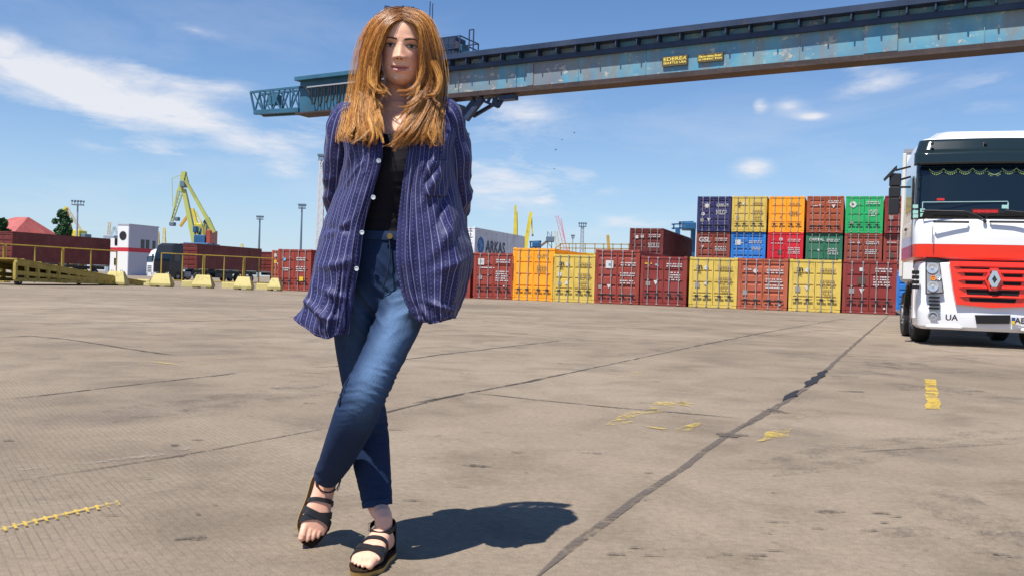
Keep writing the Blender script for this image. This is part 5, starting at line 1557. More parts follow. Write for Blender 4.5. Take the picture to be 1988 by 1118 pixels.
def bird(px, py, Y, s, label, tilt):
    p = at(px, py, Y)
    mb = MB()
    mb.rings([[(s * .5 * x, s * .09 * r * math.cos(a), s * .09 * r * math.sin(a)) for a in (0, 1.05, 2.1, 3.14, 4.19, 5.24)] for (x, r) in ((-.9, .15), (-.5, .8), (0, 1), (.4, .7), (.65, .15))])
    o = empty('bird', p, 0.4, label, 'bird', 'birds high in the sky')
    mb.build('body', M['bird'], o, smooth=True)
    for q in (1, -1):
        MB().rings([[(.15 * s, q * .04 * s, .03 * s), (-.25 * s, q * .04 * s, .03 * s), (-.25 * s, q * .04 * s, .0), (.15 * s, q * .04 * s, 0)], [(.22 * s, q * .45 * s, (.22 + tilt) * s), (-.1 * s, q * .45 * s, (.22 + tilt) * s), (-.1 * s, q * .45 * s, (.2 + tilt) * s), (.22 * s, q * .45 * s, (.2 + tilt) * s)], [(-.12 * s, q * .95 * s, (.12 + tilt) * s), (-.2 * s, q * .95 * s, (.12 + tilt) * s), (-.2 * s, q * .95 * s, (.115 + tilt) * s), (-.12 * s, q * .95 * s, (.115 + tilt) * s)]]).build('wing', M['bird'], o)
    return o
M['bird'] = simple('bird_dark', (.05, .05, .06), .8)
for (px, py, ti) in ((1115, 259, .1), (1091, 272, 0), (1079, 292, .2), (1076, 328, -.1)):
    bird(px, py, 90, .16 * 90 / 60, 'small dark bird flying in the blue sky over the containers', ti)
# ------------------------------------------------------------------ the woman
Y0 = 2.87
def PP(px, py, dy=0.0): return at(px, py, Y0 + dy)
ROOT = Vector((PP(742, 560).x, Y0, 0))
WOMAN = empty('person', ROOT, 0, 'woman with long auburn hair, open striped navy shirt and jeans, standing with crossed ankles', 'person')
K_ = Y0 / FPX

def catmull(P, t):
    """P: (n, d) array, t in [0, n-1]"""
    n = len(P); i = int(min(max(math.floor(t), 0), n - 2)); f = t - i
    p0 = P[max(i - 1, 0)]; p1 = P[i]; p2 = P[i + 1]; p3 = P[min(i + 2, n - 1)]
    return .5 * ((2 * p1) + (-p0 + p2) * f + (2 * p0 - 5 * p1 + 4 * p2 - p3) * f * f + (-p0 + 3 * p1 - 3 * p2 + p3) * f ** 3)
def resample(P, k):
    P = np.array(P, float)
    return np.array([catmull(P, t) for t in np.linspace(0, len(P) - 1, k)])

def limb(mb, cps, n=24, seg=40, grow=0.0):
    """closed tube through (px, py, dy, half width px, half depth m)"""
    pts = []
    for (px, py, dy, hw, hd) in cps:
        p = PP(px, py, dy); pts.append((p.x, p.y, p.z, hw * (Y0 + dy) / FPX + grow, hd + grow))
    S = resample(pts, seg); rg = []
    for i in range(seg):
        c = Vector(S[i, :3]); d = Vector(S[min(i + 1, seg - 1), :3]) - Vector(S[max(i - 1, 0), :3]); d.normalize()
        side = d.cross(Vector((0, 1, 0)))
        if side.length < .05: side = Vector((1, 0, 0))
        side.normalize(); dep = side.cross(d).normalized()
        rg.append([c + side * (math.cos(a) * S[i, 3]) + dep * (math.sin(a) * S[i, 4]) for a in [2 * math.pi * j / n for j in range(n)]])
    mb.rings(rg)
    return S
def trunk(mb, rows, n=40, seg=40, grow=0.0, power=2.3):
    """closed torso through (px centre, py, half width px, front dy, back dy)"""
    pts = []
    for (px, py, hw, fd, bd) in rows:
        p = PP(px, py, fd); pts.append((p.x, p.z, hw * K_ + grow, Y0 + fd - grow, Y0 + bd + grow))
    S = resample(pts, seg); rg = []
    for (x, z, hw, yf, yb) in S:
        yc = (yf + yb) / 2; hd = (yb - yf) / 2; r = []
        for j in range(n):
            a = 2 * math.pi * j / n; c, s = math.cos(a), math.sin(a); e = 2 / power
            r.append((x + hw * math.copysign(abs(c) ** e, c), yc + hd * math.copysign(abs(s) ** e, s), z))
        rg.append(r)
    mb.rings(rg)
def fuse(name, mb, voxel, smooth=4, mat=None):
    """one continuous skin over overlapping closed pieces"""
    me = mb.mesh(name, mat or BLANK)
    o = bpy.data.objects.new(name, me); col.objects.link(o)
    md = o.modifiers.new('fuse', 'REMESH'); md.mode = 'VOXEL'; md.voxel_size = voxel; md.use_smooth_shade = True
    if smooth:
        sm = o.modifiers.new('relax', 'SMOOTH'); sm.factor = .5; sm.iterations = smooth
    dg = bpy.context.evaluated_depsgraph_get(); dg.update()
    out = bpy.data.meshes.new_from_object(o.evaluated_get(dg))
    bpy.data.objects.remove(o)
    out.name = name
    out.polygons.foreach_set('use_smooth', [True] * len(out.polygons))
    out.materials.clear(); out.materials.append(mat)
    return out
def verts(me):
    a = np.empty(len(me.vertices) * 3); me.vertices.foreach_get('co', a); return a.reshape(-1, 3)
def normals(me):
    a = np.empty(len(me.vertices) * 3); me.vertices.foreach_get('normal', a); return a.reshape(-1, 3)
def put(me, co):
    me.vertices.foreach_set('co', (co - np.array(ROOT)).ravel()); me.update()
def color_attr(me, name, rgb):
    at_ = me.attributes.new(name, 'FLOAT_COLOR', 'POINT')
    c = np.ones((len(me.vertices), 4)); c[:, :3] = rgb
    at_.data.foreach_set('color', c.ravel())
def gs(x, s): return np.exp(-(x / s) ** 2 / 2)
def vnoise(co, scale, seed=0.0):
    return np.array([mnoise.noise(Vector((c[0] * scale + seed, c[1] * scale, c[2] * scale))) for c in co])

# ---- head frame
hroll = R(4.3)
HX = cR * math.cos(hroll) - cU * math.sin(hroll)
_rd = (PP(777.5, 88.5, -.12) - CAM).normalized()
HY = (_rd * .62 + Vector((0, 1, 0)) * .38); HY = (HY - HX * HY.dot(HX)).normalized()      # she looks a little down towards the lens
HZ = HX.cross(HY).normalized()
HO = PP(777.5, 88.5, -.118) + HY * .085
HM = np.array([HX, HY, HZ])
def head_local(co): return (co - np.array(HO)) @ HM.T
def head_world(p): return HO + HX * p[0] + HY * p[1] + HZ * p[2]
HROWS = np.array([  # z, half width, front, back
    (.106, .006, -.004, .030), (.103, .026, .020, .052), (.092, .050, .049, .075), (.072, .064, .071, .088), (.045, .0705, .082, .096), (.015, .0715, .085, .098), (-.015, .0700, .085, .094),
    (-.042, .0665, .085, .080), (-.066, .0625, .083, .060), (-.086, .0535, .079, .040), (-.102, .0405, .073, .018), (-.112, .0230, .062, -.004), (-.116, .004, .052, -.030)])
def head_mesh(mb):
    S = resample(HROWS, 60); rg = []; n = 64
    for (z, w, f, b) in S:
        r = []
        for j in range(n):
            a = 2 * math.pi * j / n; c, s = math.cos(a), math.sin(a)
            yc = (b - f) / 2; hd = (b + f) / 2
            r.append(head_world((max(w, .002) * math.copysign(abs(c) ** .9, c), yc + hd * math.copysign(abs(s) ** .95, s), z)))
        rg.append(r)
    mb.rings(rg)
def face_relief(x, z):
    ax = np.abs(x)
    t = np.clip((.010 - z) / .043, 0, 1)                      # down the nose
    prof = (.003 + .0185 * t ** 1.2) * np.clip((z + .0445) / .008, 0, 1) * np.clip((.020 - z) / .014, 0, 1)
    h = prof * gs(x, .0062 + .0042 * t)
    h += .0065 * gs(ax - .0125, .0050) * gs(z + .0385, .0055)
    h -= .0085 * gs(ax - .0325, .0130) * gs(z - .001, .0085)
    h += .0035 * gs(ax - .031, .018) * gs(z - .021, .006)
    h += .0040 * gs(ax - .040, .016) * gs(z + .033, .016)
    h += .0050 * gs(x, .015) * gs(z + .0605, .0042) + .0062 * gs(x, .0145) * gs(z + .0755, .0048)
    h -= .0045 * gs(x, .020) * gs(z + .0672 - 4.5 * x * x, .0017)
    h -= .0030 * gs(x, .018) * gs(z + .0865, .005)
    h += .0055 * gs(x, .014) * gs(z + .101, .009)
    h -= .0030 * gs(ax - .029, .004) * gs(z + .0655, .004)
    return h
def front_y(x, z):
    """head-local y of the face surface"""
    r = np.array([np.interp(z, HROWS[::-1, 0], HROWS[::-1, k]) for k in (1, 2, 3)])
    w, f, b = r
    c = min(abs(x) / w, .999); ca = c ** (1 / .9); s = math.sqrt(max(0, 1 - ca * ca)) ** .95
    return (b - f) / 2 - (b + f) / 2 * s - float(face_relief(np.array([x]), np.array([z]))[0]) * s

# ---- feet
FR = np.array([(-.002, .016, .030), (.012, .028, .050), (.035, .033, .075), (.060, .034, .086), (.090, .035, .070), (.120, .039, .056), (.150, .044, .044), (.172, .0455, .036), (.190, .043, .028), (.203, .036, .022)])
class Foot:
    def __init__(s, heel, toe, dors, right):
        s.o = Vector(heel); s.d = (Vector(toe) - s.o).normalized()
        w = s.d.cross(Vector(dors)).normalized(); s.u = w.cross(s.d).normalized(); s.w = w
        if s.u.dot(Vector(dors)) < 0: s.u = -s.u
        s.m = -1 if right else 1            # side of the big toe along w
    def P(s, l, w, u): return s.o + s.d * l + s.w * w + s.u * u
    def sec(s, l):
        hw = np.interp(l, FR[:, 0], FR[:, 1]); h = np.interp(l, FR[:, 0], FR[:, 2]); return hw, h
    def surf(s, l, a, off=0.0):
        """a: 0 on top, +-90 at the sole edge"""
        hw, h = s.sec(l); hw += off; h += off
        c, q = math.cos(a), math.sin(a)
        return s.P(l, hw * math.copysign(abs(q) ** .85, q), h / 2 + h / 2 * math.copysign(abs(c) ** .8, c))
    def build(s, mb):
        S = resample(FR, 26); rg = []
        for (l, hw, h) in S:
            r = []
            for j in range(24):
                a = 2 * math.pi * j / 24; c, q = math.cos(a), math.sin(a)
                r.append(s.P(l, hw * math.copysign(abs(c) ** .85, c), h / 2 + h / 2 * math.copysign(abs(q) ** .8, q)))
            rg.append(r)
        mb.rings(rg)
        for i, (wl, l1, r) in enumerate(((.030, .240, .0125), (.011, .238, .0088), (-.005, .230, .0082), (-.020, .220, .0078), (-.033, .207, .0076))):
            w = wl * s.m
            mb.tube([s.P(.165, w * .9, .014), s.P(l1 - .035, w, .017), s.P(l1 - .018, w, .016), s.P(l1 - .006, w, .012), s.P(l1, w, .009)], [r * .95, r, r * .98, r * .85, r * .35], 12)
st_foot = Foot(gnd(751, 1064, .02) + Vector((0, .01, 0)), gnd(694, 1108, .02), (0, 0, 1), True)
tip = gnd(600, 1056, .012)
cr_heel = tip + (Vector((.018, .140, .205)).normalized() * .24)
cr_foot = Foot(cr_heel, tip, (.42, -.9, .42), False)

# ---- limbs in photograph pixels: px, py, dy, half width px, half depth m
sa = st_foot.P(.048, 0, .045); ca_ = cr_foot.P(.048, 0, .045); sa2 = st_foot.P(.044, 0, .105); ca2 = cr_foot.P(.042, 0, .105)
def topix(p):
    d = Vector(p) - CAM; k = d.dot(cF); return W_ / 2 + FPX * d.dot(cR) / k, H_ / 2 - FPX * d.dot(cU) / k, p.y - Y0
JL_ST = [(700, 540, .0, 54, .085), (696, 600, .0, 50, .085), (694, 660, .01, 44, .078), (700, 720, .03, 40, .070), (709, 780, .05, 38, .062), (716, 830, .05, 37, .060), (721, 890, .03, 36.5, .058), (728, 940, .01, 32, .050), (733, 981, -.01, 28, .044)]
JL_CR = [(785, 540, .0, 54, .085), (780, 590, -.03, 50, .085), (764, 645, -.09, 43.5, .078), (735, 708, -.15, 41, .072), (707, 765, -.185, 42, .066), (688, 812, -.165, 41.5, .062), (669, 856, -.11, 37, .058), (650, 897, -.04, 31, .050), (634, 923, .015, 24, .042)]
skin_legs = []
for JL, ank, an2 in ((JL_ST, sa, sa2), (JL_CR, ca_, ca2)):
    a = topix(ank); b_ = topix(an2)
    skin_legs.append([(px, py, dy, w - 7, d - .012) for (px, py, dy, w, d) in JL[:-1]] + [(JL[-1][0], JL[-1][1], JL[-1][2], 19.5, .033), (b_[0], b_[1], b_[2], 17.5, .032), (a[0], a[1], a[2], 17, .034)])
TORSO = [(769, 196, 26, -.060, .050), (768, 213, 48, -.062, .070), (768, 228, 88, -.075, .085), (768, 250, 103, -.092, .098), (767, 290, 97, -.112, .105), (764, 330, 90, -.122, .100), (757, 380, 80, -.105, .095), (749, 430, 80, -.095, .095), (743, 475, 92, -.098, .105), (740, 525, 103, -.100, .120), (740, 575, 98, -.09, .12), (742, 600, 84, -.07, .10)]
ARM_L = [(672, 240, .0, 32, .052), (662, 285, .015, 27, .044), (657, 340, .035, 24, .040), (658, 392, .085, 23, .038), (682, 436, .145, 20, .033), (714, 468, .19, 15, .024), (728, 478, .20, 14, .020)]
ARM_R = [(864, 237, .0, 32, .052), (880, 285, .012, 27, .044), (886, 345, .03, 25, .040), (886, 398, .075, 23, .038), (858, 440, .140, 20, .033), (822, 472, .19, 15, .024), (806, 482, .20, 14, .020)]

def build_body():
    mb = MB()
    head_mesh(mb)
    limb(mb, [(774, 120, .005, 27, .046), (771, 165, .012, 26.5, .045), (769, 195, .008, 29, .048), (768, 225, .0, 44, .06)], 28, 16)
    trunk(mb, TORSO, grow=-.004)
    for A, sx in ((ARM_L, 1), (ARM_R, -1)):
        limb(mb, A, 18, 30, -.004)
        # hand: palm and five fingers, loosely curled behind the back
        w = PP(*A[-1][:3])
        X, Z, B = Vector((sx, 0, -.15)).normalized(), Vector((sx * .15, 0, 1)).normalized(), Vector((0, 1, 0))
        palm = [[w + X * l + Z * (hw * math.cos(a)) + B * (.014 * math.sin(a)) for a in [2 * math.pi * j / 14 for j in range(14)]] for (l, hw) in ((-.01, .022), (.02, .032), (.05, .040), (.08, .041), (.092, .034))]
        mb.rings(palm)
        for i, ln in enumerate((.066, .074, .070, .056)):
            b = w + X * .082 + Z * (.030 - .020 * i)
            mb.tube([b, b + X * ln * .45 + B * .004, b + X * ln * .75 - B * .010, b + X * ln * .86 - B * .026], [.0092, .0088, .008, .0065], 10)
        b = w + X * .022 + Z * .026
        mb.tube([b, b + X * .025 + Z * .024, b + X * .052 + Z * .034 - B * .006, b + X * .066 + Z * .034 - B * .012], [.0125, .011, .0098, .007], 10)
    for S in skin_legs: limb(mb, S, 20, 44)
    for f in (st_foot, cr_foot): f.build(mb)
    mt, nt, b = new_mat('skin')
    c = nattr(nt, 'tint')
    n = nnoise(nt, ncoord(nt), 60, 6, .7)
    nt.links.new(nmix(nt, .4, c, nramp(nt, n, [(.3, (.8, .76, .74)), (.7, (1.1, 1.08, 1.06))]), 'MULTIPLY'), b.inputs['Base Color'])
    b.inputs['Roughness'].default_value = .48; b.inputs['Specular IOR Level'].default_value = .4
    b.inputs['Subsurface Weight'].default_value = .2; b.inputs['Subsurface Radius'].default_value = (.010, .004, .002); b.inputs['Subsurface Scale'].default_value = .5
    nbump(nt, b, n, .08, .001)
    me = fuse('body', mb, .0026, 3, mt)
    co = verts(me); h = head_local(co)
    x, y, z = h.T
    face = np.clip((-y - .005) / .045, 0, 1) * ((z > -.125) & (z < .12) & (np.abs(x) < .09))
    rel = face_relief(x, z) * face
    co = co - rel[:, None] * np.array(HY)
    base = np.array([.84, .48, .325]); rgb = np.tile(base, (len(co), 1))
    def blend(m, c):
        nonlocal rgb
        m = np.clip(m, 0, 1)[:, None]; rgb = rgb * (1 - m) + np.array(c) * m
    ax = np.abs(x)
    blend(face * .55 * gs(ax - .042, .016) * gs(z + .032, .014), (.72, .30, .23))
    blend(face * .35 * gs(x, .010) * gs(z + .034, .008), (.72, .36, .28))
    lipw = .0255
    zl = .0672 - 4.5 * x * x
    up = (ax < lipw) * (np.abs(z + zl - .0055 * (1 - (ax / lipw) ** 2) * .5) < .0052 * np.sqrt(np.clip(1 - (ax / lipw) ** 2, 0, 1)))
    lo = (ax < lipw * .92) * (np.abs(z + zl + .0050) < .0062 * np.sqrt(np.clip(1 - (ax / lipw / .92) ** 2, 0, 1)))
    blend(face * .85 * (up | lo), (.58, .20, .19))
    blend(face * .9 * gs(z + zl, .0014) * (ax < .028), (.12, .035, .03))
    blend(face * .5 * gs(ax - .0325, .017) * gs(z - .006, .006), (.50, .27, .20))
    # feet a little pinker
    blend((co[:, 2] < .2) * .35, (.72, .38, .29))
    color_attr(me, 'tint', rgb)
    put(me, co)
    o = link('body', me, WOMAN)
    return o
BODY = build_body()

def patch_on_face(name, fn, nu, nv, mat, off, parent, closed=False):
    """fn(u, v) -> (x, z) on the face"""
    mb = MB()
    for j in range(nv + 1):
        for i in range(nu + 1):
            x, z, o2 = fn(i / nu, j / nv)
            p = head_world((x, front_y(x, z) - off - o2, z)) - ROOT
            mb.v.append(tuple(p))
    for j in range(nv):
        for i in range(nu):
            a = j * (nu + 1) + i; mb.f.append((a, a + 1, a + nu + 2, a + nu + 1)); mb.mi.append(0)
    return mb.build(name, mat, parent, smooth=True)
def build_face():
    white = simple('eye_white', (.50, .46, .43), .3); iris = simple('iris', (.10, .075, .045), .2); pupil = simple('pupil', (.006, .005, .005), .1)
    lash = simple('eyelash', (.018, .011, .008), .6); brow = simple('eyebrow', (.115, .055, .025), .8); nos = simple('nostril', (.045, .014, .010), .9)
    lidm = simple('eyelid', (.46, .235, .165), .5)
    for s in (-1, 1):
        cx = s * .0325
        W, Hh = .0150, .0046
        def eye(u, v):
            a = -1 + 2 * u; hh = Hh * (1 - a * a) ** .75
            return cx + a * W, -.0005 + (v * 2 - 1) * hh * .9 + s * a * .0006, .0012 * (1 - a * a)
        e = patch_on_face('eye', eye, 16, 6, white, .0012, BODY)
        patch_on_face('iris', lambda u, v: (cx + .0054 * math.sqrt(v) * math.cos(6.2832 * u), .0004 + min(.0050 * math.sqrt(v) * math.sin(6.2832 * u), .0036), .0016), 18, 3, iris, .0014, e)
        patch_on_face('pupil', lambda u, v: (cx + .0025 * v * math.cos(6.2832 * u), .0006 + .0025 * v * math.sin(6.2832 * u), .0020), 14, 2, pupil, .0016, e)
        patch_on_face('upper_lash', lambda u, v: (cx + (-1.12 + 2.24 * u) * W, (.0041 * max(0, 1 - (-1.08 + 2.16 * u) ** 2) ** .75 - .0003) + (v - .35) * .0024, .0022), 18, 2, lash, .0018, e)
        patch_on_face('lower_lash', lambda u, v: (cx + (-1.0 + 2.0 * u) * W, -(.0050 * max(0, 1 - (-1 + 2 * u) ** 2) ** .75) + (v - .6) * .0011, .0008), 16, 1, lidm, .0013, e)
        patch_on_face('eyebrow', lambda u, v: (s * (.0115 + .042 * u), .0172 + .0040 * math.sin(math.pi * min(1, u * 1.0) ** 1.2) - .0035 * max(0, u - .7) / .3 + (v - .5) * .0062 * (1 - .75 * max(0, u - .3) / .7), 0), 20, 3, brow, .0012, BODY)
        patch_on_face('nostril', lambda u, v: (s * (.0062 + .0032 * v * math.cos(6.2832 * u)), -.0412 + .0017 * v * math.sin(6.2832 * u), 0), 12, 2, nos, .0012, BODY)
build_face()

# ---- jeans
def denim():
    mt, nt, b = new_mat('denim'); co = ncoord(nt)
    f = nattr(nt, 'fade', 'Fac')
    w = nnoise(nt, nmap(nt, co, (1, 1, .35)), 420, 3, .7)
    n = nnoise(nt, co, 14, 5, .6)
    base = nmix(nt, f, (.006, .017, .055), (.100, .175, .305))
    base = nmix(nt, .7, base, nramp(nt, w, [(.3, (.55, .58, .62)), (.5, (1, 1, 1)), (.72, (1.5, 1.45, 1.4))]), 'MULTIPLY')
    base = nmix(nt, .5, base, nramp(nt, n, [(.3, (.72, .74, .78)), (.7, (1.2, 1.2, 1.2))]), 'MULTIPLY')
    nt.links.new(base, b.inputs['Base Color']); b.inputs['Roughness'].default_value = .85; b.inputs['Specular IOR Level'].default_value = .2
    nbump(nt, b, w, .25, .002)
    return mt
def build_jeans():
    mb = MB()
    trunk(mb, [(748, 449, 83, -.106, .103), (745, 470, 94, -.108, .112), (741, 510, 106, -.112, .130), (740, 550, 106, -.108, .132), (740, 585, 100, -.095, .125), (742, 606, 80, -.075, .10)], 40, 24)
    limb(mb, JL_ST, 28, 60); limb(mb, JL_CR, 28, 60)
    mt = denim()
    me = fuse('jeans', mb, .0042, 5, mt)
    co = verts(me); no = normals(me)
    kcr = np.array(PP(707, 770, -.2)); kst = np.array(PP(716, 810, .03)); crotch = np.array(PP(742, 585, -.08))
    hem1 = np.array(PP(634, 915, .0)); hem2 = np.array(PP(731, 960, -.01)); hipr = np.array(PP(800, 600, -.08))
    d = np.zeros(len(co))
    def wr(c, rad, freq, dirv, amp, seed):
        nonlocal d
        r = np.linalg.norm(co - c, axis=1); m = np.exp(-(r / rad) ** 2)
        idx = m > .02
        dv = np.array(dirv) / np.linalg.norm(dirv); q = co[idx]
        al = q @ dv; st = (q - np.outer(al, dv)) * 5.5 + np.outer(al * freq * .30, dv)
        d[idx] += amp * 1.5 * m[idx] * (np.clip(1 - 2.6 * np.abs(vnoise(st, 1.0, seed * 7.3)), 0, 1) - .3)
    wr(kcr + np.array([.06, .02, .0]), .085, 150, (.35, 0, 1), .0045, 1); wr(kcr + np.array([-.06, 0, .01]), .06, 190, (-.2, 0, 1), .004, 2); wr(kst, .09, 140, (.1, 0, 1), .004, 3)
    wr(crotch, .12, 95, (.7, 0, .7), .006, 4); wr(crotch + np.array([.07, 0, -.06]), .11, 80, (-.45, 0, .9), .005, 5); wr(hem1, .06, 150, (-.3, 0, 1), .003, 6); wr(hem2, .07, 130, (.1, 0, 1), .003, 7); wr(hipr, .10, 70, (-.6, 0, .8), .004, 8)
    co2 = co + no * d[:, None]
    fade = np.zeros(len(co))
    path = resample([tuple(PP(px, py, dy - hd * .9)) for (px, py, dy, hw, hd) in JL_CR], 40)
    for i, p in enumerate(path):
        t = i / 39; a = 1.0 if t < .42 else max(0.0, 1 - (t - .42) / .25)
        a = a * (.3 + .7 * min(1, t / .2)); rad = .046
        fade = np.maximum(fade, a * np.exp(-(np.linalg.norm(co - p - np.array([.006, 0, 0]), axis=1) / rad) ** 2))
    path = resample([tuple(PP(px, py, dy - hd * .9)) for (px, py, dy, hw, hd) in JL_ST], 40)
    for i, p in enumerate(path[4:22]): fade = np.maximum(fade, .38 * np.exp(-(np.linalg.norm(co - p, axis=1) / .045) ** 2))
    fade = np.clip(fade + .05 + d * 28 * (fade + .15), 0, 1)
    a = me.attributes.new('fade', 'FLOAT', 'POINT'); a.data.foreach_set('value', fade)
    put(me, co2)
    o = link('jeans', me, WOMAN)
    th = simple('stitching', (.22, .13, .05), .8); dk = simple('denim_seam', (.006, .013, .045), .9)
    # outer seam of the crossing leg, hems, fly, waistband, button
    def line(pix, r, mat, name):
        P = resample([tuple(PP(*p)) for p in pix], 30)
        MB().tube([Vector(p) - ROOT for p in P], r, 6).build(name, mat, o, smooth=True)
    line([(685, 722, -.20), (668, 748, -.225), (660, 775, -.225), (657, 800, -.205), (645, 835, -.155), (634, 868, -.10), (622, 905, -.03)], .0022, dk, 'seam')
    line([(755, 455, -.115), (757, 490, -.122), (752, 530, -.126), (743, 560, -.118)], .0025, dk, 'fly_seam')
    def hem(cps, name):
        S = [(px, py, dy, hw + 1.2, hd + .0025) for (px, py, dy, hw, hd) in cps]
        mb = MB(); limb(mb, S, 28, 8); mb.v = [tuple(Vector(v) - ROOT) for v in mb.v]
        h = mb.build(name, mt, o, smooth=40)
        h.data.attributes.new('fade', 'FLOAT', 'POINT').data.foreach_set('value', [.10] * len(h.data.vertices))
    hem([(731.5, 970, -.006, 28.8, .0455), (733, 982, -.01, 28, .044)], 'hem'); hem([(639, 916, .004, 26.2, .0445), (633.5, 925, .016, 24, .042)], 'hem')
    mb = MB(); trunk(mb, [(748, 449, 83.5, -.108, .105), (747, 458, 86, -.110, .108), (746, 466, 91, -.110, .112)], 40, 8, .002); mb.v = [tuple(Vector(v) - ROOT) for v in mb.v]
    h = mb.build('waistband', mt, o, smooth=40); h.data.attributes.new('fade', 'FLOAT', 'POINT').data.foreach_set('value', [.12] * len(h.data.vertices))
    p = PP(757, 459, -.116) - ROOT; MB().tube([p, p + Vector((0, -.006, 0))], .009, 14).build('button', simple('brass', (.35, .2, .08), .35, .9), o)
build_jeans()

# ---- black vest
def build_vest():
    mt, nt, b = new_mat('black_jersey'); co = ncoord(nt); n = nnoise(nt, co, 260, 3)
    b.inputs['Base Color'].default_value = (.010, .009, .013, 1); b.inputs['Roughness'].default_value = .75; b.inputs['Specular IOR Level'].default_value = .15; nbump(nt, b, n, .2, .001)
    mb = MB()
    rows = [(768, 262, 72, -.100, .085), (768, 270, 78, -.106, .09)] + [(px, py, hw - 14, f, b) for (px, py, hw, f, b) in TORSO if 285 < py < 340] + [(px, py, hw - 3, f, b) for (px, py, hw, f, b) in TORSO if 340 < py < 425] + [(747, 440, 79, -.0965, .097), (747, 455, 83, -.103, .104)]
    trunk(mb, rows, 72, 90, .008)
    me = mb.mesh('vest', mt, smooth=True)
    v = verts(me); z = v[:, 2]; zh = PP(747, 454).z
    fold = np.zeros(len(v)); rr = random.Random(2)
    for k in range(13):
        zc = zh + .012 + k * .021 + rr.uniform(-.006, .006); tl = rr.uniform(-.12, .12)
        fold += rr.uniform(.0015, .0042) * np.exp(-((z - zc - tl * (v[:, 0] - ROOT.x)) / .0045) ** 2) * (1 - k / 16)
    v[:, 1] -= fold * (v[:, 1] < Y0)
    # scooped neckline: pull the upper front edge down towards the middle
    put(me, v)
    o = link('vest', me, WOMAN)
    for (a, b_) in (((730, 264), (716, 228)), ((806, 264), (820, 226))):
        P = resample([tuple(PP(a[0], a[1] + 6, -.112)), tuple(PP((a[0] + b_[0]) / 2, (a[1] + b_[1]) / 2, -.106)), tuple(PP(b_[0], b_[1], -.07))], 10)
        mb = MB(); mb.tube([Vector(p) - ROOT for p in P], .012, 8); mb.build('shoulder_strap', mt, o, smooth=True)
build_vest()

# ---- sandals
def build_sandal(f, label=None):
    lea = simple('black_leather', (.014, .013, .014), .42); tan = simple('tan_sole', (.42, .26, .07), .7); ins = simple('insole', (.035, .022, .014), .95, 0, .1)
    t = None
    # sole
    S = resample(FR, 26); out = []
    left = [(l, hw + .007) for (l, hw, h) in S] + [(.222, .034), (.236, .026), (.245, .012)]
    pl = [(l, -w * (1.0 if True else 1)) for l, w in left] + [(l, w) for l, w in reversed(left)]
    th = .019
    mb = MB(); lo = [f.P(l - .004, w * .98, -th) - ROOT for l, w in pl]; mi = [f.P(l, w, -.006) - ROOT for l, w in pl]
    mb.rings([lo, mi]); so = mb.build('sandal', tan, WOMAN, smooth=40)
    MB().rings([[f.P(l, w * .985, -.0058) - ROOT for l, w in pl], [f.P(l, w * .97, .001) - ROOT for l, w in pl]]).build('insole', ins, so)
    def strap(l0, l1, a0, a1, wd, off, name='strap'):
        n = 26; rg = []
        for i in range(n + 1):
            t_ = i / n; a = a0 + (a1 - a0) * t_; l = l0 + (l1 - l0) * t_
            r = []
            for (dl, o2) in ((-wd / 2, off), (wd / 2, off), (wd / 2, off + .0022), (-wd / 2, off + .0022)):
                r.append(f.surf(l + dl, a, o2) - ROOT)
            rg.append(r)
        MB().rings(rg).build(name, lea, so, smooth=50)
    q = 2.45
    strap(.130, .188, -q, q, .021, .0020); strap(.188, .130, -q, q, .021, .0042)
    strap(.106, .116, -q, q, .012, .0022)
    # ankle strap, heel counter and buckle
    c = f.P(.047, 0, .078); up = f.u
    rg = []
    for i in range(29):
        a = 2 * math.pi * i / 28
        c2 = c + f.d * (.0395 * math.cos(a)) + f.w * (.037 * math.sin(a)) + f.u * (-.012 * math.cos(a))
        c3 = c + f.d * (.0425 * math.cos(a)) + f.w * (.040 * math.sin(a)) + f.u * (-.012 * math.cos(a))
        rg.append([c2 - up * .008 - ROOT, c3 - up * .008 - ROOT, c3 + up * .008 - ROOT, c2 + up * .008 - ROOT])
    MB().rings(rg, cap=False).build('ankle_strap', lea, so, smooth=50)
    rg = []
    for i in range(13):
        a = math.pi * (.62 + .76 * i / 12)
        rg.append([f.P(.034 + .041 * math.cos(a), .036 * math.sin(a), .001) - ROOT, f.P(.034 + .044 * math.cos(a), .039 * math.sin(a), .001) - ROOT, f.P(.036 + .042 * math.cos(a), .038 * math.sin(a), .085) - ROOT, f.P(.036 + .039 * math.cos(a), .035 * math.sin(a), .085) - ROOT])
    MB().rings(rg).build('heel_counter', lea, so, smooth=50)
    b = c + f.d * .008 - f.w * (.038 * f.m); MB().tube([b + up * .011 - ROOT, b + f.d * .018 + up * .011 - ROOT, b + f.d * .018 - up * .011 - ROOT, b - up * .011 - ROOT, b + up * .011 - ROOT], .0014, 6).build('buckle', M['chrome'], so)
build_sandal(st_foot); build_sandal(cr_foot)
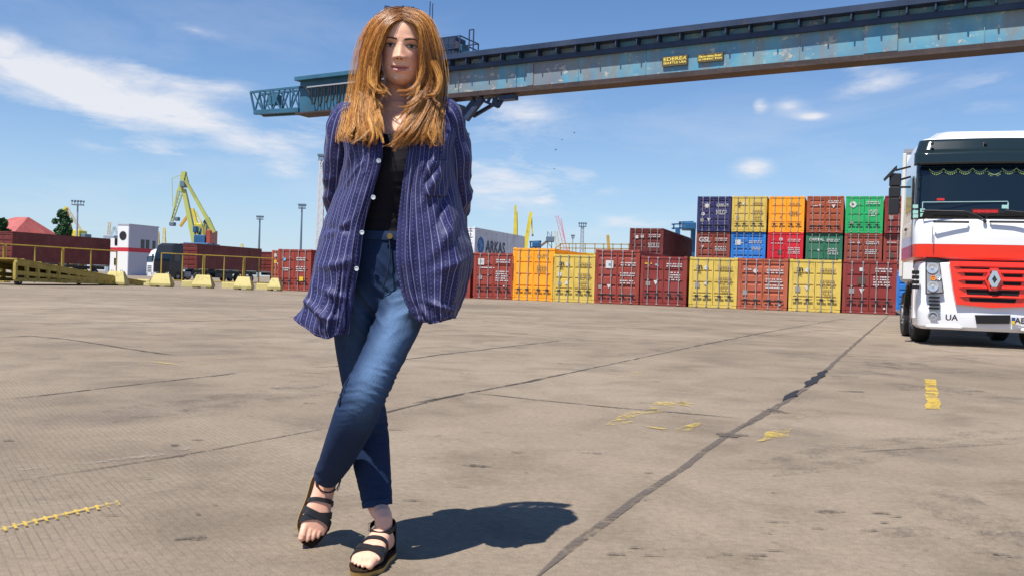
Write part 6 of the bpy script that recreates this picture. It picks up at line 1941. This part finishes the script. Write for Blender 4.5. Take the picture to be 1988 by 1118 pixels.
# ---- the open striped shirt
def shirt_material():
    mt, nt, b = new_mat('striped_viscose')
    uv = nattr(nt, 'cloth', 'Vector')
    sp = nt.nodes.new('ShaderNodeSeparateXYZ'); nt.links.new(uv, sp.inputs[0])
    u, v = sp.outputs[0], sp.outputs[1]
    per = .0215
    fu = nmath(nt, 'FRACT', nmath(nt, 'DIVIDE', u, per))
    d = nmath(nt, 'ABSOLUTE', nmath(nt, 'SUBTRACT', fu, .5))
    line = nramp(nt, d, [(.030, (1, 1, 1)), (.058, (0, 0, 0))])
    # two columns of small dots between the lines
    def dots(off, ph):
        a = nmath(nt, 'ABSOLUTE', nmath(nt, 'SUBTRACT', nmath(nt, 'FRACT', nmath(nt, 'ADD', nmath(nt, 'DIVIDE', u, per), off)), .5))
        w = nmath(nt, 'ABSOLUTE', nmath(nt, 'SUBTRACT', nmath(nt, 'FRACT', nmath(nt, 'ADD', nmath(nt, 'DIVIDE', v, .0125), ph)), .5))
        r = nmath(nt, 'ADD', nmath(nt, 'POWER', nmath(nt, 'MULTIPLY', a, per), 2), nmath(nt, 'POWER', nmath(nt, 'MULTIPLY', w, .0125), 2))
        return nmath(nt, 'LESS_THAN', r, 0.0013 ** 2)
    dt = nmath(nt, 'MAXIMUM', dots(.5, 0), nmath(nt, 'MULTIPLY', dots(.5, .5), 0))
    brk = nnoise(nt, uv, 900, 2, .6)
    m = nmath(nt, 'MULTIPLY', line, nmath(nt, 'ADD', .55, nmath(nt, 'MULTIPLY', brk, .6)), clamp=True)
    n = nnoise(nt, uv, 6, 4, .6)
    base = nramp(nt, n, [(.3, (.014, .0155, .074)), (.7, (.025, .0255, .112))])
    base = nmix(nt, nmath(nt, 'MULTIPLY', m, .72), base, (.36, .35, .52))
    base = nmix(nt, nmath(nt, 'MULTIPLY', dt, .5), base, (.30, .30, .50))
    nt.links.new(base, b.inputs['Base Color'])
    b.inputs['Roughness'].default_value = .58; b.inputs['Specular IOR Level'].default_value = .35
    b.inputs['Sheen Weight'].default_value = .10; b.inputs['Sheen Roughness'].default_value = .4
    h = nnoise(nt, uv, 38, 5, .62, .6)
    nbump(nt, b, nmath(nt, 'ADD', h, nmath(nt, 'MULTIPLY', nnoise(nt, uv, 900, 2), .08)), .38, .006)
    return mt
M['shirt'] = shirt_material()

SH = [
 [(738, 214, -.066), (718, 211, -.048), (695, 212, -.01), (672, 214, .03), (692, 206, .075), (765, 198, .095), (840, 198, .075), (868, 204, .03), (846, 203, -.01), (820, 207, -.048), (800, 214, -.066)],
 [(744, 258, -.122), (720, 255, -.122), (688, 252, -.092), (655, 248, .0), (682, 243, .105), (765, 238, .13), (850, 238, .105), (890, 240, 0), (862, 248, -.092), (825, 255, -.124), (796, 262, -.124)],
 [(742, 307, -.146), (722, 306, -.150), (694, 304, -.124), (664, 300, -.01), (687, 300, .115), (768, 300, .138), (850, 300, .115), (882, 300, -.01), (858, 304, -.126), (822, 306, -.152), (790, 303, -.150)],
 [(728, 362, -.146), (708, 364, -.154), (684, 364, -.126), (656, 362, -.01), (685, 362, .105), (765, 362, .128), (850, 362, .105), (888, 362, -.01), (857, 364, -.130), (815, 366, -.156), (781, 364, -.150)],
 [(708, 432, -.138), (688, 434, -.160), (662, 434, -.132), (632, 430, -.01), (670, 430, .115), (760, 430, .135), (850, 430, .115), (902, 430, -.01), (870, 434, -.145), (820, 434, -.168), (774, 430, -.146)],
 [(699, 500, -.146), (675, 503, -.172), (643, 503, -.146), (608, 498, -.012), (655, 498, .122), (755, 498, .150), (855, 498, .122), (917, 498, -.012), (884, 503, -.160), (826, 505, -.176), (770, 500, -.154)],
 [(687, 560, -.152), (668, 566, -.170), (636, 566, -.158), (602, 552, -.02), (650, 556, .130), (755, 560, .160), (855, 560, .130), (907, 552, -.012), (876, 566, -.160), (830, 568, -.178), (779, 562, -.160)],
 [(681, 600, -.156), (662, 612, -.170), (628, 616, -.158), (592, 592, -.04), (640, 596, .122), (755, 600, .160), (850, 600, .130), (889, 597, -.012), (866, 604, -.150), (836, 606, -.176), (795, 602, -.160)],
 [(677, 648, -.150), (654, 650, -.172), (629, 656, -.150), (571, 618, -.06), (640, 625, .105), (755, 628, .160), (850, 624, .130), (879, 614, -.012), (868, 619, -.140), (838, 627, -.172), (806, 618, -.160)],
]
def grid_from(ctrl, nu, nv):
    W0 = np.array([[tuple(PP(*p)) for p in row] for row in ctrl])
    rows = np.array([[catmull(W0[:, j], t) for j in range(W0.shape[1])] for t in np.linspace(0, W0.shape[0] - 1, nv)])
    return np.array([[catmull(r, t) for t in np.linspace(0, W0.shape[1] - 1, nu)] for r in rows])
def cloth_mesh(name, G, uvs, mat, thick=.0016, wrap=False):
    nv, nu = G.shape[:2]
    me = bpy.data.meshes.new(name)
    f = []
    for j in range(nv - 1):
        for i in range(nu - 1):
            a = j * nu + i; f.append((a, a + nu, a + nu + 1, a + 1))
        if wrap: f.append((j * nu + nu - 1, j * nu + nu - 1 + nu, j * nu + nu, j * nu))
    me.from_pydata([tuple(p) for p in (G - np.array(ROOT)).reshape(-1, 3)], [], f)
    me.materials.append(mat)
    a = me.attributes.new('cloth', 'FLOAT_VECTOR', 'POINT')
    v = np.zeros((nv * nu, 3)); v[:, :2] = uvs.reshape(-1, 2); a.data.foreach_set('vector', v.ravel())
    me.polygons.foreach_set('use_smooth', [True] * len(me.polygons)); me.update()
    return me
def gnormal(G):
    du = np.gradient(G, axis=1); dv = np.gradient(G, axis=0)
    n = np.cross(dv, du); l = np.linalg.norm(n, axis=2, keepdims=True); return n / np.maximum(l, 1e-9)
def build_shirt():
    nu, nv = 300, 190
    G = grid_from(SH, nu, nv)
    N = gnormal(G)
    ti, tj = np.meshgrid(np.linspace(0, 10, nu), np.linspace(0, 8, nv))
    nz = lambda sx, sy, sd: np.array([[mnoise.noise(Vector((a * sx, b * sy, sd))) for a in ti[0]] for b in tj[:, 0]])
    n1 = nz(.9, .45, 1.0); n2 = nz(2.2, .55, 4.0); n3 = nz(1.6, 2.2, 9.0); n4 = nz(4.0, 1.1, 14.0)
    grow = np.clip((tj - 1.0) / 7.0, 0, 1)
    disp = (.007 * n1 + .0075 * n2 * (0.25 + grow) + .0028 * n3 + .0035 * n4)
    # sharper pulled folds: ridges along drag lines
    def ridge(i0, j0, i1, j1, w, amp):
        nonlocal disp
        dx, dy = i1 - i0, j1 - j0; L2 = dx * dx + dy * dy
        t = np.clip(((ti - i0) * dx + (tj - j0) * dy) / L2, 0, 1)
        r = np.hypot(ti - i0 - t * dx, (tj - j0 - t * dy) * .9)
        disp += amp * np.exp(-(r / w) ** 2) * np.sin(math.pi * np.clip(t, .05, .95))
    for a in ((1.2, 3.9, 2.9, 4.5, .10, .010), (1.0, 4.2, 2.8, 4.15, .08, -.008), (.4, 5.0, 2.7, 5.3, .12, .010), (.5, 6.3, 2.6, 5.9, .12, .010), (1.0, 7.2, 2.9, 6.6, .14, .016), (1.4, 7.9, 2.0, 6.4, .12, .014), (.5, 8, .9, 6.5, .10, .012),
              (8.0, 2.3, 9.0, 3.6, .13, .014), (7.6, 2.9, 8.6, 4.2, .12, -.012), (8.3, 1.8, 8.9, 2.9, .10, .012), (7.6, 3.8, 8.9, 5.0, .16, .014), (9.3, 3.0, 9.55, 6.5, .10, .013), (9.75, 2.5, 9.8, 7.5, .07, -.010), (7.4, 5.0, 9.0, 5.4, .13, .009), (7.5, 7.0, 9.2, 6.3, .14, .012), (8.2, 8, 8.6, 6.6, .13, .013), (9.0, 8, 9.4, 6.4, .11, .012),
              (7.8, 1.2, 8.2, 2.2, .1, .010), (.8, 4.2, .95, 8.4, .07, .009), (1.35, 4.6, 1.7, 8.6, .07, .010), (1.9, 4.4, 2.25, 8.6, .08, .010), (2.5, 4.8, 2.75, 8.6, .07, .009), (7.35, 4.6, 7.3, 8.5, .07, .010), (7.95, 4.2, 7.85, 8.5, .08, .011), (8.5, 4.4, 8.45, 8.6, .07, .009), (9.05, 4.0, 9.1, 8.6, .07, .010), (2.0, 1.2, 2.5, 2.6, .12, .012), (1.4, 2.0, 2.6, 3.2, .09, .008)):
        ridge(*a)
    edge = np.clip(np.minimum(ti, 10 - ti) / .35, .15, 1)
    front = ((ti < 3.2) | (ti > 6.8)) * 1.0
    disp *= edge * np.clip(tj / 1.0, .1, 1) * (.35 + .65 * front)
    G = G + N * disp[:, :, None] * -1 if N[60, 20, 1] > 0 else G + N * disp[:, :, None]
    # cloth coordinates: arc length across at the widest row, arc length down
    ref = G[int(nv * 5.2 / 8)]; s = np.concatenate([[0], np.cumsum(np.linalg.norm(np.diff(ref, axis=0), axis=1))])
    L = s[-1]; U = np.tile(s, (nv, 1)) * .86
    Vv = np.concatenate([np.zeros((1, nu)), np.cumsum(np.linalg.norm(np.diff(G, axis=0), axis=2), axis=0)])
    me = cloth_mesh('shirt', G, np.dstack([U, Vv]), M['shirt'])
    o = link('shirt', me, WOMAN)
    md = o.modifiers.new('thickness', 'SOLIDIFY'); md.thickness = .0016; md.offset = 0
    # sleeves
    for A, nm, sd in ((ARM_L, 'sleeve', 3.0), (ARM_R, 'sleeve', 8.0)):
        C = [(px, py, dy, hw + 5, hd + .012) for (px, py, dy, hw, hd) in A]
        C[0] = (C[0][0], C[0][1] - 8, C[0][2], C[0][3] - 3, C[0][4])
        if A is ARM_L: C = [(694, 222, .0, 20, .045)] + C[:-1]
        else: C = [(840, 214, .0, 20, .045)] + C[:-1]
        mb = MB(); S = limb(mb, C, 56, 120); g = np.array(mb.v).reshape(120, 56, 3)
        N2 = gnormal(g); c = g.mean(axis=1, keepdims=True); sgn = np.sign(np.sum(N2 * (g - c), axis=2, keepdims=True))
        aa, bb = np.meshgrid(np.linspace(0, 2 * math.pi, 56, endpoint=False), np.linspace(0, 1, 120))
        d = np.array([[mnoise.noise(Vector((math.cos(a) * 1.6, math.sin(a) * 1.6, b * 9 + sd))) for a in aa[0]] for b in bb[:, 0]]) * .011
        d += .007 * (1 - np.abs(np.sin(bb * 34 + 2.0 * np.sin(aa + sd)))) * np.exp(-((bb - .62) / .16) ** 2)
        g = g + N2 * sgn * d[:, :, None]
        arc = np.concatenate([[0], np.cumsum(np.linalg.norm(np.diff(g[:, 0], axis=0), axis=1))])
        uv = np.dstack([np.tile(np.arange(56) / 56 * .294, (120, 1)), np.tile(arc[:, None], (1, 56))])
        g = np.concatenate([g, g[:, :1]], axis=1); uv = np.concatenate([uv, np.dstack([np.full((120, 1), .294), arc[:, None]])], axis=1)
        sm = link(nm, cloth_mesh(nm, g, uv, M['shirt']), o)
        s2 = sm.modifiers.new('thickness', 'SOLIDIFY'); s2.thickness = .0016
    # hem band, plackets, collar, pocket, buttons
    def band(i0, i1, j0, j1, off, name, nuu=40, nvv=40):
        ii = np.linspace(i0 / 10 * (nu - 1), i1 / 10 * (nu - 1), nuu); jj = np.linspace(j0 / 8 * (nv - 1), j1 / 8 * (nv - 1), nvv)
        Nn = gnormal(G); sg = -1 if Nn[60, 20, 1] > 0 else 1
        g = np.zeros((nvv, nuu, 3)); uv = np.zeros((nvv, nuu, 2))
        for a, j in enumerate(jj):
            for b, i in enumerate(ii):
                i_, j_ = int(min(i, nu - 2)), int(min(j, nv - 2)); fi, fj = i - i_, j - j_
                w = [(1 - fi) * (1 - fj), fi * (1 - fj), (1 - fi) * fj, fi * fj]
                q = [(j_, i_), (j_, i_ + 1), (j_ + 1, i_), (j_ + 1, i_ + 1)]
                g[a, b] = sum(w_ * G[q_] for w_, q_ in zip(w, q)) + sg * off * sum(w_ * Nn[q_] for w_, q_ in zip(w, q))
                uv[a, b] = (sum(w_ * U[q_] for w_, q_ in zip(w, q)), sum(w_ * Vv[q_] for w_, q_ in zip(w, q)))
        ob = link(name, cloth_mesh(name, g, uv + (.006, 0), M['shirt']), o)
        m2 = ob.modifiers.new('thickness', 'SOLIDIFY'); m2.thickness = .0018
        return ob
    band(0, .55, .8, 7.98, .003, 'placket', 12, 150); band(9.45, 10, .8, 7.98, .003, 'placket', 12, 150)
    band(0.02, 9.98, 7.82, 7.99, .0022, 'hem_band', 260, 6)
    band(7.75, 8.75, 2.15, 3.25, .006, 'breast_pocket', 30, 30)
    # collar points fall either side of the neck
    for (pts, nm) in (([(742, 226, -.080), (712, 214, -.060), (716, 246, -.138), (745, 276, -.150)], 'collar'), ([(798, 226, -.080), (826, 212, -.06), (830, 246, -.138), (796, 290, -.156)], 'collar')):
        C = np.array([tuple(PP(*p)) for p in pts]); g = np.zeros((20, 20, 3)); uv = np.zeros((20, 20, 2))
        for a in range(20):
            for b in range(20):
                s_, t_ = a / 19, b / 19
                g[a, b] = (C[0] * (1 - s_) * (1 - t_) + C[1] * (1 - s_) * t_ + C[2] * s_ * t_ + C[3] * s_ * (1 - t_)) + np.array((0, -.012 * math.sin(math.pi * s_), 0)); uv[a, b] = (t_ * .06, s_ * .1)
        ob = link(nm, cloth_mesh(nm, g, uv, M['shirt']), o); m2 = ob.modifiers.new('thickness', 'SOLIDIFY'); m2.thickness = .002
    pearl = simple('button_pearl', (.55, .60, .62), .25); dkb = simple('button_hole', (.05, .06, .09), .6)
    for (px, py, dy) in ((735.5, 313, -.158), (725, 384, -.160), (703, 452, -.158), (692.5, 522, -.168)):
        p = PP(px, py, dy) - ROOT; n = 18
        b = MB().rings([[p + Vector((r * math.cos(2 * math.pi * i / n), -y, r * math.sin(2 * math.pi * i / n))) for i in range(n)] for (r, y) in ((.0066, 0), (.0070, .0025), (.0058, .0036), (.0048, .0024), (.001, .0024))]).build('button', pearl, o, smooth=40)
        for (sx, sz) in ((-1, -1), (1, -1), (1, 1), (-1, 1)):
            q = p + Vector((sx * .0018, -.0032, sz * .0018)); MB().tube([q, q + Vector((0, -.0006, 0))], .0009, 8).build('button_hole', dkb, b) if False else None
build_shirt()

# ---- hair
def hair_mat():
    mt, nt, b = new_mat('auburn_hair')
    t = nattr(nt, 'tone', 'Fac')
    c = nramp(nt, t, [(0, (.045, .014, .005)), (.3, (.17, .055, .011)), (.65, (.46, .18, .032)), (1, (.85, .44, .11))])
    nt.links.new(c, b.inputs['Base Color']); b.inputs['Roughness'].default_value = .38; b.inputs['Specular IOR Level'].default_value = .55
    return mt
M['hair'] = hair_mat()
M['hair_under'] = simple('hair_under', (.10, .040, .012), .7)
GL = [
 [(779, 37, -.110), (765, 42, -.120), (752, 52, -.126), (744, 68, -.128), (737, 86, -.126), (731, 104, -.121), (727, 122, -.116), (726, 142, -.112), (733, 159, -.115), (743, 172, -.122)],
 [(780, 32, -.098), (757, 44, -.114), (741, 66, -.118), (729, 94, -.116), (722, 125, -.110), (718, 155, -.104), (721, 180, -.112), (731, 206, -.138), (738, 230, -.160), (738, 262, -.174)],
 [(780, 27, -.080), (757, 36, -.096), (738, 57, -.102), (722, 91, -.100), (713, 125, -.094), (708, 155, -.090), (707, 190, -.100), (712, 230, -.150), (722, 262, -.176), (713, 286, -.178)],
 [(779, 22, -.045), (754, 29, -.058), (731, 50, -.066), (714, 84, -.064), (705, 120, -.058), (699, 158, -.055), (694, 200, -.072), (691, 235, -.126), (689, 264, -.158), (697, 284, -.162)],
 [(778, 18, .0), (752, 23, -.01), (727, 42, -.015), (710, 76, -.015), (702, 115, -.01), (695, 160, -.01), (685, 205, -.035), (675, 240, -.092), (668, 262, -.120), (664, 274, -.128)]]
GR = [
 [(783, 37, -.110), (795, 41, -.120), (808, 48, -.126), (816, 60, -.128), (819, 78, -.126), (819, 97, -.122), (820, 116, -.117), (821, 136, -.112), (816, 154, -.115), (807, 167, -.120), (797, 173, -.124)],
 [(784, 32, -.098), (808, 42, -.112), (821, 62, -.116), (828, 92, -.114), (831, 120, -.108), (832, 148, -.103), (826, 180, -.118), (808, 212, -.150), (786, 242, -.174), (770, 268, -.180), (762, 282, -.180)],
 [(785, 27, -.080), (807, 34, -.094), (824, 55, -.100), (834, 90, -.098), (839, 124, -.092), (842, 152, -.088), (838, 186, -.100), (826, 218, -.140), (808, 250, -.174), (797, 272, -.180), (786, 288, -.180)],
 [(786, 22, -.045), (808, 28, -.056), (827, 48, -.064), (839, 84, -.062), (846, 118, -.056), (850, 152, -.054), (848, 190, -.066), (842, 225, -.126), (835, 258, -.158), (838, 282, -.162)],
 [(787, 18, .0), (810, 22, -.01), (830, 40, -.015), (843, 75, -.015), (851, 114, -.01), (855, 150, -.01), (853, 188, -.026), (850, 225, -.088), (848, 256, -.122), (845, 287, -.130)]]
GB = [
 [(762, 20, .04), (728, 40, .07), (708, 90, .09), (702, 150, .09), (700, 210, .10), (704, 250, .125)],
 [(778, 17, .05), (760, 50, .10), (748, 110, .11), (745, 170, .10), (742, 220, .11), (740, 255, .14)],
 [(792, 17, .05), (800, 50, .10), (808, 110, .11), (810, 170, .10), (812, 220, .11), (814, 255, .14)],
 [(802, 20, .04), (834, 40, .07), (850, 90, .09), (854, 150, .09), (856, 210, .10), (852, 250, .125)]]
def build_hair():
    K = 19
    rr = np.random.default_rng(11)
    Vs, Fs, Ts = [], [], []
    base = 0
    def add(P, r0, r1, tone):
        """thin three sided strand"""
        nonlocal base
        k = len(P); d = np.gradient(P, axis=0); d /= np.maximum(np.linalg.norm(d, axis=1, keepdims=True), 1e-9)
        a = np.cross(d, np.array((.3, 1, .2))); a /= np.maximum(np.linalg.norm(a, axis=1, keepdims=True), 1e-9); b = np.cross(d, a)
        rad = np.linspace(r0, r1, k)[:, None]
        ring = [P + a * rad * math.cos(q) + b * rad * math.sin(q) for q in (0, 2.094, 4.189)]
        v = np.stack(ring, axis=1).reshape(-1, 3)
        i = np.arange(k - 1)[:, None] * 3
        f = np.concatenate([np.concatenate([i + j, i + (j + 1) % 3, i + 3 + (j + 1) % 3, i + 3 + j], axis=1) for j in range(3)])
        Vs.append(v); Fs.append(f + base); base += len(v)
        root = np.linspace(0, 1, k)
        tn = np.clip(tone - .20 * np.exp(-(root / .10) ** 2) + .18 * root, 0, 1)  # roots grow darker; light on the ends is put into the tone
        Ts.append(np.repeat(tn, 3))
    def group(guides, n_clump, per, spread, depth, wave, tip_curl, r0=.0011, tone0=.5, shrt=.75):
        W0 = np.array([resample([tuple(PP(*p)) for p in g], K) for g in guides])
        ng = len(guides)
        t = np.linspace(0, 1, K)
        for c in range(n_clump):
            s = rr.uniform(0, ng - 1); dd = rr.uniform(-.25, 1.0) * depth
            cP = np.array([catmull(W0[:, k], s) for k in range(K)])
            ph = rr.uniform(0, 6.28); fr = rr.uniform(1.2, 2.6); am = wave * rr.uniform(.4, 1.5); ct = rr.normal(0, .20)
            cl = 1.04 - (1.04 - shrt) * rr.random() ** 1.3
            side = np.array([1, 0, .1])
            off = np.outer(np.sin(ph + t * fr * 6.28) * am * t ** 1.6, side) + np.outer(np.cos(ph * 1.7 + t * fr * 5) * am * .6 * t, (0, 1, 0)) + np.outer(np.ones(K) * dd * np.clip(t * 4, .25, 1), (0, 1, 0))
            curl = tip_curl * rr.uniform(-.6, 1.4); off += np.outer(np.clip((t - .72) / .28, 0, 1) ** 2 * curl, (1 if rr.random() < .5 else -1, -.2, .35))
            cP = cP + off
            for q in range(per):
                tight = 1 - .72 * t ** 1.3
                j = rr.normal(0, 1, 3) * spread
                P = cP + np.outer(tight, j * (1, .7, .5)) + rr.normal(0, .0012) * np.outer(np.sin(t * rr.uniform(6, 16) + rr.uniform(0, 6)), (1, .5, .3))
                L = cl * rr.uniform(.88, 1.0)
                if L < .999:
                    tt = np.linspace(0, min(L, 1), K) * (K - 1); P = np.array([P[int(x)] * (1 - x % 1) + P[min(int(x) + 1, K - 1)] * (x % 1) for x in tt])
                add(P, r0 * rr.uniform(.75, 1.25), r0 * .30, np.clip(tone0 + ct + rr.normal(0, .08), 0.02, .98))
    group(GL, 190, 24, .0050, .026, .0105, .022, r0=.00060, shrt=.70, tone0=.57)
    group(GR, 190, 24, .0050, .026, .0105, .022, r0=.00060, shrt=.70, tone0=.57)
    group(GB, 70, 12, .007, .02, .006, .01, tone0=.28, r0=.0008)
    # layers that flick in at chin and collar
    for (g, n) in (([[(722, 130, -.12), (722, 155, -.13), (728, 170, -.135), (742, 177, -.138), (755, 178, -.13)], [(716, 130, -.11), (714, 160, -.125), (722, 176, -.135), (740, 183, -.14), (752, 184, -.134)]], 9),
                   ([[(816, 140, -.115), (812, 158, -.12), (800, 170, -.125), (785, 175, -.13), (770, 173, -.128)], [(822, 140, -.11), (818, 165, -.12), (804, 177, -.13), (788, 180, -.135), (774, 178, -.132)]], 7),
                   ([[(838, 120, -.12), (848, 145, -.125), (850, 165, -.13), (842, 180, -.135), (828, 184, -.135)], [(844, 120, -.11), (856, 148, -.115), (855, 172, -.125), (844, 188, -.13), (826, 190, -.13)]], 12),
                   ([[(815, 178, -.15), (806, 190, -.16), (795, 198, -.168), (785, 204, -.17)], [(822, 180, -.14), (812, 196, -.16), (798, 206, -.17), (784, 212, -.172)]], 6),
                   ([[(700, 180, -.10), (690, 220, -.13), (683, 250, -.155), (672, 268, -.165)], [(722, 190, -.12), (722, 225, -.155), (735, 256, -.178), (748, 280, -.18)]], 16),
                   ([[(836, 190, -.12), (820, 225, -.16), (800, 256, -.182), (775, 282, -.185)], [(848, 200, -.10), (842, 235, -.14), (846, 262, -.16), (842, 288, -.165)]], 16)):
        group(g, n, 20, .0040, .006, .004, .014, tone0=.62, shrt=.8, r0=.0006)
    # a few flyaway hairs
    W0 = np.array([resample([tuple(PP(*p)) for p in g], K) for g in GL[2:]]); W1 = np.array([resample([tuple(PP(*p)) for p in g], K) for g in GR[3:]])
    t = np.linspace(0, 1, K)
    for i in range(46):
        W = W0 if i < 32 else W1; s = len(W) - 1 - rr.uniform(0, .4); cP = np.array([catmull(W[:, k], s) for k in range(K)])
        o = np.outer(np.sin(t * math.pi * rr.uniform(.5, 1.2)) * rr.uniform(.006, .032) * (-1 if i < 32 else 1), (1, 0, -.2 * rr.normal())) + np.outer(np.sin(t * rr.uniform(5, 12) + rr.uniform(0, 6)) * .003, (1, 0, .5))
        add(cP + o, .0005, .0003, .8)
    V = np.concatenate(Vs) - np.array(ROOT); F = np.concatenate(Fs)
    me = bpy.data.meshes.new('hair'); me.vertices.add(len(V)); me.vertices.foreach_set('co', V.ravel())
    me.loops.add(F.size); me.loops.foreach_set('vertex_index', F.ravel().astype(np.int32)); me.polygons.add(len(F))
    me.polygons.foreach_set('loop_start', (np.arange(len(F)) * 4).astype(np.int32)); me.polygons.foreach_set('loop_total', np.full(len(F), 4, np.int32))
    me.polygons.foreach_set('use_smooth', [True] * len(F)); me.update(calc_edges=True); me.validate()
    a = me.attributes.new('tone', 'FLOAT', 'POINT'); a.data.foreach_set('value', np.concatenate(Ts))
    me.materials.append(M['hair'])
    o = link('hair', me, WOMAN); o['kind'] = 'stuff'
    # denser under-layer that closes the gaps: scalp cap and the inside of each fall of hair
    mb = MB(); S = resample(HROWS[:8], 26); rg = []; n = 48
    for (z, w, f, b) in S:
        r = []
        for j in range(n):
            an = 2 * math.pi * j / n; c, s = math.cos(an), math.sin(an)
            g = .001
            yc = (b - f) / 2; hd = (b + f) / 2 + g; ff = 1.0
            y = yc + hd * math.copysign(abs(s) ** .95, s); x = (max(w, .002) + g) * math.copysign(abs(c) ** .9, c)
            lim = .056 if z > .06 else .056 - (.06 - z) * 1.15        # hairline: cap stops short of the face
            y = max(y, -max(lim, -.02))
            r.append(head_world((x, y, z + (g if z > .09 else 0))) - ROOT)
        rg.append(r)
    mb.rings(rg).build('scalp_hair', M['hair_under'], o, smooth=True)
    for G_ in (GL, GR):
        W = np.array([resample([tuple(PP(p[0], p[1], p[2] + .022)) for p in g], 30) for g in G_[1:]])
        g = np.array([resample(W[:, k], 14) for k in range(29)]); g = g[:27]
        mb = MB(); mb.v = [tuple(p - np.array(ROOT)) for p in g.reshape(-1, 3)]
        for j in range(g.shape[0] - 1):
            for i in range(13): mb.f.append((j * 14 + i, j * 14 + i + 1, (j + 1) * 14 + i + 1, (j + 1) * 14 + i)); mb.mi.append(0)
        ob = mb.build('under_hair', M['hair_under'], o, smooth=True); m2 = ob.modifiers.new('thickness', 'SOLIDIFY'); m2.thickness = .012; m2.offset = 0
build_hair()
